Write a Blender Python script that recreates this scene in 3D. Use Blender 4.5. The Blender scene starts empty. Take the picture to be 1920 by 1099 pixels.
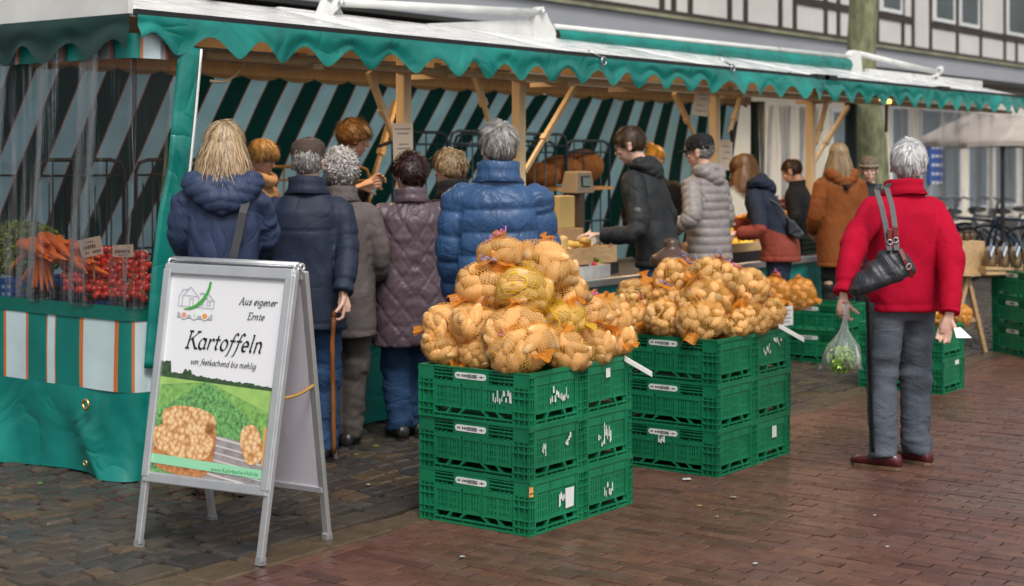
import bpy, math, random
import numpy as np
from mathutils import Vector, Matrix

# ------------------------------------------------------------------ camera, sky, sun, exposure
S = bpy.context.scene
COL = S.collection
HZ, F_PX, EYE = 300.0, 2930.0, 1.55          # horizon row, focal length in photo pixels, eye height
YAW = math.radians(36.8)
CY_, SY_ = math.cos(YAW), math.sin(YAW)
cam_d = bpy.data.cameras.new('camera')
cam = bpy.data.objects.new('camera', cam_d); COL.objects.link(cam)
cam.location = (0, 0, EYE)
cam.rotation_euler = (math.pi / 2, 0, YAW - math.pi / 2)
cam_d.sensor_width = 36.0
cam_d.lens = F_PX / 1920 * 36
cam_d.shift_y = -(549.5 - HZ) / 1920
cam_d.clip_end = 400
cam_d.dof.use_dof = True
cam_d.dof.focus_distance = 6.7
cam_d.dof.aperture_fstop = 3.0
S.camera = cam

SUN_EL, SUN_ROT = math.radians(52), math.radians(205)
w = bpy.data.worlds.new('World'); S.world = w; w.use_nodes = True
nt = w.node_tree
sky = nt.nodes.new('ShaderNodeTexSky'); sky.sky_type = 'NISHITA'; sky.sun_disc = False
sky.sun_elevation = SUN_EL; sky.sun_rotation = SUN_ROT
sky.air_density = 1.2; sky.dust_density = 4.0
hs = nt.nodes.new('ShaderNodeHueSaturation'); hs.inputs['Saturation'].default_value = 0.22
bg = nt.nodes['Background']; bg.inputs['Strength'].default_value = 0.118
nt.links.new(sky.outputs[0], hs.inputs['Color']); nt.links.new(hs.outputs[0], bg.inputs['Color'])
sl = bpy.data.lights.new('sun', 'SUN'); sl.energy = 1.5; sl.angle = math.radians(16); sl.color = (1, .96, .9)
sun = bpy.data.objects.new('sun', sl); COL.objects.link(sun)
az = math.radians(228)                                       # where the light comes from, in world angle
sun.rotation_euler = Vector((math.cos(az) * math.cos(SUN_EL), math.sin(az) * math.cos(SUN_EL), math.sin(SUN_EL))).to_track_quat('Z', 'Y').to_euler()
S.view_settings.view_transform = 'Standard'; S.view_settings.look = 'None'
S.view_settings.exposure = 0.30; S.view_settings.gamma = 1.0
S.render.engine = 'CYCLES'
S.cycles.use_denoising = True
S.cycles.max_bounces = 7; S.cycles.transparent_max_bounces = 24
S.cycles.diffuse_bounces = 3; S.cycles.glossy_bounces = 3
S.cycles.sample_clamp_indirect = 6

# ------------------------------------------------------------------ photo geometry
def P(px, py, d):                              # photo pixel at depth d -> world
    r = (px - 960) / F_PX * d
    return Vector((d * CY_ + r * SY_, d * SY_ - r * CY_, EYE - (py - HZ) / F_PX * d))
def G(px, py): return P(px, py, F_PX * EYE / (py - HZ))
def PY(px, py, Y): return P(px, py, Y / (SY_ - CY_ * (px - 960) / F_PX))
def PX(px, py, X): return P(px, py, X / (CY_ + SY_ * (px - 960) / F_PX))
def pix(p):
    d = p[0] * CY_ + p[1] * SY_; r = p[0] * SY_ - p[1] * CY_
    return 960 + F_PX * r / d, HZ - F_PX * (p[2] - EYE) / d
CAMDIR = math.degrees(YAW)

# ------------------------------------------------------------------ scene helpers
def link(o): COL.objects.link(o); return o
def tag(o, label=None, cat=None, group=None, kind=None):
    if label: o['label'] = label
    if cat: o['category'] = cat
    if group: o['group'] = group
    if kind: o['kind'] = kind
    return o
def empty(name, loc=(0, 0, 0), rz=0.0, label=None, cat=None, group=None):
    o = link(bpy.data.objects.new(name, None)); o.location = loc; o.rotation_euler = (0, 0, rz)
    o.empty_display_size = .1
    return tag(o, label, cat, group)
CHILD = {}
def setparent(o, p):
    if p is not None:
        o.parent = p; CHILD.setdefault(p.name, []).append(o)
    return o
def copy_tree(o, parent=None):
    c = link(o.copy())
    if parent is not None: setparent(c, parent)
    for ch in CHILD.get(o.name, []): copy_tree(ch, c)
    return c

class MB:
    def __init__(s): s.v = []; s.f = []; s.m = []; s.uv = {}
    def add(s, vs, fs, mi=0):
        b = len(s.v); s.v += [tuple(p) for p in vs]
        for f in fs: s.f.append(tuple(b + i for i in f)); s.m.append(mi)
        return b
    def box(s, x0, x1, y0, y1, z0, z1, mi=0, M=None):
        vs = [Vector((x, y, z)) for z in (z0, z1) for y in (y0, y1) for x in (x0, x1)]
        if M is not None: vs = [M @ p for p in vs]
        s.add(vs, [(0, 2, 3, 1), (4, 5, 7, 6), (0, 1, 5, 4), (2, 6, 7, 3), (0, 4, 6, 2), (1, 3, 7, 5)], mi); return s
    def bar(s, a, b, w, h=None, mi=0, up=(0, 0, 1)):
        a = Vector(a); b = Vector(b); h = h or w
        d = (b - a).normalized(); u = Vector(up)
        if abs(d.dot(u)) > .97: u = Vector((0, 1, 0))
        x = d.cross(u).normalized(); y = x.cross(d)
        vs = []
        for p in (a, b):
            for sx, sy in ((-1, -1), (1, -1), (1, 1), (-1, 1)): vs.append(p + x * sx * w / 2 + y * sy * h / 2)
        s.add(vs, [(3, 2, 1, 0), (4, 5, 6, 7), (0, 1, 5, 4), (1, 2, 6, 5), (2, 3, 7, 6), (3, 0, 4, 7)], mi); return s
    def loft(s, rings, mi=0, caps=True, closed=True):
        n = len(rings[0]); b = len(s.v)
        for r in rings: s.v += [tuple(p) for p in r]
        for i in range(len(rings) - 1):
            for j in range(n if closed else n - 1):
                k = (j + 1) % n
                s.f.append((b + i * n + j, b + i * n + k, b + (i + 1) * n + k, b + (i + 1) * n + j)); s.m.append(mi)
        if caps and closed:
            s.f.append(tuple(b + j for j in reversed(range(n)))); s.m.append(mi)
            e = b + (len(rings) - 1) * n
            s.f.append(tuple(e + j for j in range(n))); s.m.append(mi)
        return s
    def tube(s, pts, r, n=8, mi=0, caps=True, flat=1.0):
        pts = [Vector(p) for p in pts]
        rr = r if isinstance(r, (list, tuple)) else [r] * len(pts)
        rings = []; px = None
        for i, p in enumerate(pts):
            t = (pts[min(i + 1, len(pts) - 1)] - pts[max(i - 1, 0)])
            t = t.normalized() if t.length > 1e-9 else Vector((0, 0, 1))
            if px is None:
                u = Vector((0, 0, 1)) if abs(t.z) < .9 else Vector((0, 1, 0))
                x = t.cross(u).normalized()
            else:
                x = (px - t * px.dot(t)); x = x.normalized() if x.length > 1e-6 else t.orthogonal().normalized()
            px = x; y = t.cross(x)
            rings.append([p + (x * math.cos(a) + y * math.sin(a) * flat) * rr[i] for a in (2 * math.pi * k / n for k in range(n))])
        return s.loft(rings, mi, caps)
    def lathe(s, prof, n=24, c=(0, 0, 0), mi=0, caps=True):
        c = Vector(c)
        return s.loft([[c + Vector((max(r, 1e-4) * math.cos(2 * math.pi * k / n), max(r, 1e-4) * math.sin(2 * math.pi * k / n), z)) for k in range(n)] for r, z in prof], mi, caps)
    def ell(s, c, r, M=None, mi=0, nu=14, nv=9):
        c = Vector(c); rings = []
        for i in range(nv + 1):
            th = math.pi * (i / nv); th = min(max(th, .03), math.pi - .03)
            ring = []
            for k in range(nu):
                a = 2 * math.pi * k / nu
                q = Vector((r[0] * math.sin(th) * math.cos(a), r[1] * math.sin(th) * math.sin(a), -r[2] * math.cos(th)))
                if M is not None: q = M @ q
                ring.append(c + q)
            rings.append(ring)
        return s.loft(rings, mi)
    def grid(s, nu, nv, fn, mi=0, uvfn=None):
        b = len(s.v)
        for j in range(nv + 1):
            for i in range(nu + 1):
                s.v.append(tuple(fn(i / nu, j / nv)))
                if uvfn: s.uv[len(s.v) - 1] = uvfn(i / nu, j / nv)
        for j in range(nv):
            for i in range(nu):
                a = b + j * (nu + 1) + i
                s.f.append((a, a + 1, a + nu + 2, a + nu + 1)); s.m.append(mi)
        return s
    def poly(s, pts, mi=0): s.add(pts, [tuple(range(len(pts)))], mi); return s
    def mesh(s, name, mats, smooth=False):
        me = bpy.data.meshes.new(name); me.from_pydata(s.v, [], s.f)
        for m in (mats if isinstance(mats, (list, tuple)) else [mats]): me.materials.append(m)
        me.polygons.foreach_set('material_index', s.m)
        if smooth: me.polygons.foreach_set('use_smooth', [True] * len(s.f))
        if s.uv:
            l = me.uv_layers.new(name='UVMap'); idx = np.empty(len(me.loops), dtype=np.int32)
            me.loops.foreach_get('vertex_index', idx)
            U = np.zeros((len(s.v), 2), dtype=np.float32)
            for k, q in s.uv.items(): U[k] = q
            l.data.foreach_set('uv', U[idx].ravel())
        me.update(); return me
    def build(s, name, mats, parent=None, smooth=False, bevel=0, solid=0, auto=None):
        o = link(bpy.data.objects.new(name, s.mesh(name, mats, smooth)))
        if bevel:
            b = o.modifiers.new('bevel', 'BEVEL'); b.width = bevel; b.segments = 2; b.limit_method = 'ANGLE'
        if solid:
            b = o.modifiers.new('solid', 'SOLIDIFY'); b.thickness = solid; b.offset = 0
        if auto is not None and smooth:
            o.data.set_sharp_from_angle(angle=math.radians(auto))
        return setparent(o, parent)

def np_mesh(name, V, Fq, mats, smooth=True, attrs=None, uv=None):
    me = bpy.data.meshes.new(name)
    me.from_pydata(V.tolist() if isinstance(V, np.ndarray) else V, [], Fq.tolist() if isinstance(Fq, np.ndarray) else Fq)
    for m in (mats if isinstance(mats, (list, tuple)) else [mats]): me.materials.append(m)
    if smooth: me.polygons.foreach_set('use_smooth', [True] * len(me.polygons))
    for k, a in (attrs or {}).items():
        at = me.attributes.new(k, 'FLOAT', 'POINT'); at.data.foreach_set('value', np.asarray(a, dtype=np.float32))
    if uv is not None:
        l = me.uv_layers.new(name='UVMap'); idx = np.empty(len(me.loops), dtype=np.int32)
        me.loops.foreach_get('vertex_index', idx); l.data.foreach_set('uv', np.asarray(uv, dtype=np.float32)[idx].ravel())
    me.update(); return me
def np_obj(name, V, Fq, mats, parent=None, **k):
    return setparent(link(bpy.data.objects.new(name, np_mesh(name, V, Fq, mats, **k))), parent)

def remesh(mb, voxel, smooth=2, fac=.5):
    me = mb.mesh('tmp', []) if False else None
    me = bpy.data.meshes.new('tmp'); me.from_pydata(mb.v, [], mb.f); me.update()
    o = bpy.data.objects.new('tmp', me); COL.objects.link(o)
    r = o.modifiers.new('r', 'REMESH'); r.mode = 'VOXEL'; r.voxel_size = voxel
    if smooth:
        q = o.modifiers.new('s', 'SMOOTH'); q.factor = fac; q.iterations = smooth
    dg = bpy.context.evaluated_depsgraph_get(); ev = o.evaluated_get(dg); m2 = ev.to_mesh()
    V = np.empty(len(m2.vertices) * 3, dtype=np.float64); m2.vertices.foreach_get('co', V); V = V.reshape(-1, 3)
    N = np.empty(len(m2.vertices) * 3, dtype=np.float64); m2.vertices.foreach_get('normal', N); N = N.reshape(-1, 3)
    Fs = [tuple(p.vertices) for p in m2.polygons]
    ev.to_mesh_clear(); bpy.data.objects.remove(o); bpy.data.meshes.remove(me)
    return V, N, Fs

def _hash(ix, iy, iz, seed):
    h = (ix * 374761393 + iy * 668265263 + iz * 2147483647 + seed * 1274126177) & 0xffffffff
    h = ((h ^ (h >> 13)) * 1274126177) & 0xffffffff
    return ((h ^ (h >> 16)) & 0xffff) / 65535.0
def vnoise(Pt, seed=0):
    Pt = np.asarray(Pt, dtype=np.float64); i = np.floor(Pt).astype(np.int64); f = Pt - i; f = f * f * (3 - 2 * f)
    out = 0
    for dx in (0, 1):
        for dy in (0, 1):
            for dz in (0, 1):
                wgt = (f[:, 0] if dx else 1 - f[:, 0]) * (f[:, 1] if dy else 1 - f[:, 1]) * (f[:, 2] if dz else 1 - f[:, 2])
                out = out + wgt * _hash(i[:, 0] + dx, i[:, 1] + dy, i[:, 2] + dz, seed)
    return out * 2 - 1
def n1(x, y=0., z=0., seed=0): return float(vnoise(np.array([[x, y, z]]), seed)[0])

# ------------------------------------------------------------------ materials
MATS = {}
def nodes(m):
    m.use_nodes = True; t = m.node_tree; return t, t.nodes['Principled BSDF'], t.nodes['Material Output']
def mat(name, col, rough=.6, metal=0., var=.15, vs=6., bump=0., bs=80., spec=.5, coat=0., sheen=0., obj=True, rvar=0., sss=0., island=0., attr=None, emit=None, stretch=None):
    if name in MATS: return MATS[name]
    m = bpy.data.materials.new(name); MATS[name] = m
    t, b, out = nodes(m); N, L = t.nodes, t.links
    b.inputs['Base Color'].default_value = (*col, 1); b.inputs['Roughness'].default_value = rough
    b.inputs['Metallic'].default_value = metal; b.inputs['Specular IOR Level'].default_value = spec
    b.inputs['Coat Weight'].default_value = coat; b.inputs['Coat Roughness'].default_value = .08
    b.inputs['Sheen Weight'].default_value = sheen
    if sss: b.inputs['Subsurface Weight'].default_value = sss; b.inputs['Subsurface Radius'].default_value = (.02, .008, .004); b.inputs['Subsurface Scale'].default_value = .3
    tc = N.new('ShaderNodeTexCoord'); src = tc.outputs['Object']
    if stretch:
        mp = N.new('ShaderNodeMapping'); mp.inputs['Scale'].default_value = stretch; L.new(src, mp.inputs[0]); src = mp.outputs[0]
    if var or rvar:
        n = N.new('ShaderNodeTexNoise'); n.inputs['Scale'].default_value = vs; n.inputs['Detail'].default_value = 5; L.new(src, n.inputs['Vector'])
        fac = n.outputs['Fac']
        if island or attr:
            if attr: g = N.new('ShaderNodeAttribute'); g.attribute_name = attr; rv = g.outputs['Fac']
            else: g = N.new('ShaderNodeObjectInfo'); rv = g.outputs['Random']
            a = N.new('ShaderNodeMix'); a.inputs[0].default_value = island or .6; L.new(fac, a.inputs[2]); L.new(rv, a.inputs[3]); fac = a.outputs[0]
        r = N.new('ShaderNodeMapRange'); r.inputs[1].default_value = .25; r.inputs[2].default_value = .75
        r.inputs[3].default_value = 1 - var; r.inputs[4].default_value = 1 + var; L.new(fac, r.inputs[0])
        v = N.new('ShaderNodeVectorMath'); v.operation = 'SCALE'; v.inputs[0].default_value = col; L.new(r.outputs[0], v.inputs['Scale'])
        L.new(v.outputs[0], b.inputs['Base Color'])
        if rvar:
            q = N.new('ShaderNodeMapRange'); q.inputs[1].default_value = .3; q.inputs[2].default_value = .7
            q.inputs[3].default_value = max(rough - rvar, .02); q.inputs[4].default_value = rough + rvar; L.new(n.outputs['Fac'], q.inputs[0]); L.new(q.outputs[0], b.inputs['Roughness'])
    if bump:
        n2 = N.new('ShaderNodeTexNoise'); n2.inputs['Scale'].default_value = bs; n2.inputs['Detail'].default_value = 4; L.new(src, n2.inputs['Vector'])
        bp = N.new('ShaderNodeBump'); bp.inputs['Strength'].default_value = bump; bp.inputs['Distance'].default_value = .01
        L.new(n2.outputs['Fac'], bp.inputs['Height']); L.new(bp.outputs[0], b.inputs['Normal'])
    if emit: b.inputs['Emission Color'].default_value = (*emit[:3], 1); b.inputs['Emission Strength'].default_value = emit[3]
    return m

def stripe_mat(name, c1, c2, cl, w1=.5, rough=.55, translucent=.0, line=.025, bump=.15):
    """bands along U (one period per unit): c1 for w1, a thin line, c2, a thin line"""
    m = bpy.data.materials.new(name); t, b, out = nodes(m); N, L = t.nodes, t.links
    uv = N.new('ShaderNodeUVMap'); sp = N.new('ShaderNodeSeparateXYZ'); L.new(uv.outputs[0], sp.inputs[0])
    fr = N.new('ShaderNodeMath'); fr.operation = 'FRACT'; L.new(sp.outputs[0], fr.inputs[0])
    r = N.new('ShaderNodeValToRGB'); r.color_ramp.interpolation = 'CONSTANT'; e = r.color_ramp.elements
    e[0].position = 0; e[0].color = (*c1, 1); e[1].position = w1; e[1].color = (*cl, 1)
    for p, c in ((w1 + line, c2), (1 - line, cl)):
        q = e.new(p); q.color = (*c, 1)
    L.new(fr.outputs[0], r.inputs[0])
    tc = N.new('ShaderNodeTexCoord'); n = N.new('ShaderNodeTexNoise'); n.inputs['Scale'].default_value = 3; n.inputs['Detail'].default_value = 6
    L.new(tc.outputs['Object'], n.inputs['Vector'])
    mr = N.new('ShaderNodeMapRange'); mr.inputs[1].default_value = .3; mr.inputs[2].default_value = .7; mr.inputs[3].default_value = .8; mr.inputs[4].default_value = 1.1; L.new(n.outputs['Fac'], mr.inputs[0])
    v = N.new('ShaderNodeVectorMath'); v.operation = 'SCALE'; L.new(r.outputs[0], v.inputs[0]); L.new(mr.outputs[0], v.inputs['Scale'])
    L.new(v.outputs[0], b.inputs['Base Color']); b.inputs['Roughness'].default_value = rough
    bp = N.new('ShaderNodeBump'); bp.inputs['Strength'].default_value = bump; bp.inputs['Distance'].default_value = .02; L.new(n.outputs['Fac'], bp.inputs['Height']); L.new(bp.outputs[0], b.inputs['Normal'])
    if translucent:
        tr = N.new('ShaderNodeBsdfTranslucent'); L.new(v.outputs[0], tr.inputs[0])
        mx = N.new('ShaderNodeMixShader'); mx.inputs[0].default_value = translucent
        L.new(b.outputs[0], mx.inputs[1]); L.new(tr.outputs[0], mx.inputs[2]); L.new(mx.outputs[0], out.inputs[0])
    return m

def net_mat(name, col, su, sv, wu=.3, wv=.3, base=.12):
    """open netting: threads along U and V, holes between"""
    m = bpy.data.materials.new(name); t, b, out = nodes(m); N, L = t.nodes, t.links
    b.inputs['Base Color'].default_value = (*col, 1); b.inputs['Roughness'].default_value = .45
    uv = N.new('ShaderNodeUVMap'); sp = N.new('ShaderNodeSeparateXYZ'); L.new(uv.outputs[0], sp.inputs[0])
    nz = N.new('ShaderNodeTexNoise'); nz.inputs['Scale'].default_value = 9; L.new(uv.outputs[0], nz.inputs['Vector'])
    outs = []
    for o, s_, wd in ((0, su, wu), (1, sv, wv)):
        a = N.new('ShaderNodeMath'); a.operation = 'MULTIPLY_ADD'; L.new(sp.outputs[o], a.inputs[0]); a.inputs[1].default_value = s_
        k = N.new('ShaderNodeMath'); k.operation = 'MULTIPLY'; k.inputs[1].default_value = 1.6; L.new(nz.outputs['Fac'], k.inputs[0]); L.new(k.outputs[0], a.inputs[2])
        fr = N.new('ShaderNodeMath'); fr.operation = 'FRACT'; L.new(a.outputs[0], fr.inputs[0])
        lt = N.new('ShaderNodeMath'); lt.operation = 'LESS_THAN'; lt.inputs[1].default_value = wd; L.new(fr.outputs[0], lt.inputs[0]); outs.append(lt.outputs[0])
    mxm = N.new('ShaderNodeMath'); mxm.operation = 'MAXIMUM'; L.new(outs[0], mxm.inputs[0]); L.new(outs[1], mxm.inputs[1])
    m2 = N.new('ShaderNodeMath'); m2.operation = 'MAXIMUM'; L.new(mxm.outputs[0], m2.inputs[0]); m2.inputs[1].default_value = base
    tp = N.new('ShaderNodeBsdfTransparent'); mx = N.new('ShaderNodeMixShader')
    tl = N.new('ShaderNodeBsdfTranslucent'); tl.inputs[0].default_value = (*col, 1)
    m0 = N.new('ShaderNodeMixShader'); m0.inputs[0].default_value = .35; L.new(b.outputs[0], m0.inputs[1]); L.new(tl.outputs[0], m0.inputs[2])
    L.new(m2.outputs[0], mx.inputs[0]); L.new(tp.outputs[0], mx.inputs[1]); L.new(m0.outputs[0], mx.inputs[2]); L.new(mx.outputs[0], out.inputs[0])
    return m

def clear_mat(name, tint=(.8, .8, .82), gloss=.25, streak=.25, sscale=(9, 9, .35), milky=(.75, .76, .8), haze=.015):
    """clear vinyl sheet: see-through, shiny, with milky vertical streaks"""
    m = bpy.data.materials.new(name); t, b, out = nodes(m); N, L = t.nodes, t.links
    tp = N.new('ShaderNodeBsdfTransparent'); tp.inputs[0].default_value = (*tint, 1)
    gl = N.new('ShaderNodeBsdfGlossy'); gl.inputs['Roughness'].default_value = .12; gl.inputs[0].default_value = (1, 1, 1, 1)
    b.inputs['Base Color'].default_value = (*milky, 1); b.inputs['Roughness'].default_value = .4
    tc = N.new('ShaderNodeTexCoord'); mp = N.new('ShaderNodeMapping'); mp.inputs['Scale'].default_value = sscale; L.new(tc.outputs['Object'], mp.inputs[0])
    n = N.new('ShaderNodeTexNoise'); n.inputs['Scale'].default_value = 2.2; n.inputs['Detail'].default_value = 7; n.inputs['Roughness'].default_value = .65; L.new(mp.outputs[0], n.inputs['Vector'])
    r = N.new('ShaderNodeMapRange'); r.inputs[1].default_value = .55; r.inputs[2].default_value = .78; r.inputs[3].default_value = haze; r.inputs[4].default_value = streak; L.new(n.outputs['Fac'], r.inputs[0])
    bp = N.new('ShaderNodeBump'); bp.inputs['Strength'].default_value = .35; bp.inputs['Distance'].default_value = .05; L.new(n.outputs['Fac'], bp.inputs['Height']); L.new(bp.outputs[0], gl.inputs['Normal'])
    fr = N.new('ShaderNodeLayerWeight'); fr.inputs[0].default_value = gloss; L.new(bp.outputs[0], fr.inputs['Normal'])
    m1 = N.new('ShaderNodeMixShader'); L.new(fr.outputs['Fresnel'], m1.inputs[0]); L.new(tp.outputs[0], m1.inputs[1]); L.new(gl.outputs[0], m1.inputs[2])
    m2 = N.new('ShaderNodeMixShader'); L.new(r.outputs[0], m2.inputs[0]); L.new(m1.outputs[0], m2.inputs[1]); L.new(b.outputs[0], m2.inputs[2]); L.new(m2.outputs[0], out.inputs[0])
    return m

TEAL = (.002, .185, .155); DTEAL = (.003, .05, .04); PALE = (.50, .66, .70); ORANGE = (.62, .17, .04)
def folds(m, scale=6., strength=.55, dist=.03, stretch=(1, 1, .6), detail=2.5, warp=1.0):
    """crumple: sharp-edged folds from ridged, warped noise, on top of the weave"""
    t, b, out = nodes(m); N, L = t.nodes, t.links
    tc = N.new('ShaderNodeTexCoord'); mp = N.new('ShaderNodeMapping'); mp.inputs['Scale'].default_value = stretch; L.new(tc.outputs['Object'], mp.inputs[0])
    n = N.new('ShaderNodeTexNoise'); n.inputs['Scale'].default_value = scale; n.inputs['Detail'].default_value = detail; n.inputs['Distortion'].default_value = warp; L.new(mp.outputs[0], n.inputs['Vector'])
    a = N.new('ShaderNodeMath'); a.operation = 'SUBTRACT'; a.inputs[1].default_value = .5; L.new(n.outputs['Fac'], a.inputs[0])
    q = N.new('ShaderNodeMath'); q.operation = 'ABSOLUTE'; L.new(a.outputs[0], q.inputs[0])
    p = N.new('ShaderNodeMath'); p.operation = 'POWER'; p.inputs[1].default_value = .7; L.new(q.outputs[0], p.inputs[0])
    bp = N.new('ShaderNodeBump'); bp.inputs['Strength'].default_value = strength; bp.inputs['Distance'].default_value = dist; L.new(p.outputs[0], bp.inputs['Height'])
    old = b.inputs['Normal'].links
    if old: L.new(old[0].from_socket, bp.inputs['Normal'])
    L.new(bp.outputs[0], b.inputs['Normal']); return m
m_teal = folds(mat('teal_tarpaulin', TEAL, rough=.36, var=.30, vs=3, bump=.25, bs=7, rvar=.12), 2.2, .5, .06, (1, 1, 1))
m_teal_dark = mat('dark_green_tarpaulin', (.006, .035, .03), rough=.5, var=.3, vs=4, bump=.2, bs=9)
m_white_metal = mat('white_painted_metal', (.72, .72, .69), rough=.35, var=.12, vs=5, bump=.05, bs=30, rvar=.1)
m_wet_roof = mat('wet_white_roof_sheet', (.76, .76, .75), rough=.20, var=.07, vs=5, bump=.10, bs=120, rvar=.12, stretch=(1, 2, 2))
m_black_rubber = mat('black_rubber', (.015, .015, .016), rough=.5, var=.2)
m_beige = mat('cream_painted_wood', (.62, .46, .27), rough=.55, var=.12, vs=4, bump=.1, bs=25, stretch=(6, 6, 1))
m_alu = mat('brushed_aluminium', (.68, .69, .71), rough=.34, metal=.75, var=.08, vs=12, bump=.04, bs=60)
m_steel = mat('steel_edge', (.55, .56, .56), rough=.3, metal=.8, var=.15)
m_paper = mat('paper', (.8, .8, .78), rough=.7, var=.05)
m_card = mat('cream_price_card', (.74, .60, .46), rough=.7, var=.08)
m_ink = mat('black_ink', (.012, .012, .014), rough=.6, var=0)
m_wood = mat('pale_timber', (.50, .33, .17), rough=.65, var=.25, vs=5, stretch=(2, 12, 12), bump=.15, bs=30)
m_cardboard = mat('cardboard', (.42, .27, .14), rough=.8, var=.12)
# ================================================================== GROUND
def infr(x, y, m=2.6):
    d = x * CY_ + y * SY_
    if d < 4.2: return False
    r = x * SY_ - y * CY_
    return abs(r) < d * .335 + m
def stones(name, cells, zt, dome, mats, inset=.07, lv=(0, .5, 1.)):
    V = []; Fq = []; A = []
    for quad, rnd, dz, tl in cells:
        q = [Vector(p) for p in quad]; c = sum(q, Vector((0, 0))) / 4; b = len(V)
        for k, (ins, z) in enumerate(((inset, -.03), (inset, zt[0]), (inset + dome * .55, zt[1]), (inset + dome * 1.6, zt[2]))):
            for p in q:
                e = p + (c - p).normalized() * min(ins, (c - p).length * .8)
                V.append((e.x, e.y, z + dz * (k > 0) + (tl[0] * (e.x - c.x) + tl[1] * (e.y - c.y)) * (k > 0))); A.append(rnd)
        for k in range(3):
            for j in range(4):
                j2 = (j + 1) % 4
                Fq.append((b + k * 4 + j, b + k * 4 + j2, b + k * 4 + 4 + j2, b + k * 4 + 4 + j))
        Fq.append((b + 12, b + 13, b + 14, b + 15))
    o = np_obj(name, V, Fq, mats, smooth=False, attrs={'rnd': A}); tag(o, kind='structure'); return o

def stone_mat(name, ramp, rough, rv, bump, bs):
    m = bpy.data.materials.new(name); t, b, out = nodes(m); N, L = t.nodes, t.links
    at = N.new('ShaderNodeAttribute'); at.attribute_name = 'rnd'
    r = N.new('ShaderNodeValToRGB'); e = r.color_ramp.elements
    e[0].position = 0; e[0].color = (*ramp[0], 1); e[1].position = 1; e[1].color = (*ramp[-1], 1)
    for i, c in enumerate(ramp[1:-1]): q = e.new((i + 1) / (len(ramp) - 1)); q.color = (*c, 1)
    L.new(at.outputs['Fac'], r.inputs[0])
    tc = N.new('ShaderNodeTexCoord')
    n = N.new('ShaderNodeTexNoise'); n.inputs['Scale'].default_value = 14; n.inputs['Detail'].default_value = 8; n.inputs['Roughness'].default_value = .7; L.new(tc.outputs['Object'], n.inputs['Vector'])
    mr = N.new('ShaderNodeMapRange'); mr.inputs[1].default_value = .25; mr.inputs[2].default_value = .75; mr.inputs[3].default_value = .6; mr.inputs[4].default_value = 1.4; L.new(n.outputs['Fac'], mr.inputs[0])
    v = N.new('ShaderNodeVectorMath'); v.operation = 'SCALE'; L.new(r.outputs[0], v.inputs[0]); L.new(mr.outputs[0], v.inputs['Scale'])
    L.new(v.outputs[0], b.inputs['Base Color'])
    n3 = N.new('ShaderNodeTexNoise'); n3.inputs['Scale'].default_value = 1.1; n3.inputs['Detail'].default_value = 6; L.new(tc.outputs['Object'], n3.inputs['Vector'])
    q = N.new('ShaderNodeMapRange'); q.inputs[1].default_value = .35; q.inputs[2].default_value = .65; q.inputs[3].default_value = rough - rv; q.inputs[4].default_value = rough + rv; L.new(n3.outputs['Fac'], q.inputs[0]); L.new(q.outputs[0], b.inputs['Roughness'])
    n2 = N.new('ShaderNodeTexNoise'); n2.inputs['Scale'].default_value = bs; n2.inputs['Detail'].default_value = 6; L.new(tc.outputs['Object'], n2.inputs['Vector'])
    bp = N.new('ShaderNodeBump'); bp.inputs['Strength'].default_value = bump; bp.inputs['Distance'].default_value = .006; L.new(n2.outputs['Fac'], bp.inputs['Height']); L.new(bp.outputs[0], b.inputs['Normal'])
    return m
m_brick = stone_mat('wet_clinker_brick', [(.080, .037, .028), (.112, .050, .036), (.138, .062, .043), (.112, .058, .048), (.150, .070, .046)], .36, .15, .6, 60)
m_sett = stone_mat('wet_granite_sett', [(.030, .026, .024), (.060, .046, .034), (.045, .034, .030), (.095, .064, .036), (.042, .042, .042), (.075, .055, .040)], .40, .14, .9, 45)
m_joint = mat('joint_soil', (.011, .009, .008), rough=.6, var=.4, vs=20, bump=.5, bs=60)

rng = random.Random(7)
g = MB(); g.grid(40, 40, lambda u, v: (-60 + 180 * u, -60 + 180 * v, -.020)); tag(g.build('ground', m_joint), kind='structure')
cells = []
BW, BL = .069, .205
nrow = int((27 - 2.4) / BW)
for i in range(nrow):
    x0 = 2.4 + i * BW; off = rng.random() * BL * .3 + (i % 2) * BL * .5
    y = 4.30 - .14 - off * .999
    first = True
    while y > -11:
        y1 = 4.30 - .14 if first else y + BL; first = False
        if infr(x0, y):
            j = lambda a: rng.uniform(-a, a)
            cells.append((((x0 + j(.0015), y + j(.002)), (x0 + BW + j(.0015), y + j(.002)), (x0 + BW + j(.0015), y1 + j(.002)), (x0 + j(.0015), y1 + j(.002))), rng.random(), j(.0018), (j(.02), j(.012))))
        y -= BL
for r_ in range(2):                              # two edging courses along the kerb line
    y0 = 4.30 - .07 * (r_ + 1); x = 2.4 + rng.random() * .1
    while x < 27:
        if infr(x, y0): cells.append((((x, y0), (x + BL, y0), (x + BL, y0 + .07), (x, y0 + .07)), rng.random(), rng.uniform(-.0015, .0015), (rng.uniform(-.01, .01), rng.uniform(-.02, .02))))
        x += BL
stones('brick_pavement', cells, (-.003, -.0005, 0), .0030, m_brick, inset=.0042)
# plain brick beyond the counted ones
cells = []
def jit(a): return rng.uniform(-a, a)
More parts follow.
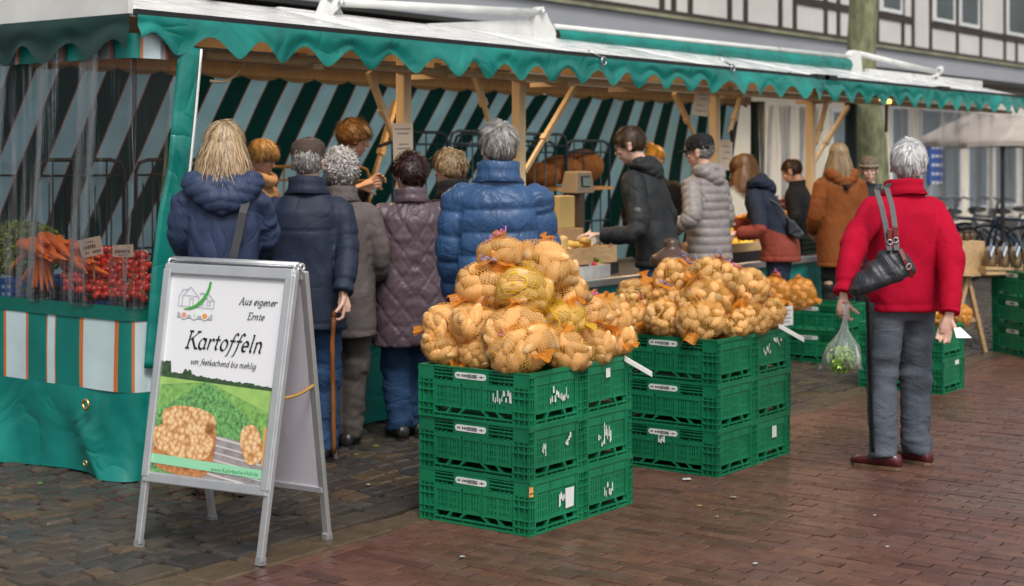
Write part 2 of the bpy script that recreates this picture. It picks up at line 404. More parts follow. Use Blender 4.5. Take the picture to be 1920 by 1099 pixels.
# large edge stones
x = 2.4
while x < 27:
    L_ = rng.uniform(.22, .40)
    if infr(x, 4.4): cells.append((((x, 4.305), (x + L_, 4.305), (x + L_ + jit(.02), 4.305 + .2 + jit(.02)), (x + jit(.02), 4.305 + .2 + jit(.02))), rng.choice([.6, .62, .2, 1, .55]), jit(.004), (jit(.02), jit(.02))))
    x += L_
x = 2.4
while x < 27:
    L_ = rng.uniform(.18, .32)
    if infr(x, 4.6): cells.append((((x, 4.525 + jit(.015)), (x + L_, 4.525 + jit(.015)), (x + L_ + jit(.02), 4.70 + jit(.01)), (x + jit(.02), 4.70 + jit(.01))), rng.random(), jit(.004), (jit(.02), jit(.02))))
    x += L_
# setts in gently bowed rows
nx_, ny_ = 170, 40
GX = [[None] * (nx_ + 1) for _ in range(ny_ + 1)]
def bow(x): return .10 * math.sin((x - 2.4) * 2.1)
for jy in range(ny_ + 1):
    for ix in range(nx_ + 1):
        xx = 2.4 + ix * .145 + (jy % 2) * .072
        t = min(1, jy / 4)
        GX[jy][ix] = (xx + jit(.026), 4.715 + jy * .112 + bow(xx) * t + jit(.010))
for jy in range(ny_):
    for ix in range(nx_):
        a = GX[jy][ix]
        if not infr(a[0], a[1], 1.6) or a[1] > 9.2: continue
        # bottom edge of this row, top edge on its own jitter so rows stay offset
        xa, xb = a[0], GX[jy][ix + 1][0]
        ya0, yb0 = a[1], GX[jy][ix + 1][1]
        ya1 = 4.715 + (jy + 1) * .112 + bow(xa) * min(1, (jy + 1) / 4) + jit(.006)
        yb1 = 4.715 + (jy + 1) * .112 + bow(xb) * min(1, (jy + 1) / 4) + jit(.006)
        cells.append((((xa, ya0), (xb, yb0), (xb + jit(.02), yb1), (xa + jit(.02), ya1)), rng.random(), jit(.005), (jit(.06), jit(.06))))
stones('cobblestone_paving', cells, (-.014, -.002, .004), .013, m_sett, inset=.0105)

# ================================================================== HALF-TIMBERED HOUSE BEHIND
m_plaster = mat('white_wall_plaster', (.62, .59, .565), rough=.8, var=.08, vs=1.5, bump=.05, bs=20)
m_cream = mat('cream_wall_plaster', (.78, .70, .55), rough=.8, var=.08, vs=1.2)
m_timber = mat('dark_brown_timber', (.045, .03, .025), rough=.6, var=.3, vs=3)
m_fascia = mat('grey_fascia_sheet', (.36, .37, .40), rough=.5, var=.06, vs=1)
m_moss = mat('mossy_sill', (.26, .26, .17), rough=.8, var=.4, vs=2)
m_glass = mat('window_glass', (.05, .07, .075), rough=.08, var=.4, vs=.8, spec=.8)
m_frame = mat('white_window_frame', (.75, .75, .74), rough=.4, var=.04)
m_redbrick = mat('red_brickwork', (.22, .075, .05), rough=.8, var=.3, vs=14)
m_dark = mat('dark_shopfront', (.03, .028, .027), rough=.35, var=.3, vs=1)
HY = 13.0
house = empty('half_timbered_house', (20, HY, 0), 0, 'white half timbered house with a long grey fascia behind the stall', 'house')
house.location = (0, 0, 0)
b = MB(); b.box(6, 60, HY, HY + .3, 3.86, 7.5); b.build('upper_wall', m_plaster, house)
b = MB(); b.box(6, 60, HY - .10, HY + .2, 3.42, 3.80); b.build('fascia', m_fascia, house)
b = MB()
for i in range(27): b.box(6 + i * 2, 7.995 + i * 2, HY - .16, HY + .1, 3.803, 3.857)
b.build('moss_ledge', m_moss, house)
b = MB(); b.box(6, 60, HY - .09, HY + 1.6, 3.36, 3.417); b.build('soffit', m_dark, house)
def pxX(px, Y): return PY(px, 100, Y).x
tb = MB()
for px_ in (1293, 1367, 1397, 1462, 1489, 1547, 1571, 1644, 1692, 1711, 1744, 1794, 1838, 1883, 1905, 1240, 1262):
    X_ = pxX(px_, HY); tb.box(X_ - .07, X_ + .07, HY - .025, HY + .1, 3.86, 7.4)
for x in range(7, 20): tb.box(x * 1.0 - .07, x + .07, HY - .025, HY + .1, 3.86, 7.4)
for x0, x1 in ((1489, 1571), (1571, 1711), (1744, 1920), (1367, 1397)):
    tb.box(pxX(x0, HY), pxX(x1, HY), HY - .028, HY + .09, 4.42, 4.56)
tb.box(6, 60, HY - .030, HY + .08, 3.858, 3.95)
tb.build('timber_frame', m_timber, house)
def window(par, x0, x1, z0, z1, Y, glass=m_glass, mull=0):
    f = MB(); t = .075
    f.box(x0, x1, Y - .045, Y + .02, z0, z0 + t).box(x0, x1, Y - .045, Y + .02, z1 - t, z1)
    f.box(x0, x0 + t, Y - .045, Y + .02, z0 + t, z1 - t).box(x1 - t, x1, Y - .045, Y + .02, z0 + t, z1 - t)
    for k in range(mull):
        xm = x0 + (x1 - x0) * (k + 1) / (mull + 1); f.box(xm - .03, xm + .03, Y - .04, Y + .02, z0 + t, z1 - t)
    o = f.build('window', m_frame, par)
    p = MB(); p.box(x0 + t * .6, x1 - t * .6, Y - .028, Y - .012, z0 + t * .6, z1 - t * .6); p.build('pane', glass, o)
    return o
for a, c in ((1650, 1689), (1750, 1788), (1798, 1834), (1887, 1935), (1244, 1259)):
    window(house, pxX(a, HY), pxX(c, HY), 4.57, 6.1, HY)
b = MB(); b.box(18.5, 60, HY + .85, HY + 1.05, 0, 3.36); b.build('ground_floor_wall', m_cream, house)
b = MB(); b.box(6, 18.45, HY + .85, HY + 1.05, 0, 3.36); b.build('shopfront', m_dark, house)
b = MB(); b.box(8.0, 9.4, HY + .70, HY + .84, 0, 3.36); b.build('brick_pier', m_redbrick, house)
m_glass2 = mat('shop_window_glass', (.22, .26, .28), rough=.1, var=.3, vs=.6, spec=.8)
GY = HY + .85
for a, c, zt in ((1668, 1702, 2.75), (1724, 1800, 2.75), (1812, 1850, 2.75), (1862, 1905, 2.75), (1912, 1990, 2.75), (1556, 1590, 2.6)):
    window(house, PY(a, 250, GY).x, PY(c, 250, GY).x, .35, zt, GY, m_glass2, 0)
# blue notice board on the wall
m_blue = mat('blue_board', (.02, .08, .32), rough=.4, var=.1)
bl = empty('notice_board', (0, 0, 0), 0, 'tall blue notice board with white lettering behind the clear sheet', 'notice board')
Yb = 11.5; c0 = PY(1744, 262, Yb); c1 = PY(1772, 345, Yb)
b = MB(); b.box(c0.x, c1.x, Yb, Yb + .08, c1.z, c0.z); b.build('panel', m_blue, bl, bevel=.01)
b = MB(); b.box(c0.x + .05, c0.x + .12, Yb + .01, Yb + .07, 0, c1.z).box(c1.x - .12, c1.x - .05, Yb + .01, Yb + .07, 0, c1.z); b.build('post', m_fascia, bl)
b = MB()
for k in range(5):
    z = c0.z - .12 - k * .17; w_ = (c1.x - c0.x)
    for q in range(3): b.box(c0.x + w_ * (.12 + q * .27), c0.x + w_ * (.30 + q * .27 - .03 * (k % 2)), Yb - .004, Yb + .001, z - .05, z)
b.build('lettering', m_paper, bl)

# ================================================================== TREE
m_bark = mat('mossy_bark', (.19, .20, .11), rough=.9, var=.6, vs=7, bump=1.0, bs=26, stretch=(1.5, 1.5, .6))
tree = empty('street_tree', (0, 0, 0), 0, 'mossy green tree trunk rising behind the stall roof', 'tree')
def trunk_mb():
    mb = MB(); rings = []
    for i in range(34):
        t = i / 33; y = 420 - 520 * t
        c = PY(1635 - 24 * t + (6 * math.sin(t * 9)), y, 10.5)
        rad = .27 - .06 * t
        rings.append([c + Vector((math.cos(a), math.sin(a), 0)) * rad * (1 + .12 * n1(math.cos(a) * 2, math.sin(a) * 2, t * 9, 3)) for a in (2 * math.pi * k / 28 for k in range(28))])
    base = rings[0]; rings.insert(0, [Vector((p.x, p.y, -.01)) for p in [base[0].lerp(q, 1.0) for q in base]])
    return mb.loft(rings)
trunk_mb().build('trunk', m_bark, tree, smooth=True)
mb = MB(); c = PY(1611, -90, 10.5)
for dx, dy in ((.9, .3), (-.8, .5), (.2, -.9)):
    mb.tube([c + Vector((0, 0, -.2)), c + Vector((dx * .5, dy * .5, .7)), c + Vector((dx * 1.4, dy * 1.4, 2.2))], [.15, .11, .04], 10)
mb.build('limb', m_bark, tree, smooth=True)

# ================================================================== MARKET STALL
m_back = stripe_mat('striped_back_canvas', (.002, .055, .048), (.46, .84, .97), (.45, .12, .06), w1=.5, translucent=.55, bump=.3)
m_skirt = stripe_mat('striped_skirt_canvas', TEAL, (.55, .68, .70), ORANGE, w1=.52, translucent=.0, line=.05, bump=.2, rough=.45)
m_under = mat('cream_ceiling_board', (.55, .42, .27), rough=.6, var=.15, vs=3)
SX0, SX1, FY, CYF = 4.90, 17.9, 5.93, 6.10
stall = empty('market_stall', (0, 0, 0), 0, 'long teal market stall with scalloped valance and white folding roof', 'market stall')
ZR = 2.255
# sloping roof flap
b = MB()
x = SX0
while x < SX1:
    x2 = min(x + 1.9, SX1)
    b.grid(6, 6, lambda u, v: (x + (x2 - x - .004) * u, FY + 1.02 * v, ZR + .235 * v + .006 * math.sin(u * 3.1) * math.sin(v * 3.1)))
    x = x2
o = b.build('roof_flap', m_wet_roof, stall, smooth=True); sm = o.modifiers.new('s', 'SOLIDIFY'); sm.thickness = .02; sm.offset = -1
b = MB(); b.bar((SX0, FY - .012, ZR + .004), (SX1, FY - .012, ZR + .004), .03, .028); b.build('edge_strip', m_black_rubber, stall)
b = MB(); b.box(SX0, SX1, 6.96, 8.32, 2.35, 2.372); b.build('ceiling', m_under, stall)
b = MB(); b.box(SX0 + .02, SX1, 6.96, 8.35, 2.374, 2.47); b.build('main_roof', m_wet_roof, stall)
b = MB(); b.box(SX0 - .03, SX0 + .0, FY, 9.0, ZR - .005, ZR + .12); b.build('roof_fascia', m_white_metal, stall)
# front valance
PER = .352
def valance(name, fn, L_, mats, per=PER, top=.0, depth=.195, cut=.10, seed=1, ph=.0):
    nu = int(L_ / per * 14); mb = MB()
    def f(u, v):
        s_ = u * L_
        k = (math.sin(math.pi * (s_ / per + ph)) ** 2) ** .85
        bot = depth - cut * k + .012 * n1(s_ * .8, 0, 0, seed + 4)
        out = (.015 + .05 * v) * (.4 + n1(s_ * 1.7, v * 1.2, 0, seed)) + .012 * v * n1(s_ * 7, v * 2, 0, seed + 1)
        return fn(s_, out, top - v * bot)
    mb.grid(nu, 7, f, uvfn=lambda u, v: (u * L_, v))
    return mb.build(name, mats, stall, smooth=True)
valance('front_valance', lambda s, o_, z: (SX0 + s, FY - .03 - abs(o_), ZR - .01 + z), SX1 - SX0, m_teal, ph=.28)
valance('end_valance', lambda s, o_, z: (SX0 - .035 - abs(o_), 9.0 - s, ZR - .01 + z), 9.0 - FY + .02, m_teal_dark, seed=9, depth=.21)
# crease ledge on the valance (folded part) and eyelets
b = MB()
for px_, py_ in ((1130, 117), (1372, 130)):
    c = PY(px_, py_ - 2, FY - .05)
    b.tube([c + Vector((.028 * math.cos(a), -.01, .028 * math.sin(a))) for a in np.linspace(0, 6.28, 14)], .006, 6)
    b.bar(c + Vector((0, .0, .02)), c + Vector((-.10, .05, .07)), .012); b.build('hook', m_steel, stall, smooth=True); b = MB()
for px_, py_ in ((1079, 103), (1478, 140), (1717, 165)):
    c = PY(px_, py_, FY + .05); MB().box(c.x - .02, c.x + .02, c.y - .02, c.y + .02, c.z - .02, c.z + .02).build('roof_stop', m_black_rubber, stall)
for px_ in (1540, 1555, 1770):
    c = PY(px_, 155, FY - .02); MB().box(c.x - .12, c.x + .12, FY - .04, FY + .03, ZR - .012, ZR + .03).build('edge_clip', m_black_rubber, stall)
# frame standing on the roof: brackets, tubes, rolled awning
Yf = 6.93
def fr(px, py, Y=Yf): return PY(px, py, Y)
b = MB()
for p, q in (((640, 5), (1015, 24)), ((1612, 101), (1758, 136))): MB().tube([fr(*p), fr(*q)], .029, 10).build('support_tube', m_white_metal, stall, smooth=True)
for p, q, Y_, w_, h_ in (((520, 28), (800, 60), 6.98, .05, .10), ((800, 62), (1010, 52), 6.98, .05, .13), ((1625, 138), (1838, 160), Yf, .06, .10), ((610, 30), (645, -8), Yf, .05, .05), ((600, 36), (612, 4), Yf - .06, .05, .07), ((625, 8), (640, 42), Yf + .06, .05, .05), ((1745, 152), (1765, 128), Yf, .06, .06)):
    MB().bar(fr(*p, Y_), fr(*q, Y_), w_, h_).build('bracket', m_white_metal, stall, bevel=.008)
for px_, py_ in ((606, 8), (640, 6), (632, 36), (1018, 22), (1762, 130), (1750, 146)):
    MB().tube([fr(px_, py_, Yf - .05), fr(px_, py_, Yf + .05)], .022, 10).build('pivot_bolt', m_steel, stall, smooth=True)
def plate(pts, Y0, Y1):
    mb = MB(); a = [PY(x, y, Y0) for x, y in pts]; c = [p + Vector((0, Y1 - Y0, 0)) for p in a]
    return mb.loft([a, c])
plate([(1005, 18), (1020, 12), (1030, 36), (1043, 60), (1043, 82), (1003, 80)], Yf - .02, Yf + .06).build('side_plate', m_white_metal, stall, bevel=.004)
plate([(1590, 138), (1590, 110), (1603, 94), (1614, 96), (1618, 134)], Yf - .02, Yf + .06).build('side_plate', m_white_metal, stall, bevel=.004)
a, c = fr(1043, 55), fr(1592, 111); a2, c2 = fr(1043, 77), fr(1592, 134)
b = MB(); b.grid(80, 5, lambda u, v: (a.lerp(c, u).lerp(a2.lerp(c2, u), v) + Vector((0, -.02 - .02 * math.sin(v * 3.14) + .004 * math.sin(u * 95 + 8 * v), 0)))); b.build('rolled_awning', m_teal, stall, smooth=True)
b = MB(); b.tube([fr(1040, 50), fr(1594, 107)], .022, 10); b.tube([fr(1040, 84), fr(1594, 140)], .022, 10); b.build('awning_rail', m_white_metal, stall, smooth=True)
b = MB(); b.tube([fr(1040, 75), fr(1594, 132)], .012, 8); b.build('awning_rail', m_black_rubber, stall, smooth=True)
# rails under the roof
b = MB()
for Y_, z_, r_ in ((6.2, 2.10, .022), (6.42, 2.13, .02)): MB().tube([(5.6, Y_, z_), (SX1, Y_, z_)], r_, 8).build('roof_rail', m_beige, stall)
MB().bar((SX0 + .1, 8.25, 2.2), (15.4, 8.25, 2.2), .06, .09).build('roof_beam', m_beige, stall); MB().bar((SX0 + .1, 7.3, 2.28), (SX1, 7.3, 2.28), .05, .07).build('roof_beam', m_beige, stall); MB().bar((5.3, 6.0, 2.2), (5.3, 8.2, 2.2), .05, .05).build('roof_beam', m_beige, stall)
b = MB()
for x in (6.4, 7.6, 8.9, 9.9, 11.4, 13.0): MB().box(x - .04, x + .04, 6.15, 6.47, 2.06, 2.09).box(x - .035, x + .035, 6.27, 6.34, 2.091, 2.16).build('rail_clamp', m_beige, stall)
POSTS = (757, 973, 1340, 1520)
for px_ in POSTS:
    c = PY(px_, 300, 6.32); b = MB(); b.bar((c.x, 6.32, .735), (c.x, 6.32, 2.34), .07, .07); b.build('post', m_beige, stall, bevel=.006)
for (p, q, Yq) in (((692, 135), (737, 258), 6.36), ((742, 190), (697, 345), 7.3), ((887, 128), (918, 232), 6.36), ((1076, 165), (984, 322), 6.36), ((1264, 175), (1304, 256), 6.36),
               ((1391, 175), (1368, 250), 6.36), ((1590, 200), (1522, 312), 6.36), ((1549, 195), (1530, 270), 6.36)):
    b = MB(); a = PY(*p, Yq); c = PY(*q, Yq); m_ = a.lerp(c, .6)
    b.bar(a, m_, .035, .035); b.bar(m_, c, .026, .026); b.bar(m_ - (c - a).normalized() * .02, m_ + (c - a).normalized() * .03, .045, .045)
    b.build('brace', m_beige if Yq < 6.5 else m_wood, stall)
b = MB(); c = PY(737, 268, 6.3); b.bar(c + Vector((-.13, 0, -.02)), c + Vector((.05, 0, .02)), .02); b.build('clamp', m_black_rubber, stall); b = MB(); c = PY(1372, 252, 6.3); b.bar(c + Vector((0, 0, .04)), c + Vector((.02, 0, -.06)), .03)
b.build('clamp', m_black_rubber, stall)
# striped back canvas, leaning outward at the foot
XB1 = 15.3
def lean(x): return .66 - .50 * min(1, max(0, (x - 11.5) / 3.0)) + .14 * math.exp(-((x - 11.6) / .8) ** 2)
def backf(u, v):
    x = 4.6 + (XB1 - 4.6) * u; dz = 1.62 * v
    return (x, 8.30 + lean(x) * dz + .035 * math.sin(x * 3.3 + v * 2) * v + .05 * v * n1(x * 2.1, v * 3, 0, 5), 2.16 - dz + .02 * n1(x * 2.5, 0, 0, 6))
b = MB(); b.grid(220, 26, backf, uvfn=lambda u, v: ((4.6 + (XB1 - 4.6) * u) / .37 + .06 * math.sin(u * 23 + v * 4) * v, v)); b.build('back_canvas', m_back, stall, smooth=True)
m_shade_strip = mat('beige_scalloped_shade', (.36, .30, .20), rough=.8, var=.1)  # scalloped shade along the canvas top, put in as a beige strip
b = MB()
b.grid(400, 3, lambda u, v: (4.6 + (XB1 - 4.6) * u, 8.235 - .02 * v, 2.20 - v * (.045 + .035 * abs(math.sin(math.pi * (4.6 + (XB1 - 4.6) * u) / .37)) ** .7))); b.build('canvas_shade_strip', m_shade_strip, stall, smooth=True)
# far end: teal strips and a gathered clear curtain
m_clear2 = clear_mat('milky_clear_sheet', tint=(.9, .9, .92), gloss=.3, streak=.75, sscale=(7, 7, .3), milky=(.72, .73, .78))
def strip(px0, px1, y0, y1, Y, mats, name):
    a, c = PY(px0, y0, Y), PY(px1, y0, Y); zb = PY(px0, y1, Y).z
    b = MB(); b.grid(6, 12, lambda u, v: (a.x + (c.x - a.x) * u, Y + .03 * math.sin(u * 6), a.z + (zb - a.z) * v)); return b.build(name, mats, stall, smooth=True)
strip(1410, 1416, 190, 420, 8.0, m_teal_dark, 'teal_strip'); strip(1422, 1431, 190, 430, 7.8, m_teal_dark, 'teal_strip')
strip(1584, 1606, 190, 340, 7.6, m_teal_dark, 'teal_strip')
a, c = PY(1432, 200, 7.7), PY(1535, 200, 7.7)
b = MB(); b.grid(90, 20, lambda u, v: (a.x + (c.x - a.x) * u + .02 * math.sin(v * 3), 7.7 + .07 * math.sin(u * 40 + 1.5 * math.sin(v * 2)) * (1 - .3 * v) + .05 * math.sin(u * 17), a.z + .03 * abs(math.sin(u * 20)) - 1.15 * v)); b.build('clear_curtain', m_clear2, stall, smooth=True)
# clear rain sheet at the far right
m_clear3 = clear_mat('wet_clear_sheet', tint=(.93, .93, .95), gloss=.05, streak=.30, sscale=(9, 9, .5), milky=(.7, .72, .76))
a, c = PY(1690, 210, 6.6), PY(1990, 210, 6.6)
b = MB(); b.grid(60, 12, lambda u, v: (a.x + (c.x - a.x) * u, 6.6 + .03 * math.sin(u * 26) + .02 * math.sin(u * 61), 2.1 - 1.25 * v)); b.build('clear_curtain', m_clear3, stall, smooth=True)
# counter
b = MB(); b.grid(160, 10, lambda u, v: (5.2 + 10.6 * u, CYF - .02 + .02 * n1(u * 40, v * 2, 0, 2), .70 - .67 * v)); b.build('counter_cloth', m_teal, stall, smooth=True)
b = MB(); b.box(5.2, 15.8, CYF, 7.1, .66, .715); b.build('counter_top', mat('dark_counter_top', (.06, .055, .05), rough=.5), stall)
b = MB(); b.bar((5.2, CYF - .035, .69), (15.8, CYF - .035, .69), .05, .06); b.build('counter_edge', m_steel, stall, bevel=.01)
b = MB(); b.box(5.0, 15.2, 7.15, 9.0, -.01, .012); b.build('stall_floor', mat('dark_floor_board', (.05, .045, .04), rough=.6, var=.3), stall)
b = MB(); b.box(4.98, 5.6, 5.98, 8.6, .68, .735); b.build('end_counter_top', mat('dark_counter_top', (.06, .055, .05)), stall)
# end skirt wrapping the front-left corner
def path(s, z):                                  # s metres before (<0) and after the corner
    top = min(max((z) / 2.1, 0), 1)
    if s < -.12: return Vector((SX0, FY - s, z))
    if s > .12: return Vector((SX0 + s - (0.04 * (1 - top)), FY, z))
    t = (s + .12) / .24; return Vector((SX0 + .12 * t * t, FY + .12 * (1 - t) ** 2, z))
def skirt(name, z0, z1, mats, amp, s0=-3.1, s1=.20, nv=10, uvp=None, seed=3, off=0., hem=0.):
    nu = 110
    def f(u, v):
        s = s0 + (s1 - s0) * u; z = z0 + (z1 - z0) * v
        k = v * amp
        p = path(s, z - hem * v * (.5 + .5 * n1(s * 2.2, 0, 0, seed + 7)))
        fold = max(0, 1 - abs((s + .35) - .35 * (v - .5)) / .16) * .06 * v - max(0, 1 - abs(s + .15 - .25 * v) / .12) * .04 * v
        d = off + k * n1(s * 1.6, z * 1.5, 0, seed) + k * .5 * n1(s * 4.5, z * 2.5, 0, seed + 1) + (fold if amp > .05 else 0)
        nrm = Vector((-1, 0, 0)) if s < -.1 else Vector((-.7, -.7, 0)) if s < .1 else Vector((0, -1, 0))
        return p + nrm * d
    b = MB(); b.grid(nu, nv, f, uvfn=uvp and (lambda u, v: uvp(s0 + (s1 - s0) * u))); return b.build(name, mats, stall, smooth=True)
skirt('skirt_band', .845, .775, mat('deep_teal_band', (.002, .12, .09), rough=.4, var=.2), .004, nv=2, off=.006)
STR = [(-1.02, 0), (-.80, .5), (-.655, 1), (-.585, 1.5), (-.40, 2), (-.09, 2.5), (-.02, 3), (.25, 3.5)]
def stripe_u(s):                                 # photo stripe edges along the skirt (0-.5 pale, .5-1 teal)
    pts = [(-3.4, -5)] + STR
    for (a_, ua), (c_, uc) in zip(pts, pts[1:]):
        if s <= c_: return (ua + (uc - ua) * (s - a_) / (c_ - a_) + .52, 0)
    return (3.5 + .52, 0)
skirt('striped_skirt', .776, .43, m_skirt, .012, nv=4, uvp=stripe_u, off=.002)
skirt('lower_skirt', .432, .015, m_teal, .085, nv=16, off=.004, hem=.02)
b = MB()
for px_, py_ in ((164, 758), (163, 868)):
    c = PX(px_, py_, SX0 - .05); r_ = .022 if py_ < 800 else .012
    MB().tube([c + Vector((-.01, r_ * math.cos(a), r_ * math.sin(a))) for a in np.linspace(0, 6.28, 16)], r_ * .35, 6).build('eyelet', mat('brass', (.65, .45, .18), rough=.3, metal=.9), stall, smooth=True)
m_clear = clear_mat('clear_vinyl', tint=(.70, .64, .65), gloss=.09, streak=.28, sscale=(7, 7, .25), milky=(.55, .52, .55), haze=.02)
def curt(u, v):
    s = -3.1 + 3.32 * u; z = 2.13 - 1.30 * v
    p = path(s, z); e = .020 * math.sin(s * 16 + 1.4 * math.sin(z * 2.4)) + .006 * math.sin(s * 43 + 2 * math.sin(z * 2)) + .01 * n1(s * 5, z, 0, 8)
    return p + (Vector((-e, 0, 0)) if s < 0 else Vector((0, -e, 0)))
b = MB(); b.grid(260, 14, curt); b.build('clear_end_curtain', m_clear, stall, smooth=True)
b = MB(); b.grid(60, 3, lambda u, v: path(-3.1 + 3.32 * u, 2.16 - .12 * v) + Vector((-.006, -.006, 0)), uvfn=lambda u, v: (u * 9, v)); b.build('striped_heading', m_skirt, stall, smooth=True)
# teal hem of the front curtain, hanging slack, with its white piping
hem = [(352, 85, 372, 92), (342, 200, 362, 205), (330, 320, 350, 322), (314, 400, 338, 405), (302, 500, 322, 505), (294, 590, 304, 590), (287, 690, 297, 690)]
def hemf(u, v):
    t = v * (len(hem) - 1); i = min(int(t), len(hem) - 2); k = t - i
    q = [hem[i][j] * (1 - k) + hem[i + 1][j] * k for j in range(4)]
    a = PY(q[0] - 17, q[1], FY - .02); c = PY(q[2] + 3, q[3], FY - .05); return a.lerp(c, u) + Vector((0, -.012 * math.sin(u * 3.1), 0))
b = MB(); b.grid(5, 44, hemf); b.build('curtain_hem', m_teal, stall, smooth=True, solid=.006)
b = MB(); b.tube([Vector(hemf(1.0, k / 24)) + Vector((.004, -.004, 0)) for k in range(25)], .006, 6); b.build('piping', m_paper, stall, smooth=True)
b = MB(); b.tube([Vector(hemf(1.0, k / 24)) + Vector((.03, .03, 0)) for k in range(0, 17)], .012, 6)
c = PY(385, 140, 6.0)
b.build('tent_pole', m_white_metal, stall, smooth=True)
b = MB(); p0, p1 = PY(395, 152, 6.0), PY(462, 112, 6.3); b.tube([p0.lerp(p1, t) + Vector((0, 0, -.05 * math.sin(3.14 * t))) for t in np.linspace(0, 1, 12)], .008, 6); b.build('cable', m_beige, stall, smooth=True)

# lamps under the roof (lit strips seen as the warm light on the posts)
for i, x in enumerate((7.0, 8.6, 10.2, 12.0, 13.9)):
    lp = empty('strip_lamp', (x, 6.85, 2.30), 0, 'warm strip lamp lit under the stall roof', 'lamp', 'strip lamps under the stall roof')
    b = MB(); b.box(-.45, .45, -.03, .03, 0, .035); b.build('housing', m_white_metal, lp)
    b = MB(); b.tube([(-.42, 0, -.02), (.42, 0, -.02)], .016, 10); b.build('tube', mat('lit_tube', (1, .8, .5), rough=.4, var=0, emit=(1, .66, .32, 5)), lp, smooth=True)
    la = bpy.data.lights.new('lamp_light', 'AREA'); la.shape = 'RECTANGLE'; la.size = .9; la.size_y = .1; la.energy = 11; la.color = (1, .66, .34)
    lo = link(bpy.data.objects.new('lamp_light', la)); lo.location = (0, 0, -.05); setparent(lo, lp)
# small warm hanging lamp visible at the far end
lp = empty('hanging_lamp', PY(1660, 190, 6.2), 0, 'small warm lamp with a hanging cord under the far valance', 'lamp')
b = MB(); b.box(-.06, .06, -.04, .04, -.02, .02); b.build('shade', mat('lit_lamp', (1, .7, .2), var=0, emit=(1, .6, .12, 3)), lp, bevel=.008)
b = MB(); b.bar((.03, 0, -.02), (.02, .0, -.30), .03, .02); b.bar((0, 0, .02), (0, 0, .12), .01); b.build('cord', m_black_rubber, lp)
# ================================================================== GREEN CRATES
m_crate = mat('green_crate_plastic', (.006, .175, .075), rough=.40, var=.26, vs=9, bump=.08, bs=70, rvar=.1, island=.25)
m_label = mat('white_crate_label', (.74, .76, .74), rough=.5, var=.04)
m_scuff = mat('paper_scrap', (.66, .68, .66), rough=.8, var=.2, vs=40)
m_orange_tag = mat('orange_sticker', (.75, .33, .10), rough=.7, var=.12)
CH = .223; CL = .595; CW = .396
def relief(n, m, fn):
    D = np.zeros((n, m));
    for i in range(n):
        for j in range(m): D[i, j] = fn((i + .5), (j + .5))
    return D
HOLE = .030
def slot_groups(x, z, x0, x1, z0, z1, pitch=13, w=4.2, rows=3):
    if not (x0 < x < x1 and z0 < z < z1): return False
    rr = (z - z0) / (z1 - z0) * rows
    if rr - math.floor(rr) > .78: return False
    return ((x - x0) % pitch) < w
def long_side(ix, iz):
    x = ix * 5; z = iz * 223 / 45
    xm = min(x, 595 - x)
    if z > 216: return .001
    if z > 158:
        if xm < 85 or 190 < x < 380:
            if z < 163 : return .004
            return .003
        return HOLE if ((z - 166) % 15 < 7 and z > 166 and (x % 24) > 4) else (.004 if (z % 15) < 4 else .012)
    if xm < 88:
        if z % 29 < 4: return .001
        if xm < 6 or abs(xm - 28) < 3 or abs(xm - 56) < 3 or abs(xm - 84) < 4: return .003
        return .013
    if z > 50:
        if z < 55 or z > 153: return .004
        for a, b_ in ((92, 232), (238, 338), (344, 502)):
            if a < x < b_:
                if x - a < 5 or b_ - x < 5 or z > 140: return .004
                if slot_groups(x, z, a + 14, b_ - 12, 62, 138, 13 if (a != 238) else 16): return HOLE
                return .007
        return .016
    if z < 9 or 20 < z < 24: return .001
    if z > 22:
        t = (z - 22) / 28
        for xs, sl in ((165, -22), (235, -30), (360, 30), (435, 22)):
            if abs(x - (xs + sl * (.5 - t))) < 6: return .003
        return HOLE if 96 < x < 498 else .01
    if x % 120 < 5: return .003
    return .016
def short_side(ix, iz):
    x = ix * 5; z = iz * 223 / 45; xm = min(x, 396 - x)
    if z > 208: return .001
    if xm < 46:
        if z % 29 < 4: return .001
        if xm < 6 or abs(xm - 40) < 5 or abs(xm - 22) < 2.5: return .002
        return .014
    if z > 56:
        if z > 200: return .006
        if xm < 58: return .004
        for a, b_ in ((62, 150), (156, 240), (246, 336)):
            if a < x < b_:
                if z > 168: return .004 if (a == 156 or xm < 150) else .012
                if slot_groups(x, z, a + 8, b_ - 4, 66, 160, 14, 4.6, 2 if a == 156 else 3): return HOLE
                return .009
        return .013
    if z < 9 or 22 < z < 25: return .001
    t = (z - 9) / 47
    if z > 50: return .004
    for xs, sl in ((130, -26), (262, 26)):
        if abs(x - (xs + sl * (.5 - t))) < 6: return .003
    return HOLE if z > 25 and 62 < x < 334 else (.012 if z > 25 else (HOLE if x % 34 > 9 and 70 < x < 330 else .01))
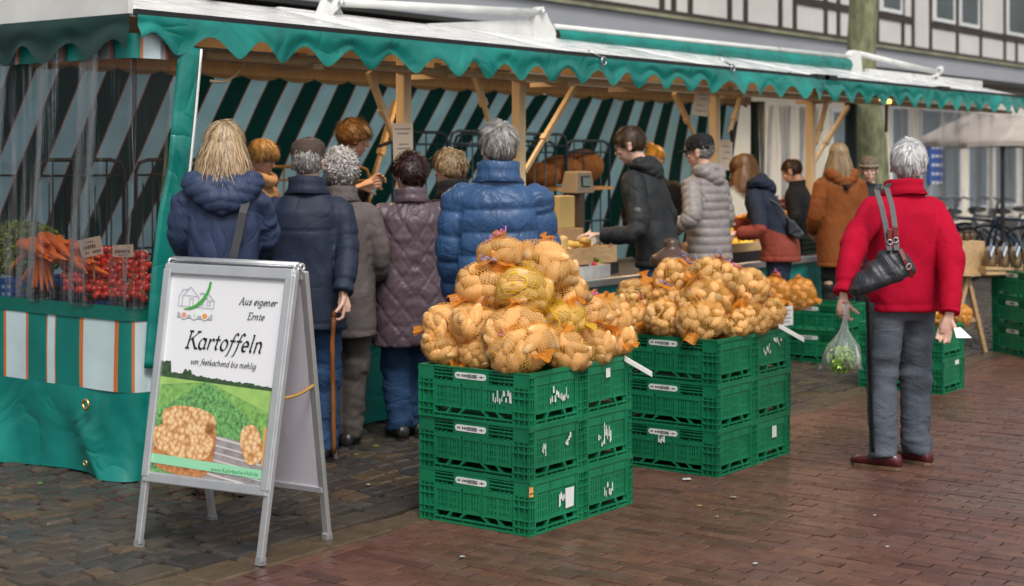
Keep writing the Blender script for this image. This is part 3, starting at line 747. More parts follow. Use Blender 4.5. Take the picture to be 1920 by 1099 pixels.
def relief_faces(mb, D, sx, sz, o, ux, uz, un):
    """o + ux*x + uz*z - un*depth"""
    n, m = D.shape
    def pt(i, j, d): return o + ux * (i * sx) + uz * (j * sz) - un * d
    for j in range(m):
        i = 0
        while i < n:
            k = i
            while k < n and D[k, j] == D[i, j]: k += 1
            if D[i, j] < HOLE: mb.add([pt(i, j, D[i, j]), pt(k, j, D[i, j]), pt(k, j + 1, D[i, j]), pt(i, j + 1, D[i, j])], [(0, 1, 2, 3)])
            i = k
    T = .020
    for j in range(m):
        for i in range(n - 1):
            a, b_ = min(D[i, j], T), min(D[i + 1, j], T)
            if a != b_: mb.add([pt(i + 1, j, a), pt(i + 1, j, b_), pt(i + 1, j + 1, b_), pt(i + 1, j + 1, a)], [(0, 1, 2, 3)])
    for j in range(m - 1):
        i = 0
        while i < n:
            a, b_ = min(D[i, j], T), min(D[i, j + 1], T); k = i
            while k < n and min(D[k, j], T) == a and min(D[k, j + 1], T) == b_: k += 1
            if a != b_: mb.add([pt(i, j + 1, a), pt(k, j + 1, a), pt(k, j + 1, b_), pt(i, j + 1, b_)], [(0, 1, 2, 3)])
            i = k
def crate_body():
    mb = MB(); DL = relief(119, 45, long_side); DS = relief(79, 45, short_side); sz = CH / 45
    hx, hy = CW / 2, CL / 2; X, Y, Z = Vector((1, 0, 0)), Vector((0, 1, 0)), Vector((0, 0, 1))
    relief_faces(mb, DL, CL / 119, sz, Vector((-hx, hy, 0)), -Y, Z, -X)
    relief_faces(mb, DL, CL / 119, sz, Vector((hx, -hy, 0)), Y, Z, X)
    relief_faces(mb, DS, CW / 79, sz, Vector((-hx, -hy, 0)), X, Z, -Y)
    relief_faces(mb, DS, CW / 79, sz, Vector((hx, hy, 0)), -X, Z, Y)
    # rim, inner walls and bottom
    for x0, x1, y0, y1 in ((-hx + .002, -hx + .024, -hy + .002, hy - .002), (hx - .024, hx - .002, -hy + .002, hy - .002), (-hx + .024, hx - .024, -hy + .002, -hy + .024), (-hx + .024, hx - .024, hy - .024, hy - .002)):
        mb.box(x0, x1, y0, y1, CH - .006, CH - .0005)
    mb.box(-hx + .02, hx - .02, -hy + .02, hy - .02, .012, .018)
    for sx in (-1, 1): mb.box(sx * (hx - .034) - .001, sx * (hx - .034) + .001, -hy + .03, hy - .03, .06, CH - .01)
    for sy in (-1, 1): mb.box(-hx + .03, hx - .03, sy * (hy - .034) - .001, sy * (hy - .034) + .001, .06, CH - .01)
    return mb
crate0 = empty('green_crate', (0, 0, -50), 0)
cb = crate_body().build('body', m_crate, crate0)
lab = MB()
L_ = .168; z0, z1 = .176, .203
pts = []
for a in np.linspace(-math.pi / 2, math.pi / 2, 7): pts.append((L_ / 2 - .0135 + .0135 * math.cos(a), .0135 * math.sin(a)))
for a in np.linspace(math.pi / 2, 1.5 * math.pi, 7): pts.append((-L_ / 2 + .0135 + .0135 * math.cos(a), .0135 * math.sin(a)))
LY = .012
lab.loft([[Vector((-CW / 2 + .0026, LY - x, .1895 + z)) for x, z in pts], [Vector((-CW / 2 + .0008, LY - x, .1895 + z)) for x, z in pts]])
lab_o = lab.build('label', m_label, crate0)
bc = MB(); rr = random.Random(3)
def yb(x0, x1, za, zb): bc.box(-CW / 2 + .0002, -CW / 2 + .0009, LY - x1, LY - x0, .1895 + za, .1895 + zb)
x = -.018
while x < .036:
    w_ = rr.choice([.0009, .0016, .0022]); yb(x, x + w_, -.008, .008); x += w_ + rr.choice([.0012, .002])
for i, x in enumerate((-.072, -.066, -.060, -.046, -.036, -.027)): yb(x, x + (.0035 if i < 3 else .0065), -.004, .005)
yb(.044, .074, -.0009, .0009); yb(.055, .062, -.004, .004)
bc.build('barcode', m_ink, lab_o)
def ragged(c, u, v, w_, h, n, rg, off, holes=0):
    mb = MB(); nrm = u.cross(v).normalized() * off
    for k in range(n):                                   # torn strips left by a label
        x = -w_ / 2 + w_ * (k + .5) / n; hw = w_ / n * rg.uniform(.25, .62)
        a, b_ = sorted((rg.uniform(-h / 2, h / 2), rg.uniform(-h / 2, h / 2)))
        if b_ - a < h * .25: b_ = a + h * .4
        pts = [(x - hw, a + rg.uniform(-.004, .004)), (x + hw, a + rg.uniform(-.006, .006)), (x + hw * rg.uniform(.5, 1), b_), (x - hw * rg.uniform(.3, 1), b_ + rg.uniform(-.006, .006))]
        mb.poly([c + u * p + v * q + nrm for p, q in pts])
    return mb
def crate(x, y, z, label, group, rot=0., name='green_crate', scraps=(), seed=0):
    c = copy_tree(crate0); c.location = (x, y, z); c.rotation_euler = (0, 0, rot); c['label'] = label; c['category'] = 'crate'; c['group'] = group
    rj = random.Random(seed * 7 + 1); c.location = (x + rj.uniform(-.002, .002), y + rj.uniform(-.005, .005), z); c.rotation_euler = (0, 0, rot + rj.uniform(-.006, .006))
    rg = random.Random(seed); X, Y, Z = Vector((1, 0, 0)), Vector((0, 1, 0)), Vector((0, 0, 1))
    for kind, face, fx, fz, w_, h in scraps:
        if face == 'long': ctr = Vector((-CW / 2 + .0035, -fx, fz)); u, v = -Y, Z
        else: ctr = Vector((fx, -CL / 2 + .0055, fz)); u, v = X, Z
        if kind == 'torn': o = ragged(ctr, u, v, w_, h, max(4, int(w_ / .011)), rg, .0035).build('torn_label', m_scuff, c)
        elif kind in ('square', 'orange'):
            mb = MB(); k = .004; nn = u.cross(v) * .0045
            mb.poly([ctr + u * (-w_ / 2 + rg.uniform(-k, k)) - v * (h / 2) + nn, ctr + u * (w_ / 2) - v * (h / 2 + rg.uniform(-k, k)) + nn, ctr + u * (w_ / 2 + rg.uniform(-k, k)) + v * (h / 2) + nn, ctr - u * (w_ / 2) + v * (h / 2) + nn])
            mb.build('sticker', m_label if kind == 'square' else m_orange_tag, c)
    return c
G1 = 'green crates stacked under the nearest potato bags'
Z = [0.0, CH, 2 * CH]; pos = ('bottom', 'middle', 'top')
S1X = (5.18 + CW / 2, 5.18 + CW + .004 + CW / 2); S1Y = 3.79 + CL / 2
sc1 = {(0, 0): [('torn', 'short', .06, .115, .09, .06), ('square', 'short', .09, .115, .062, .085), ('orange', 'short', -.185, .185, .03, .042)], (0, 1): [('torn', 'short', -.09, .12, .03, .06), ('torn', 'short', .085, .12, .045, .06)],
       (0, 2): [('torn', 'short', .02, .11, .14, .06), ('torn', 'long', .155, .115, .10, .055)], (1, 0): [('torn', 'short', .0, .10, .075, .07)], (1, 1): [('torn', 'short', .0, .12, .06, .11), ('torn', 'short', -.05, .09, .05, .05)], (1, 2): [('square', 'short', .0, .165, .036, .042)]}
lab1 = {(0, 0): 'bottom green crate with orange corner sticker, in the nearest front column', (0, 1): 'middle green crate with two torn label scraps, in the nearest front column', (0, 2): 'top green crate with torn label on its long side, under the nearest potato bags',
        (1, 0): 'bottom green crate of the second column in the nearest stack', (1, 1): 'middle green crate with long torn label, second column of the nearest stack', (1, 2): 'top green crate with small square white sticker, second column of the nearest stack'}
for (i, j), sc in sc1.items(): crate(S1X[i], S1Y, Z[j], lab1[(i, j)], G1, seed=i * 5 + j + 2, scraps=sc, rot=.004 * (j - 1))
G2 = 'green crates stacked under the second potato pile'
S2X = (6.70 + CW / 2, 6.70 + CW + .004 + CW / 2); S2Y = 3.765 + CL / 2
sc2 = {(0, 0): [('torn', 'long', -.02, .16, .04, .05)], (0, 1): [], (0, 2): [], (1, 0): [('square', 'short', .02, .14, .05, .06)], (1, 1): [], (1, 2): [('torn', 'short', -.07, .12, .08, .06), ('torn', 'short', .05, .16, .09, .04)]}
for (i, j), sc in sc2.items():
    crate(S2X[i], S2Y, Z[j], '%s green crate of the %s column in the stack beside the bollard' % (pos[j], ('near', 'far')[i]), G2, seed=40 + i * 5 + j, scraps=sc, rot=-.004 * (j - 1))
G3 = 'green crates low by the counter'
for j in range(2): crate(11.15, 5.35, Z[j], '%s green crate of the low stack against the counter below the rust jacket' % ('lower', 'upper')[j], G3, rot=0, seed=60 + j)
G4 = 'green crates behind the person in red'
for j in range(2): crate(10.15, 3.90 + CL / 2, Z[j], '%s green crate of the stack behind the grey trouser legs' % ('lower', 'upper')[j], G4, seed=70 + j, scraps=[('square', 'short', .06, .19, .07, .03)] if j == 0 else [])
G5 = 'green crates under the goods table'
for j in range(3):
    crate(12.45, 4.12, Z[j], '%s green crate in the stack under the paper bags at the right edge' % pos[j], G5, seed=80 + j, rot=math.radians(-38))
    crate(12.90, 3.72, Z[j], '%s green crate outermost at the right picture edge' % pos[j], G5, seed=90 + j, rot=math.radians(-38))
bpy.data.objects.remove(crate0); 
for o in (cb, lab_o) + tuple(CHILD.get('label', [])):
    pass
for o in [o for o in bpy.data.objects if o.type == 'MESH' and o.name in ('body', 'label', 'barcode')]:
    bpy.data.objects.remove(o)

# ================================================================== POTATO BAGS
def potato_mat(name, c):
    return mat(name, c, rough=.65, var=.34, vs=24, bump=.35, bs=60, island=.65, spec=.35)
m_pot = potato_mat('washed_potato', (.68, .43, .20)); m_pot2 = potato_mat('small_potato', (.68, .45, .21))
NETC = (.90, .47, .09)
m_net = net_mat('orange_net', NETC, 38, 62, .14, .19, .04)
m_net_y = net_mat('yellow_net', (.82, .55, .03), 34, 52, .17, .20, .07)
m_net_s = net_mat('orange_net_fine', NETC, 42, 68, .13, .18, .04)
m_net_d = net_mat('orange_net_dense', (.84, .34, .04), 30, 44, .40, .40, .3)
m_net_far = net_mat('deep_orange_net', (.82, .33, .015), 34, 52, .20, .22, .14)
m_tail = net_mat('net_hem', (.85, .30, .02), 16, 20, .42, .42, .12)
m_tail_y = net_mat('yellow_net_hem', (.80, .48, .03), 16, 20, .45, .45, .2)
m_tie = mat('violet_clip_band', (.20, .19, .42), rough=.4, var=.3, vs=30)
m_tie2 = mat('pink_clip_band', (.55, .12, .35), rough=.4, var=.3, vs=30)
def potato_mesh(name, r, seed, m):
    mb = MB(); rings = []
    nu, nv = 12, 8
    for i in range(nv + 1):
        th = min(max(math.pi * i / nv, .12), math.pi - .12)
        ring = []
        for k in range(nu):
            a = 2 * math.pi * k / nu; q = Vector((math.sin(th) * math.cos(a), math.sin(th) * math.sin(a), -math.cos(th)))
            s_ = 1 + .13 * n1(q.x * 1.3, q.y * 1.3, q.z * 1.3, seed) + .05 * n1(q.x * 3, q.y * 3, q.z * 3, seed + 3)
            ring.append((q.x * r[0] * s_, q.y * r[1] * s_, q.z * r[2] * s_))
        rings.append(ring)
    return mb.loft(rings).mesh(name, m, smooth=True)
POT = [potato_mesh('potato', (.0255 * a, .024 * a,   .0415 * a * b_), 10 + i, m_pot) for i, (a, b_) in enumerate(((1, 1), (1.08, 1.1), (.9, 1.15), (1.05, .92), (.95, 1.3)))]
POTS = [potato_mesh('potato', (.0185 * a, .0175 * a, .025 * a * b_), 30 + i, m_pot2) for i, (a, b_) in enumerate(((1, 1), (1.1, 1.05), (.92, 1.1), (1.05, .92)))]
ICO = []
def sphere_dirs(nu, nv):
    return [[Vector((math.sin(th) * math.cos(a), math.sin(th) * math.sin(a), -math.cos(th))) for a in (2 * math.pi * k / nu for k in range(nu))] for th in (min(max(math.pi * i / nv, .02), math.pi - .02) for i in range(nv + 1))]
def bag_proto(name, radii, n, pots, psz, net, seed, tailm):
    """a net bag: potatoes packed under a taut net hull, a gathered neck with its clip band, a flared hem"""
    rg = random.Random(seed); root = empty(name, (0, 0, -60))
    R = Vector(radii); ctrs = []
    # spread over the ellipsoid
    k = 0; ga = math.pi * (3 - math.sqrt(5))
    for i in range(n):
        z = 1 - 2 * (i + .5) / n; rr_ = math.sqrt(1 - z * z); a = ga * i
        q = Vector((rr_ * math.cos(a), rr_ * math.sin(a), z)); q = (q + Vector((rg.uniform(-1, 1), rg.uniform(-1, 1), rg.uniform(-1, 1))) * .16).normalized()
        boxy = 1 / max(abs(q.x), abs(q.y), abs(q.z)) ** .35
        c = Vector((q.x * (R.x - psz), q.y * (R.y - psz), q.z * (R.z - psz))) * boxy * rg.uniform(.93, 1.03)
        nrm = Vector((q.x / R.x, q.y / R.y, q.z / R.z)).normalized()
        t = nrm.orthogonal().normalized(); t = Matrix.Rotation(rg.uniform(0, 6.28), 3, nrm) @ t
        t = (t + Vector((.7, .0, 0)) * rg.uniform(0, 1)).normalized(); t = (t + nrm * rg.uniform(-.12, .12)).normalized()
        o = link(bpy.data.objects.new('potato', rg.choice(pots))); o.location = c
        s_ = rg.uniform(.85, 1.18); o.scale = (s_, s_, s_); o.rotation_euler = t.to_track_quat('Z', 'Y').to_euler(); setparent(o, root)
        ctrs.append((c, psz * s_ * 1.0))
    # hull of the potatoes, as a star-shaped net
    nu, nv = 40, 24; dirs = sphere_dirs(nu, nv); Dd = np.array([tuple(q) for r_ in dirs for q in r_])
    H = np.max(Dd @ np.array([tuple(c) for c, r_ in ctrs]).T + np.array([r_ for c, r_ in ctrs])[None, :] * 1.27, axis=1)
    dots = Dd @ Dd.T; rad = np.min(np.where(dots > .15, H[None, :] / np.maximum(dots, .15), 9), axis=1)
    V = Dd * rad[:, None]; V += vnoise(V * 45, seed)[:, None] * Dd * .0022
    mb = MB(); mb.v = [tuple(p) for p in V]
    for i in range(nv):
        for j in range(nu):
            j2 = (j + 1) % nu; mb.f.append((i * nu + j, i * nu + j2, (i + 1) * nu + j2, (i + 1) * nu + j)); mb.m.append(0)
    for i, p in enumerate(V): mb.uv[i] = (math.atan2(p[1], p[0]) / (2 * math.pi) * 1.25 if True else 0, p[2] * 1.7)
    # unwrap seam: give UVs by position instead so the threads stay even
    for i, p in enumerate(V): mb.uv[i] = (p[0] * 1.9 + p[1] * 1.6, p[2] * 2.0 + p[1] * .5)
    mb.build('net', net, root, smooth=True)
    tilt = rg.uniform(-.9, .9); top = Vector((tilt * R.x, 0, 1)).normalized()
    i0 = int(np.argmax(Dd @ np.array(tuple(top)))); tp = Vector(V[i0])
    ax = (top + Vector((rg.uniform(-.8, .8), rg.uniform(-.3, .9), 0))).normalized()
    sc_ = (.95, .6, .5)[seed % 3]
    prof = [(r_ * (sc_ + .1), h * sc_) for r_, h in [(.060, -.020), (.036, .0), (.014, .012), (.011, .020), (.018, .034), (.024, .044)]]
    qx = ax.orthogonal().normalized(); qy = ax.cross(qx); rings = []
    for r_, h in prof: rings.append([tp + ax * h + (qx * math.cos(a) + qy * math.sin(a)) * r_ * (1 + .25 * math.sin(a * 5 + h * 40)) for a in (2 * math.pi * k / 20 for k in range(20))])
    mb = MB(); mb.loft(rings, caps=False)
    for i in range(len(mb.v)): mb.uv[i] = ((i % 20) / 20 * 1.2, (i // 20) / 6 * .6)
    mb.build('neck', m_net_d if net is not m_net_y else m_net_y, root, smooth=True)
    mb = MB(); c = tp + ax * .016 * sc_
    mb.tube([c + (qx * math.cos(a) + qy * math.sin(a)) * (.014 + .003 * math.sin(a * 7)) + ax * .004 * math.sin(a * 5) for a in np.linspace(0, 9, 26)], .0042, 5)
    for s_ in (-1, 1): mb.tube([c + qx * s_ * .012, c + qx * s_ * .03 + ax * .012, c + qx * s_ * .042 + qy * .012 - ax * .004, c + qx * s_ * .055 + ax * .014], [.0045, .004, .0045, .003], 5)
    if seed % 5 in (0, 2, 3): mb.build('clip_band', m_tie if seed % 5 else m_tie2, root, smooth=True)
    # hem flap
    a0 = rg.choice([-2.2, -1.0, -.4, 2.6]); dv = Vector((math.cos(a0), math.sin(a0), -.45)).normalized(); i0 = int(np.argmax(Dd @ np.array(tuple(dv)))); tp = Vector(V[i0]) * .97
    sd = dv.cross(Vector((0, 0, 1))).normalized(); upv = sd.cross(dv)
    mb = MB(); hw = rg.uniform(.035, .055)
    mb.grid(10, 6, lambda u, v: tp + dv * (.05 * v - .012) + sd * (u - .5) * 2 * hw * (.75 + .35 * v) + upv * (.012 * math.sin(u * 9 + seed) * (.4 + v) - .012 * v), uvfn=lambda u, v: (u * .9, v * .7))
    mb.build('net_hem', tailm, root, smooth=True)
    return root
BIG = [bag_proto('potato_bag', (.118 + .008 * (i % 2), .088, .080 + .006 * (i % 3)), 28 + (i % 3) * 2, POT, .0255, m_net, 100 + i, m_tail) for i in range(5)]
YEL = [bag_proto('potato_bag', (.105, .080, .078), 24, POT, .0255, m_net_y, 120 + i, m_tail_y) for i in range(2)]
SML = [bag_proto('potato_bag', (.110 + .006 * (i % 2), .092, .090), 54, POTS, .0185, m_net_s, 140 + i, m_tail) for i in range(4)]
FAR = [bag_proto('potato_bag', (.115, .095, .105), 40, POTS, .021, m_net_far, 160 + i, m_tail) for i in range(2)]
def bag(proto, c, rz, tilt, scale, label, group, swirl=0.):
    o = copy_tree(proto); o.location = c
    o.rotation_euler = (Matrix.Rotation(rz, 3, 'Z') @ Matrix.Rotation(tilt, 3, 'Y') @ Matrix.Rotation(swirl, 3, 'X')).to_euler(); o.scale = (scale,) * 3
    tag(o, label, 'potato bag', group); return o
def pile(list_, sc, ox, oy, xe, ye, protos, yel, bw, grp, seedlab, ztop, ylist=(), extra=.115):
    rg = random.Random(5)
    for i, (x0, y0, x1, y1, txt) in enumerate(list_):
        px, py = ox + (x0 + x1) / 2 / sc, oy + (y0 + y1) / 2 / sc; k = (px - 960) / F_PX
        base = max(xe / (CY_ + SY_ * k), ye / (SY_ - CY_ * k))
        d = base + extra
        for _ in range(3):
            z = EYE - (py - HZ) / F_PX * d; lev = max(0, (z - ztop - .07) / .11); d = base + extra + lev * .085
        wpx = (x1 - x0) / sc; wm = wpx * d / F_PX; hm = (y1 - y0) / sc * d / F_PX
        s_ = max(.72, min(1.2, (wm * .5 + hm * .62) / bw)) * 1.03
        pr = yel[i % len(yel)] if i in ylist else protos[i % len(protos)]
        c = P(px, py, d); c.z = max(c.z, ztop + .070 * s_)
        bag(pr, c, rg.uniform(-.7, .7) + math.radians(-53), rg.uniform(-.45, .45), s_, txt, grp, rg.uniform(-.3, .3))
B1 = [(45, 800, 300, 995, 'potato bag at the left bottom corner of the nearest pile'), (85, 565, 345, 830, 'potato bag on the left slope of the nearest pile, above the corner bag'), (290, 830, 490, 1000, 'potato bag in the bottom row behind the crate label of the nearest stack'),
      (290, 575, 560, 870, 'potato bag in the second row, left of the big central bag'), (430, 610, 870, 870, 'big central potato bag with long potatoes, front of the nearest pile'), (475, 835, 910, 1025, 'wide potato bag at the front corner of the nearest pile with flat net hem'),
      (850, 765, 1095, 1000, 'potato bag hanging over the crate corner right of the wide front bag'), (1080, 740, 1280, 950, 'potato bag in the bottom row over the second crate column'), (1240, 750, 1430, 930, 'potato bag at the right bottom corner of the nearest pile'),
      (830, 565, 1110, 780, 'yellow potato bag lying under the upper yellow one'), (1050, 510, 1300, 750, 'potato bag right of the lower yellow bag, second row'), (1180, 510, 1375, 750, 'rounded potato bag on the right shoulder of the nearest pile'),
      (310, 300, 580, 600, 'potato bag with violet tie left of the yellow bag'), (560, 300, 850, 630, 'upper yellow net potato bag in the middle of the nearest pile'), (820, 380, 1120, 590, 'potato bag with violet tie right of the upper yellow bag'),
      (410, 120, 700, 320, 'topmost left potato bag with gathered knot, nearest pile'), (665, 160, 1010, 410, 'topmost right potato bag of the nearest pile')]
pile(B1, 3.663, 790, 420, 5.18, 3.79, BIG, YEL, .175, 'bags of large potatoes on the nearest crates', 'nearest', .669, ylist=(9, 13))
for i, (x, y, z) in enumerate(((5.42, 4.2, .76), (5.62, 4.1, .78), (5.85, 4.1, .76), (5.5, 4.1, .93), (5.66, 4.08, .95), (5.36, 4.05, .77), (5.55, 3.98, .78))):
    bag(BIG[i % 5], Vector((x, y, z)), i * 1.3, .2, 1.0, 'potato bag buried inside the nearest pile', 'bags of large potatoes on the nearest crates')
B2 = [(60, 680, 430, 985, 'small potato bag at the left bottom of the second pile'), (90, 350, 490, 730, 'small potato bag on the left slope of the second pile, below the bollard'), (430, 430, 800, 730, 'small potato bag in the second row under the top left one'),
      (430, 600, 810, 990, 'small potato bag bottom row, left of the wide front bag'), (690, 725, 1260, 1015, 'wide small potato bag at the front corner of the second pile'), (780, 370, 1250, 790, 'tall central small potato bag of the second pile'),
      (470, 175, 960, 470, 'topmost left small potato bag in front of the bollard'), (890, 150, 1385, 490, 'topmost right small potato bag of the second pile'), (1240, 260, 1690, 650, 'small potato bag with pink tie on the right slope of the second pile'),
      (1220, 690, 1550, 975, 'small potato bag with violet tie, bottom row right of the wide front bag'), (1370, 630, 1760, 925, 'small potato bag bottom right above the far crate column'), (1600, 510, 1850, 885, 'small potato bag at the far right end of the second pile')]
pile(B2, 6.0, 1150, 470, 6.70, 3.765, SML, SML, .185, 'bags of small potatoes on the second crates', 'second', .669, extra=.09)
for i, (x, y, z) in enumerate(((6.95, 4.15, .77), (7.15, 4.05, .78), (7.35, 4.1, .77), (7.1, 4.1, .92), (6.9, 4.0, .8), (7.0, 4.2, .9))):
    bag(SML[i % 4], Vector((x, y, z)), i * 1.1, .2, 1.0, 'small potato bag buried inside the second pile', 'bags of small potatoes on the second crates')
bag(FAR[0], P(1450, 548, 11.62), -.8, .1, 1.08, 'deep orange potato bag by the counter, left of its twin', 'bags on the low crates by the counter'); bag(FAR[1], P(1499, 552, 11.7), -.9, -.2, 1.12, 'deep orange potato bag by the counter, right of its twin', 'bags on the low crates by the counter')
bag(FAR[0], P(1750, 585, 10.55), .3, .1, .95, 'potato bag showing between the red fleece and the right arm', 'bags behind the person in red'); bag(FAR[1], P(1798, 592, 10.7), 1.2, .2, .8, 'potato bag showing right of the red sleeve', 'bags behind the person in red')
bag(FAR[1], P(1745, 568, 10.75), .6, 0, .9, 'topmost potato bag behind the red fleece', 'bags behind the person in red')
def drop(root):
    for ch in CHILD.get(root.name, []): drop(ch)
    bpy.data.objects.remove(root)
for r_ in BIG + YEL + SML + FAR:
    kids = list(CHILD.get(r_.name, []))
    for k in kids: bpy.data.objects.remove(k)
    bpy.data.objects.remove(r_)
# price slips fixed to the stacks
def slip(px0, py0, px1, py1, d, h, label, post=True, txt=True):
    a = P(px0, py0, d); b_ = P(px1, py1, d - .05); r_ = empty('price_slip', a, 0, label, 'price sign'); a0 = Vector(a)
    mb = MB(); n_ = Vector((0, 0, -h)); q = [Vector(), b_ - a0, b_ - a0 + n_, n_]; e = Vector((.004, .003, .002))
    mb.loft([q, [p + e for p in q]]); mb.build('sheet', m_paper, r_)
    if txt:
        t = MB()
        for k in range(4):
            f0 = q[0].lerp(q[3], .15 + .2 * k); f1 = q[1].lerp(q[2], .15 + .2 * k); c0 = f0.lerp(f1, .15); c1 = f0.lerp(f1, .85 - .12 * (k % 2))
            t.poly([c0 - e * .3, c1 - e * .3, c1 + n_ * .07 - e * .3, c0 + n_ * .07 - e * .3])
        t.build('lettering', mat('faint_grey_print', (.35, .36, .38), var=0), r_)
    return r_
slip(1171, 668, 1223, 698, 7.0, .022, 'white price slip sticking out beside the nearest potato bags', txt=False)
slip(1460, 607, 1508, 634, 8.1, .022, 'white price slip sticking out beside the second potato pile', txt=False)
slip(1463, 578, 1487, 574, 11.35, .135, 'white upright price sheet on the low crates by the counter')
# ================================================================== A-FRAME SIGN
def stroke_font():
    """broad-nib italic letters as strokes in a box of x-height 1 (ascender 1.65, descender -.6)"""
    def arc(cx, cy, rx, ry, a0, a1, n=9): return [(cx + rx * math.cos(math.radians(a0 + (a1 - a0) * i / n)), cy + ry * math.sin(math.radians(a0 + (a1 - a0) * i / n))) for i in range(n + 1)]
    bowl = lambda cx: arc(cx, .5, .34, .5, 60, 420, 16)
    tail = lambda x: [(x, .18), (x + .06, .04), (x + .2, .06)]
    nn = lambda x: [[(x - .1, .9), (x, .98), (x, 0)], [(x, .6)] + arc(x + .27, .62, .27, .38, 160, 0, 8) + [(x + .54, .2), (x + .6, .03), (x + .72, .08)]]
    F = {}
    F['a'] = (.92, [arc(.38, .48, .34, .5, 40, 330, 14), [(.7, .98), (.7, .15), (.77, .03), (.9, .1)]])
    F['b'] = (.9, [[(.02, 1.62), (.12, 1.65), (.12, .1)], arc(.42, .48, .32, .5, 150, -170, 14)])
    F['c'] = (.78, [arc(.42, .5, .36, .5, 50, 310, 13)])
    F['d'] = (.95, [arc(.38, .48, .34, .5, 40, 330, 14), [(.6, 1.62), (.7, 1.65), (.7, .12), (.78, .03), (.9, .1)]])
    F['e'] = (.78, [[(.08, .5), (.68, .55)] + arc(.40, .52, .30, .46, 5, 310, 13)])
    F['f'] = (.62, [[(.72, 1.55), (.58, 1.66), (.42, 1.55), (.32, 1.1), (.25, .2), (.12, -.4), (-.05, -.5)], [(.05, .95), (.58, .95)]])
    F['g'] = (.9, [arc(.38, .52, .32, .46, 40, 330, 14), [(.7, .98), (.7, -.2), (.5, -.55), (.2, -.55), (.05, -.4)]])
    F['h'] = (.98, [[(.02, 1.62), (.12, 1.65), (.12, 0)]] + [nn(.12)[1]])
    F['i'] = (.46, [[(.06, .9), (.18, .98), (.18, .2), (.24, .03), (.38, .1)], [(.2, 1.35), (.23, 1.42)]])
    F['k'] = (.86, [[(.02, 1.62), (.12, 1.65), (.12, 0)], [(.66, .92), (.14, .42)], [(.3, .55), (.68, .05), (.82, .08)]])
    F['l'] = (.46, [[(.06, 1.62), (.18, 1.65), (.18, .2), (.24, .03), (.38, .1)]])
    F['m'] = (1.5, nn(.12) + [nn(.66)[1]]); F['n'] = (.98, nn(.12))
    F['o'] = (.84, [bowl(.42)])
    F['r'] = (.66, [[(.02, .9), (.12, .98), (.12, 0)], [(.12, .55), (.3, .92), (.46, .98), (.58, .88)]])
    F['s'] = (.66, [[(.55, .85), (.4, .98), (.18, .9), (.14, .7), (.3, .55), (.48, .4), (.5, .16), (.3, .0), (.06, .12)]])
    F['t'] = (.56, [[(.22, 1.3), (.2, .25), (.28, .03), (.48, .12)], [(.02, .95), (.5, .95)]])
    F['u'] = (.98, [[(.02, .9), (.12, .98), (.12, .3), (.22, .05), (.42, .05), (.66, .35)], [(.68, .98), (.68, .15), (.76, .03), (.9, .1)]])
    F['v'] = (.82, [[(.0, .9), (.1, .98), (.34, .0), (.6, .5), (.68, .98)]])
    F['w'] = (1.2, [[(.0, .9), (.1, .98), (.3, .0), (.58, .8), (.72, .0), (1.0, .5), (1.08, .98)]])
    F['K'] = (1.32, [[(.2, 1.6), (.2, 0)], [(.02, 1.6), (.42, 1.6)], [(.02, 0), (.42, 0)], [(1.12, 1.58), (.24, .72)], [(.5, .95), (1.1, .04), (1.34, .0)], [(.92, 1.6), (1.28, 1.6)]])
    F['A'] = (1.3, [[(.0, 0), (.62, 1.62), (1.08, 0)], [(.28, .6), (.92, .6)], [(-.1, 0), (.2, 0)], [(.92, 0), (1.28, 0)]])
    F['E'] = (1.1, [[(.2, 1.58), (.2, 0)], [(.05, 1.6), (.98, 1.6), (.98, 1.35)], [(.2, .84), (.7, .84)], [(.05, 0), (.98, 0), (1.04, .3)]])
    F[' '] = (.45, [])
    return F
FONT = stroke_font()
def text_strokes(txt, size, nib, shear=.24, font=FONT):
    out = []; x = 0
    for ch in txt:
        w_, st = font[ch]
        for s_ in st: out.append([((x + a + shear * b_) * size, b_ * size) for a, b_ in s_])
        x += w_ + .1
    return out, x * size
def nib_faces(mb, stroke, nib, toW, thin=.28, ang=38, mi=0):
    dx, dy = math.cos(math.radians(ang)) * nib / 2, math.sin(math.radians(ang)) * nib / 2
    for (a, b_) in zip(stroke, stroke[1:]):
        t = Vector((b_[0] - a[0], b_[1] - a[1])); L_ = t.length
        if L_ < 1e-7: continue
        t /= L_; n_ = Vector((-t.y, t.x)); wd = max(abs(n_.x * dx + n_.y * dy), nib * thin / 2)
        e = t * wd * .5
        mb.poly([toW(*(Vector(a) - n_ * wd - e)), toW(*(Vector(b_) - n_ * wd + e)), toW(*(Vector(b_) + n_ * wd + e)), toW(*(Vector(a) + n_ * wd - e))], mi)
sign = empty('pavement_sign', G(430, 1020), 0, 'white A-frame pavement sign advertising potatoes', 'pavement sign'); sign.location = (0, 0, 0)
FL, FR, RL, RR = G(260, 1026), G(488, 1060), G(399, 977), G(614, 1012)
TL, TR = PX(318, 496, 4.36), PX(556, 508, 4.42)
TL = P(318, 496, 6.44); TR = P(558, 509, 6.16)
pn = (FR - FL).cross(TL - FL).normalized(); TR = TR - pn * (TR - FL).dot(pn)
RTL, RTR = TL + Vector((.05, .0, -.005)), TR + Vector((.05, .0, -.005))
def leg(a, b_, name='leg'):
    mb = MB(); mb.bar(a, b_, .032, .022, up=(1, 0, 0)); o = mb.build(name, m_alu, sign, bevel=.003); return o
for a, b_ in ((FL, TL), (FR, TR), (RL, RTL), (RR, RTR)):
    leg(a + Vector((0, 0, .012)), b_)
    mb = MB(); mb.bar(a, a + (b_ - a).normalized() * .03, .034, .026); mb.build('foot_cap', mat('grey_plastic', (.25, .25, .26), rough=.6), sign)
Uf = (FR - FL); Wf = (TL - FL)
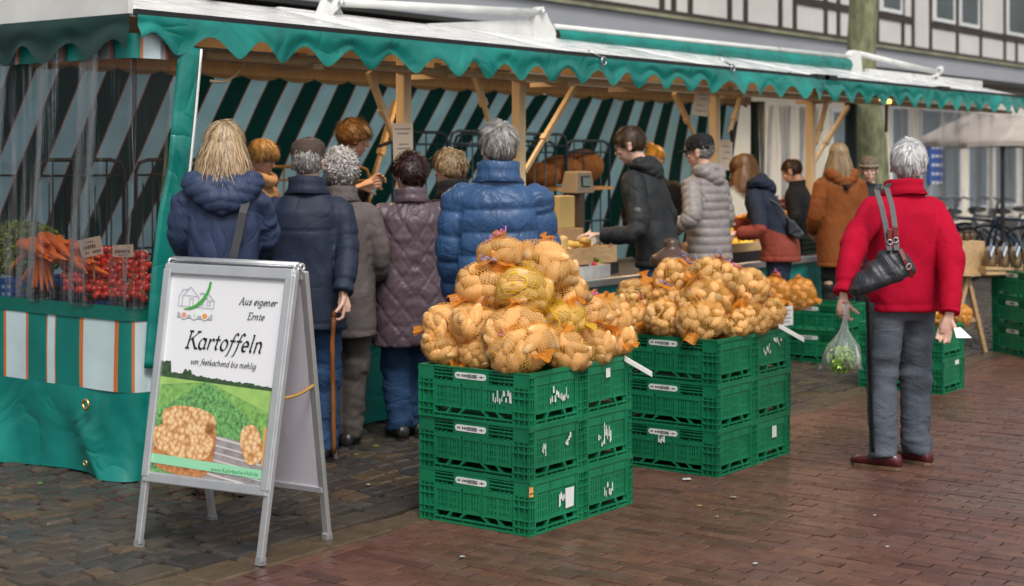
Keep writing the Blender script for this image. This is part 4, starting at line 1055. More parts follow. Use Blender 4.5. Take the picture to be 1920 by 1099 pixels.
def fpt(u, v, off=0.):                         # on the front leaf: u across, v up
    p = FL.lerp(FR, u).lerp(TL.lerp(TR, u), v); n_ = (FR - FL).cross(TL - FL).normalized()
    return p + n_ * off
if ((FR - FL).cross(TL - FL)).dot(Vector((-1, -1, 0))) < 0: SGN = -1
else: SGN = 1
def rpt(u, v, off=0.):
    p = RL.lerp(RR, u).lerp(RTL.lerp(RTR, u), v); return p + (RR - RL).cross(RTL - RL).normalized() * off
V0, V1 = .245, .985; U0, U1 = .015, .985
mb = MB()
def fbar(a, b_, w_, off): mb.bar(fpt(*a, off), fpt(*b_, off), w_, .022, up=tuple((FR - FL).cross(TL - FL).normalized()))
fbar((U0 - .02, V1), (U1 + .02, V1), .045, SGN * .012); fbar((U0 - .02, V0), (U1 + .02, V0), .04, SGN * .012); fbar((U0, V0), (U0, V1), .038, SGN * .0135); fbar((U1, V0), (U1, V1), .038, SGN * .0135)
mb.build('snap_frame', m_alu, sign, bevel=.005)
mb = MB(); mb.loft([[fpt(.02, V0), fpt(.98, V0), fpt(.98, V1), fpt(.02, V1)], [fpt(.02, V0, SGN * .006), fpt(.98, V0, SGN * .006), fpt(.98, V1, SGN * .006), fpt(.02, V1, SGN * .006)]]); mb.build('front_board', m_paper, sign)
m_back = mat('lilac_white_board', (.60, .57, .64), rough=.45, var=.04)
mb = MB(); mb.loft([[rpt(.03, .2), rpt(.97, .2), rpt(.97, .97), rpt(.03, .97)], [rpt(.03, .2, .006), rpt(.97, .2, .006), rpt(.97, .97, .006), rpt(.03, .97, .006)]]); mb.build('rear_board', m_back, sign)
MB().bar(rpt(.0, .19), rpt(1, .19), .03, .02).build('rear_rail', m_alu, sign); MB().bar(rpt(.01, .98), rpt(.99, .98), .03, .02).build('rear_rail', m_alu, sign)
mb = MB()
for T in (TL, TR):
    for k in range(2):
        c = T + Vector((.008 + .03 * k, 0, .012)); mb.tube([c + Vector((.012 * math.cos(a), 0, .012 * math.sin(a))) for a in np.linspace(0, 6.28, 12)], .006, 6)
mb.tube([TL + Vector((.022, 0, .02)), TR + Vector((.022, 0, .02))], .014, 8)
mb.build('hinge', m_alu, sign, smooth=True)
mb = MB(); a, b_ = fpt(1.0, .56, -SGN * .01), rpt(1.0, .585); mb.tube([a.lerp(b_, t) - Vector((0, 0, .012 * math.sin(3.14 * t))) for t in np.linspace(0, 1, 8)], .007, 6); mb.build('spread_strap', mat('ochre_strap', (.45, .25, .06), rough=.6), sign)
# the poster: its own board coordinates in metres (x across 0..PW, y up 0..PH)
PW = (FR - FL).length * .94; PH = (TL - FL).length * (V1 - V0) * .945
def ptW(layer):
    def f(x, y): return fpt(.03 + x / PW * .94, V0 + .02 + y / PH * (V1 - V0) * .945, SGN * (.0075 + .0006 * layer))
    return f
m_poster = mat('white_poster', (.80, .80, .82), rough=.25, var=.02, coat=.3)
def poster_part(name, m_, fn): q = MB(); fn(q); return q.build(name, m_, poster)
mb = MB(); T0 = ptW(0); mb.grid(4, 4, lambda u, v: T0(u * PW, v * PH)); poster = mb.build('poster', m_poster, sign)
def fit_text(txt, x0, x1, y, nib_k, name, layer=6, thin=.3, ink=m_ink):
    st, wd = text_strokes(txt, 1, 0); size = (x1 - x0) * PW / wd
    q = MB(); T = ptW(layer)
    for s_ in st: nib_faces(q, [(x0 * PW + a * size, y * PH + b_ * size) for a, b_ in s_], size * nib_k, T, thin)
    return q.build(name, ink, poster)
fit_text('Kartoffeln', .20, .86, .632, .24, 'headline'); fit_text('von festkochend bis mehlig', .26, .82, .553, .26, 'subtitle', thin=.5)
fit_text('Aus eigener', .62, .93, .868, .26, 'motto', thin=.5); fit_text('Ernte', .70, .84, .795, .26, 'motto', thin=.5)
def sans(txt, x0, x1, y, name, ink, layer=7):
    cu = bpy.data.curves.new('t', 'FONT'); cu.body = txt; cu.size = 1; cu.resolution_u = 3
    o = bpy.data.objects.new('t', cu); COL.objects.link(o); dg = bpy.context.evaluated_depsgraph_get(); me = o.evaluated_get(dg).to_mesh()
    vs = [v.co.copy() for v in me.vertices]; fs = [tuple(p.vertices) for p in me.polygons]; xm = max(v.x for v in vs); k = (x1 - x0) * PW / xm; T = ptW(layer)
    q = MB(); q.add([T(x0 * PW + v.x * k, y * PH + v.y * k) for v in vs], fs)
    o.evaluated_get(dg).to_mesh_clear(); bpy.data.objects.remove(o); bpy.data.curves.remove(cu)
    return q.build(name, ink, poster)
# printed picture (flat layers of print)
m_field = mat('printed_field', (.20, .42, .10), rough=.3, var=.45, vs=55, coat=.3); m_rows = mat('printed_plants', (.13, .34, .10), rough=.3, var=.8, vs=70, coat=.3)
m_treel = mat('printed_trees', (.04, .085, .035), rough=.3, var=.5, vs=60); m_far = mat('printed_far_field', (.33, .55, .14), rough=.3, var=.15, vs=20)
m_mint = mat('printed_mint_band', (.30, .68, .42), rough=.3, var=.02); m_green_ink = mat('dark_green_ink', (.03, .22, .06), rough=.4, var=0)
m_plank = mat('printed_planks', (.30, .27, .27), rough=.3, var=.4, vs=20, stretch=(1, 1, 1))
def poly_of(layer, pts):
    def f(q): T = ptW(layer); q.poly([T(x * PW, y * PH) for x, y in pts])
    return f
FT = .468                                            # top of the field on the poster
def horizon(x): return FT + .012 - .028 * x
poster_part('printed_field', m_field, poly_of(1, [(0, .0), (1, .0), (1, horizon(1)), (0, horizon(0))]))
poster_part('printed_far_field', m_far, poly_of(2, [(.0, horizon(0) - .045), (.40, horizon(.4) - .003), (.46, horizon(.46) - .003), (1, .335), (1, horizon(1)), (0, horizon(0))]))
poster_part('printed_plant_rows', m_rows, poly_of(3, [(0, .30), (.40, horizon(.4) - .004), (.45, horizon(.45) - .004), (.98, .23), (1, .17), (1, .0), (0, .0)]))
rg = random.Random(8)
def treeline(q):
    T = ptW(4); N_ = 70; pts = []
    for i in range(N_ + 1):
        x = i / N_; h = .026 + .010 * rg.random() + (.050 if x < .09 else .020 if .20 < x < .28 else 0) * (.8 + .4 * rg.random()) - .014 * x; pts.append((x, horizon(x) + h))
    for (x0, y0), (x1, y1) in zip(pts, pts[1:]): q.poly([T(x0 * PW, horizon(x0) * PH), T(x1 * PW, horizon(x1) * PH), T(x1 * PW, y1 * PH), T(x0 * PW, y0 * PH)])
poster_part('printed_trees', m_treel, treeline)
poster_part('printed_planks', m_plank, poly_of(4, [(.52, .215), (.98, .175), (1, .0), (.48, .0)]))
def plank_lines(q):
    T = ptW(5)
    for k in range(6):
        y = .20 - k * .036; q.poly([T(x * PW, yy * PH) for x, yy in ((.5, y), (1, y - .045), (1, y - .037), (.5, y + (.012 if k == 0 else .008)))])
poster_part('printed_plank_gaps', mat('printed_pale_edge', (.62, .58, .56), var=.1), plank_lines)
m_sack = bpy.data.materials.new('printed_potato_sack'); t, bs_, out = nodes(m_sack); N, L = t.nodes, t.links
tc = N.new('ShaderNodeTexCoord'); vo = N.new('ShaderNodeTexVoronoi'); vo.inputs['Scale'].default_value = 52; L.new(tc.outputs['Object'], vo.inputs['Vector'])
r_ = N.new('ShaderNodeValToRGB'); e = r_.color_ramp.elements; e[0].position = 0; e[0].color = (.92, .74, .50, 1); e[1].position = .8; e[1].color = (.50, .22, .07, 1); q_ = e.new(.4); q_.color = (.84, .52, .25, 1)
L.new(vo.outputs['Distance'], r_.inputs[0]); L.new(r_.outputs[0], bs_.inputs['Base Color']); bs_.inputs['Roughness'].default_value = .3
def blob(cx, cy, rx, ry, rot, layer, sq=2.6):
    pts = []
    for k in range(40):
        a = 2 * math.pi * k / 40; c, s_ = math.cos(a), math.sin(a); x = rx * math.copysign(abs(c) ** (2 / sq), c); y = ry * math.copysign(abs(s_) ** (2 / sq), s_)
        x *= 1 + .03 * math.sin(5 * a); X = cx + x * math.cos(rot) - y * math.sin(rot) * PH / PW; Y = cy + x * math.sin(rot) * PW / PH + y * math.cos(rot); pts.append((min(max(X, .0), 1), max(Y, 0)))
    return poly_of(layer, pts)
m_sackd = mat('printed_sack_shade', (.48, .20, .07), rough=.3, var=.5, vs=60)
poster_part('printed_sack', m_sackd, blob(.27, .075, .27, .075, -.1, 5)); poster_part('printed_sack', m_sack, blob(.30, .265, .235, .075, -.06, 6)); poster_part('printed_sack', m_sackd, blob(.50, .15, .055, .12, 0, 6))
poster_part('printed_sack', m_sack, blob(.27, .165, .265, .082, -.10, 7)); poster_part('printed_sack', m_sack, blob(.855, .185, .085, .098, .35, 7)); poster_part('printed_crate_end', mat('printed_wood', (.72, .38, .12), var=.1), poly_of(6, [(.94, .28), (1, .26), (1, .03), (.955, .10)]))
poster_part('printed_mint_band', m_mint, poly_of(8, [(0, .045), (1, .025), (1, .068), (0, .092)]))
sans('www.Kehrbachs-Hof.de', .54, .94, .037, 'web_address', m_green_ink, 9)
# emblem: line-drawn farmhouse, green swoosh, three round vegetables on a grey bar
EX, EY = -.055, .052
def lines(pl, nib, layer, name, m_, thin=.9):
    q = MB(); T = ptW(layer); pl = [[(x + EX, y + EY) for x, y in s_] for s_ in pl]
    for s_ in pl: nib_faces(q, [(x * PW, y * PH) for x, y in s_], nib, T, thin)
    return q.build(name, m_, poster)
hx0 = .155
farm = [[(.155, .84), (.155, .79), (.46, .785), (.46, .825), (.40, .86), (.33, .855)], [(.155, .84), (.185, .875), (.235, .875)], [(.185, .84), (.245, .89), (.33, .835)], [(.185, .84), (.185, .788)], [(.325, .84), (.325, .787)], [(.20, .845), (.31, .842)], [(.25, .83), (.25, .79)], [(.28, .83), (.28, .79)], [(.25, .83), (.28, .83)],
        [(.33, .86), (.36, .862), (.40, .83), (.46, .822)], [(.34, .82), (.34, .80), (.37, .80), (.37, .82), (.34, .82)], [(.40, .818), (.40, .80), (.43, .80), (.43, .818), (.40, .818)]]
lines(farm, .0022, 6, 'farmhouse_drawing', mat('grey_blue_ink', (.25, .28, .36), var=0))
q = MB(); T = ptW(7); pr = None
for k in range(15):
    t_ = k / 14; x = .21 + EX + .205 * math.sin(t_ * 1.57); y = .775 + EY + .145 * (1 - math.cos(t_ * 1.57)); w_ = .012 * math.sin(.25 + t_ * 2.6)
    c = (x, y, w_)
    if pr: q.poly([T(pr[0] * PW, (pr[1] - pr[2] * .6) * PH), T(c[0] * PW + .006 * t_, (c[1] - c[2] * .6) * PH), T((c[0] - .012) * PW, (c[1] + c[2] * .6) * PH), T((pr[0] - .012) * PW, (pr[1] + pr[2] * .6) * PH)])
    pr = c
q.build('green_swoosh', mat('bright_green_ink', (.06, .40, .06), var=0), poster)
m_greyi = mat('grey_ink', (.42, .44, .48), var=0)
poster_part('emblem_bar', m_greyi, poly_of(6, [(x + EX, y + EY) for x, y in ((.155, .758), (.175, .758), (.175, .748), (.44, .743), (.44, .755), (.46, .755), (.46, .728), (.155, .733))]))
for x, m_ in ((.215, (.78, .33, .22)), (.305, (.55, .75, .50)), (.395, (.82, .33, .08))):
    poster_part('emblem_disc', m_poster, blob(x + EX, .744 + EY, .030, .020, 0, 7, 2)); poster_part('emblem_vegetable', mat('emblem_%d' % int(x * 1000), m_, var=.1), blob(x + EX, .744 + EY, .022 if x != .305 else .008, .014, 0, 8, 2))

# ================================================================== BOLLARD
m_cast = mat('brown_cast_iron', (.075, .040, .025), rough=.34, var=.2, coat=.15, bump=.1, bs=30)
bp_ = P(1259, 452, 9.0); bo = empty('bollard', (bp_.x, bp_.y, 0), 0, 'brown cast iron bollard with domed cap behind the second potato pile', 'bollard')
mb = MB(); mb.lathe([(.13, 0), (.13, .1), (.10, .14), (.092, .3), (.092, .86), (.098, .93)], 32); mb.build('shaft', m_cast, bo, smooth=True, auto=40)
mb = MB(); mb.lathe([(.10, .932), (.122, .945), (.124, .985), (.115, 1.0), (.075, 1.022), (.050, 1.04), (.044, 1.055), (.046, 1.075), (.036, 1.092), (.012, 1.10)], 32); mb.build('cap', m_cast, bo, smooth=True, auto=50)

# ================================================================== PRODUCE BEHIND THE CLEAR SHEET
m_bluec = mat('blue_crate_plastic', (.01, .12, .42), rough=.4, var=.1); m_blackc = mat('black_crate_plastic', (.02, .02, .022), rough=.4, var=.2)
def open_crate(name, x0, x1, y0, y1, z0, z1, m_, label, cat='crate', slots=7, group=None):
    r = empty(name, ((x0 + x1) / 2, (y0 + y1) / 2, z0), 0, label, cat, group); mx, my = (x1 - x0) / 2, (y1 - y0) / 2; h = z1 - z0
    b = MB(); b.box(-mx, mx, -my, my, 0, .008); b.build('base', m_, r)
    for ax in (0, 1):
        for s_ in (-1, 1):
            b = MB(); L_ = (mx, my)[ax]; o_ = (my, mx)[ax]
            def bb(a0, a1, z_0, z_1):
                (b.box(a0, a1, s_ * o_ - .004, s_ * o_ + .004, z_0, z_1) if ax == 0 else b.box(s_ * o_ - .004, s_ * o_ + .004, a0, a1, z_0, z_1))
            for zz in range(4): bb(-L_, L_, .009 + h * zz / 4 + .001, .009 + h * zz / 4 + h * .09)
            bb(-L_ - .006, L_ + .006, h - .02, h)
            for k in range(slots + 1): a = -L_ + 2 * L_ * k / slots; bb(a - .004, a + .004, .01, h - .021)
            b.build('side', m_, r)
    return r
open_crate('blue_crate', 5.16, 5.66, 7.05, 7.40, .737, .90, m_bluec, 'blue plastic crate full of carrots behind the clear sheet')
open_crate('black_crate', 5.02, 5.50, 6.12, 6.98, .737, .875, m_blackc, 'black plastic crate full of tomatoes behind the clear sheet', slots=10)
m_carrot = mat('carrot_skin', (.78, .20, .025), rough=.4, var=.14, vs=20, island=.4, bump=.1, bs=90)
m_tom = mat('tomato_skin', (.58, .030, .012), rough=.14, var=.2, vs=6, island=.5, coat=.5)
m_stalk = mat('green_stalk', (.07, .16, .03), rough=.6, var=.3)
cm = MB(); cm.lathe([(.002, -.10), (.004, -.08), (.009, -.04), (.0135, .02), (.016, .06), (.017, .08), (.012, .09), (.005, .092)], 10)
cmesh = cm.mesh('carrot', m_carrot, smooth=True); rg = random.Random(4)
def carrot(p, dirv, s_=1.0):
    o = link(bpy.data.objects.new('carrot', cmesh)); o.location = p; o.rotation_euler = Vector(dirv).to_track_quat('-Z', 'Y').to_euler(); o.scale = (s_ * rg.uniform(.9, 1.25), s_ * rg.uniform(.9, 1.25), s_)
    tag(o, 'orange carrot in the heap over the blue crate', 'carrot', 'carrots heaped over the blue crate')
Xc = 5.35
for i in range(52):                                   # bunch with tips to the right
    px, py = rg.uniform(62, 168), rg.uniform(450, 512); py = 450 + abs(px - 105) * .22 + (py - 450) * (.5 + .3 * (px - 62) / 100)
    p = PX(px, py, Xc - .12 - rg.random() * .12); carrot(p, (-.3 + rg.uniform(-.25, .25), -1, -.12 + rg.uniform(-.22, .18)), rg.uniform(1.4, 1.75))
for px, py, dx, dz in ((35, 488, .75, -.7), (50, 515, .8, -.8), (70, 510, -.1, -1), (78, 513, -.2, -1), (86, 512, -.4, -1), (92, 508, -.5, -.8), (66, 516, .15, -1), (60, 470, .9, -.5)):
    carrot(PX(px, py, 5.14), (-.15, dx, dz), 1.05)
m_herb = mat('carrot_greens', (.22, .34, .04), rough=.6, var=.5, vs=12, attr='rnd', island=.6)
def leaf_clump(name, centre, rad, n, size, mats, seed, shape=None, parent=None):
    r = np.random.RandomState(seed); V = []; Fq = []; A = []
    for i in range(n):
        q = r.normal(size=3); q /= np.linalg.norm(q); q *= r.uniform(.55, 1.0) ** .6
        if shape == 'dome' and q[2] < -.2: q[2] = -.2
        c = np.array(centre) + q * np.array(rad); t = r.normal(size=3) + q * 1.2 + np.array([0, 0, .5]); t /= np.linalg.norm(t); s_ = np.cross(t, r.normal(size=3)); s_ /= np.linalg.norm(s_)
        L_ = size * r.uniform(.6, 1.4); w_ = L_ * .28; b = len(V)
        V += [c - t * L_ * .5, c + s_ * w_, c + t * L_ * .5 + np.array([0, 0, -.2 * L_]), c - s_ * w_]; Fq.append((b, b + 1, b + 2, b + 3)); A += [r.uniform()] * 4
    return np_obj(name, np.array(V), Fq, mats, parent=parent, smooth=False, attrs={'rnd': A})
cg = PX(42, 466, 5.40)
o = leaf_clump('carrot_greens', (cg.x, cg.y, cg.z + .0), (.16, .36, .16), 4200, .034, m_herb, 3); tag(o, 'feathery green carrot leaves heaped left of the carrots', 'carrot leaves', kind='stuff')
tmb = MB(); rings = []
for i in range(11):
    th = min(max(math.pi * i / 10, .05), math.pi - .05); rings.append((math.sin(th) * .025, -math.cos(th) * .0225 - (.004 if i > 8 else 0)))
tmb.lathe(rings, 16)
for k in range(5):
    a = 2 * math.pi * k / 5; tmb.add([(0, 0, .0215), (.009 * math.cos(a - .3), .009 * math.sin(a - .3), .0235), (.020 * math.cos(a), .020 * math.sin(a), .0205), (.009 * math.cos(a + .3), .009 * math.sin(a + .3), .0235)], [(0, 1, 2, 3)], 1)
tmesh = tmb.mesh('tomato', [m_tom, m_stalk], smooth=True)
k = 0
for row in range(8):
    for c_ in range(16):
        px = 124 + c_ * 9.8 + (row % 2) * 5 + rg.uniform(-3, 3); top = 468 + abs(px - 205) * .13 - (10 if 185 < px < 205 else 0)
        py = 556 - row * 12.5 - (px < 160) * 14 + rg.uniform(-4, 4)
        if py < top or px > 280: continue
        p = PX(px, py, 5.04 + row * .042 + rg.uniform(-.01, .01)); o = link(bpy.data.objects.new('tomato', tmesh)); o.location = p; s_ = rg.uniform(.85, 1.12); o.scale = (s_, s_, s_); o.rotation_euler = (rg.uniform(-.9, .9), rg.uniform(-.9, .9), rg.uniform(0, 6))
        tag(o, 'ripe red tomato in the heap over the black crate', 'tomato', 'tomatoes heaped over the black crate')
for px, py in ((193, 468), (190, 480), (197, 490)):
    o = link(bpy.data.objects.new('tomato', tmesh)); o.location = PX(px, py, 5.25); tag(o, 'ripe red tomato in the heap over the black crate', 'tomato', 'tomatoes heaped over the black crate')
def price_card(corners, X, label, rows):
    r = empty('price_card', PX(*corners[0], X), 0, label, 'price card'); o0 = Vector(r.location); q = [PX(x, y, X) - o0 for x, y in corners]
    e = Vector((.003, .0, 0)); mb = MB(); mb.loft([q, [p + e for p in q]]); mb.build('card', m_card, r); t = MB()
    for (u0, u1, v0, v1) in rows:
        f = lambda u, v: q[0].lerp(q[1], u).lerp(q[3].lerp(q[2], u), v) - e * .4; n_ = max(2, int((u1 - u0) / .09))
        for k in range(n_):
            a, b_ = u0 + (u1 - u0) * k / n_, u0 + (u1 - u0) * (k + .72) / n_; t.poly([f(a, v0 + .03 * (k % 2)), f(b_, v0), f(b_, v1), f(a + .01, v1 + .02 * (k % 3))])
    t.build('lettering', mat('brown_ink', (.10, .06, .05), var=0), r)
    mb = MB(); mb.bar(q[2].lerp(q[3], .5), q[2].lerp(q[3], .5) + Vector((.01, 0, -.12)), .006); mb.build('stick', m_wood, r); return r
price_card([(145, 451), (187, 442), (193, 476), (155, 485)], 5.08, 'tilted cream price card behind the carrots', [(.3, .7, .18, .24), (.2, .75, .38, .56), (.2, .4, .72, .80), (.55, .95, .72, .84)])
price_card([(211, 460), (249, 458), (249, 482), (211, 482)], 5.10, 'upright cream price card behind the tomatoes', [(.12, .88, .42, .66), (.3, .7, .8, .88)])

# wire trolleys behind the counter
m_bluebar = mat('blue_painted_bar', (.012, .05, .11), rough=.4, var=.1); m_darkbar = mat('dark_painted_bar', (.02, .022, .025), rough=.45, var=.1)
def cage(x0, x1, y, z0, z1, m_, label, nx=5, nz=3, depth=.6, z_low=.24):
    r = empty('wire_trolley', (x0, y, z_low), 0, label, 'trolley', 'wire trolleys behind the counter'); w_ = x1 - x0; h = z1 - z_low
    for dy in (0, depth):
        b = MB(); b.tube([(0, dy, 0), (0, dy, h - .08), (.03, dy, h - .02), (.1, dy, h), (w_ - .1, dy, h), (w_ - .03, dy, h - .02), (w_, dy, h - .08), (w_, dy, 0)], .013, 8)
        for k in range(1, nx): b.tube([(w_ * k / nx, dy, .1), (w_ * k / nx, dy, h)], .006, 6)
        for k in range(nz): z = .15 + (h - .25) * k / (nz - 1); b.tube([(0, dy, z), (w_, dy, z)], .009, 6)
        b.build('grille', m_, r, smooth=True)
    b = MB(); b.box(0, w_, 0, depth, .08, .10); b.build('shelf', m_, r)
    return r
cage(9.55, 10.25, 7.75, .9, 1.78, m_bluebar, 'blue wire trolley behind the grey haired customer in the blue puffer'); cage(10.35, 11.15, 7.75, .9, 1.77, m_bluebar, 'blue wire trolley holding brown sacks beside the scales'); cage(11.2, 11.9, 7.8, .9, 1.72, m_bluebar, 'blue wire trolley right of the brown sacks')
cage(6.0, 6.7, 8.2, .8, 1.55, m_darkbar, 'dark wire trolley leftmost behind the clear sheet'); cage(6.8, 7.5, 8.2, .8, 1.55, m_darkbar, 'dark wire trolley right behind the clear sheet')
cage(7.9, 8.6, 7.75, .8, 1.50, mat('ochre_bar', (.30, .17, .05), rough=.4), 'ochre wire trolley behind the seller with the dark sweater')
m_sackb = mat('brown_net_sack', (.22, .10, .04), rough=.8, var=.5, vs=22, bump=.8, bs=35)
for i, (px, py, rx, rz) in enumerate(((1050, 318, .20, .13), (1090, 312, .22, .16), (1012, 330, .16, .12))):
    c = PY(px, py, 7.95); mb = MB(); mb.ell((0, 0, 0), (rx, .2, rz), nu=22, nv=14); o = mb.build('potato_sack', m_sackb, None, smooth=True); o.location = c
    tag(o, ('brown net sack left of the scale display', 'big brown net sack above the scale display', 'brown net sack behind the grey haired customer')[i], 'sack', 'brown sacks on the wire trolley')
b = MB(); c = PY(1065, 352, 7.9); b.box(c.x - .45, c.x + .42, 7.7, 8.2, c.z - .02, c.z + .01); o = b.build('wooden_shelf', m_wood); tag(o, 'plain wooden shelf board under the brown sacks', 'shelf')

# scales and counter goods (seen between the customers)
m_ecru = mat('beige_scale_plastic', (.42, .34, .25), rough=.5, var=.06); m_lcd = mat('pale_lcd', (.30, .45, .45), rough=.2, var=.05)
sc = PY(1088, 340, 6.75); s_ = empty('weighing_scale', (sc.x, sc.y, .717), 0, 'beige shop scale with a small display on a column', 'scale')
h = sc.z - .717
b = MB(); b.box(-.035, .035, -.02, .05, 0, h - .08); b.build('column', mat('grey_brown_metal', (.12, .09, .07), rough=.5), s_, bevel=.005)
b = MB(); b.loft([[(-.13, -.06, h - .09), (.11, -.06, h - .09), (.11, .10, h - .09), (-.13, .10, h - .09)], [(-.10, -.04, h + .075), (.10, -.04, h + .075), (.10, .08, h + .075), (-.10, .08, h + .075)]]); b.build('display_head', m_ecru, s_, bevel=.008)
b = MB(); b.box(-.06, .045, -.060, -.050, h - .045, h + .04); o = b.build('display_frame', m_darkbar, s_); b = MB(); b.box(-.05, .035, -.066, -.061, h - .035, h + .03); b.build('screen', m_lcd, o)
b = MB(); b.box(-.18, .14, -.1, .16, 0, .06); b.build('platform', m_steel, s_, bevel=.01)
c = PY(1050, 402, 6.6); b = MB(); b.box(-.10, .11, -.06, .06, 0, .24); o = b.build('cream_canister', mat('yellowed_plastic', (.62, .45, .17), rough=.5, var=.1), None, bevel=.01); o.location = (c.x, c.y, .717 + .33); tag(o, 'square yellowish canister left of the scale column', 'canister')
b = MB(); b.box(-.16, .16, -.12, .12, 0, .33); o = b.build('cardboard_box', m_cardboard, None, bevel=.004); o.location = (c.x, c.y + .02, .717); tag(o, 'cardboard box under the yellowish canister', 'box')
def tray(px, py, Y, w_, d_, h, m_, label, zoff=.717, name='wooden_tray'):
    c = PY(px, py, Y); r = empty(name, (c.x, Y, zoff), 0, label, 'tray'); t = .012
    b = MB(); b.box(-w_ / 2, w_ / 2, -d_ / 2, d_ / 2, 0, t); b.build('base', m_, r)
    for x0, x1, y0, y1 in ((-w_ / 2, w_ / 2, -d_ / 2 - t, -d_ / 2), (-w_ / 2, w_ / 2, d_ / 2, d_ / 2 + t), (-w_ / 2 - t, -w_ / 2, -d_ / 2, d_ / 2), (w_ / 2, w_ / 2 + t, -d_ / 2, d_ / 2)):
        b = MB(); b.box(x0, x1, y0, y1, 0, h); b.build('side', m_, r)
    return r, c
m_cartonw = mat('white_printed_carton', (.66, .66, .64), rough=.7, var=.15, vs=30)
tray(1095, 510, 6.22, .34, .2, .09, m_cartonw, 'low white carton of radishes at the counter edge', name='white_carton')
tray(1078, 470, 6.45, .62, .3, .12, m_wood, 'wooden tray of pale squashes in front of the scale', zoff=.80)
b = MB(); b.box(-.32, .34, -.16, .16, 0, .078); o = b.build('black_riser', m_blackc); o.location = (PY(1078, 470, 6.45).x, 6.45, .718); tag(o, 'black riser under the wooden tray of squashes', 'riser')
m_squash = mat('butternut_skin', (.62, .42, .16), rough=.45, var=.12, island=.4); m_yel = mat('yellow_potato', (.55, .33, .07), rough=.5, var=.2, island=.5); m_dkgreen = mat('dark_squash', (.03, .07, .015), rough=.4, var=.3)
sq = MB(); sq.lathe([(.01, -.09), (.045, -.075), (.06, -.04), (.055, 0), (.038, .04), (.034, .08), (.03, .10), (.008, .108)], 16); sqm = sq.mesh('squash', m_squash, smooth=True)
for i, (px, py, rx, ry) in enumerate(((1053, 470, .2, 0), (1066, 478, .1, .35), (1060, 490, .8, .1), (1050, 492, .3, -.4))):
    o = link(bpy.data.objects.new('butternut_squash', sqm)); o.location = PY(px, py, 6.36 + .04 * (i % 2)); o.rotation_euler = (rx, ry, i); tag(o, 'pale butternut squash standing in the wooden tray', 'squash', 'butternut squashes in the wooden tray')
ym = potato_mesh('root', (.03, .03, .055), 77, m_yel)
for i in range(26):
    o = link(bpy.data.objects.new('yellow_root', ym)); o.location = PY(rg.uniform(1052, 1102), rg.uniform(450, 498), 6.40 + rg.uniform(-.03, .1)); o.rotation_euler = (rg.uniform(0, 3), rg.uniform(0, 3), rg.uniform(0, 3)); tag(o, 'yellow brown root piled beside the squashes', 'root vegetable', 'yellow roots in the wooden tray')
o = link(bpy.data.objects.new('dark_squash', potato_mesh('dark_squash', (.035, .035, .07), 78, m_dkgreen))); o.location = PY(1082, 488, 6.34); o.rotation_euler = (0, 1.3, 0); tag(o, 'small dark green squash at the front of the wooden tray', 'squash')
b = MB(); q = [PY(x, y, 6.5) for x, y in ((1068, 462), (1108, 432), (1120, 452), (1088, 484))]; q0 = Vector(q[0]); q = [p - q0 for p in q]; b.loft([q, [p + Vector((0, .006, .004)) for p in q]]); o = b.build('cardboard_sheet', m_card); o.location = q0; tag(o, 'cream cardboard sheet held over the squashes', 'price card')
m_rad = mat('radish_red', (.50, .01, .05), rough=.25, var=.1)
rm = MB(); rm.ell((0, 0, 0), (.017, .017, .018)); rmesh = rm.mesh('radish', m_rad, smooth=True)
for i in range(12):
    o = link(bpy.data.objects.new('radish', rmesh)); o.location = PY(rg.uniform(1112, 1122), rg.uniform(494, 520), 6.2 + rg.uniform(-.03, .06)); tag(o, 'bright red radish at the end of the white carton', 'radish', 'radishes beside the white carton')
o = leaf_clump('radish_leaves', tuple(PY(1118, 494, 6.28)), (.03, .03, .04), 160, .03, m_herb, 6); tag(o, 'green radish leaves sticking up beside the carton', 'leaves', kind='stuff')
# fruit at the far end of the counter
m_or = mat('orange_peel', (.85, .33, .015), rough=.4, var=.12, island=.5, bump=.2, bs=120); m_grape = mat('red_grape', (.16, .035, .03), rough=.3, var=.3, island=.6); m_yellowf = mat('yellow_fruit', (.85, .50, .03), rough=.4, var=.15, island=.4)
fm = MB(); fm.ell((0, 0, 0), (.038, .038, .036), nu=14, nv=9); fo, fy = fm.mesh('orange', m_or, smooth=True), fm.mesh('yellow_fruit', m_yellowf, smooth=True)
gm = MB(); gm.ell((0, 0, 0), (.019, .019, .021), nu=10, nv=7); gme = gm.mesh('grape', m_grape, smooth=True)
def heap(mesh, n, x0, x1, y0, y1, Y, name, label, cat, grp, sp=.12, slope=0):
    for i in range(n):
        px, py = rg.uniform(x0, x1), rg.uniform(y0, y1); o = link(bpy.data.objects.new(name, mesh)); o.location = PY(px, py, Y + rg.uniform(0, sp) + (y1 - py) * .006); o.rotation_euler = (rg.uniform(0, 3), rg.uniform(0, 3), 0); tag(o, label, cat, grp)
heap(gme, 110, 1452, 1508, 368, 402, 6.75, 'grape', 'dark red grape in the heap under the far clear sheet', 'grape', 'grapes on the far counter')
heap(fo, 26, 1462, 1514, 398, 420, 6.6, 'orange', 'orange in the heap below the red grapes', 'orange', 'oranges below the grapes'); heap(fy, 20, 1486, 1534, 415, 444, 6.4, 'yellow_fruit', 'yellow fruit heaped above the dark green crate', 'fruit', 'yellow fruit at the counter edge')
heap(fo, 14, 1515, 1534, 395, 420, 6.6, 'orange', 'orange right of the rightmost pale post', 'orange', 'oranges beside the far post')
heap(fo, 18, 1366, 1404, 408, 436, 6.5, 'orange', 'orange in the heap behind the rust jacket sleeves', 'orange', 'oranges beside the rust jacket'); heap(fy, 22, 1366, 1420, 430, 462, 6.3, 'yellow_fruit', 'yellow fruit in the tray under the rust jacket sleeves', 'fruit', 'yellow fruit in the tray')
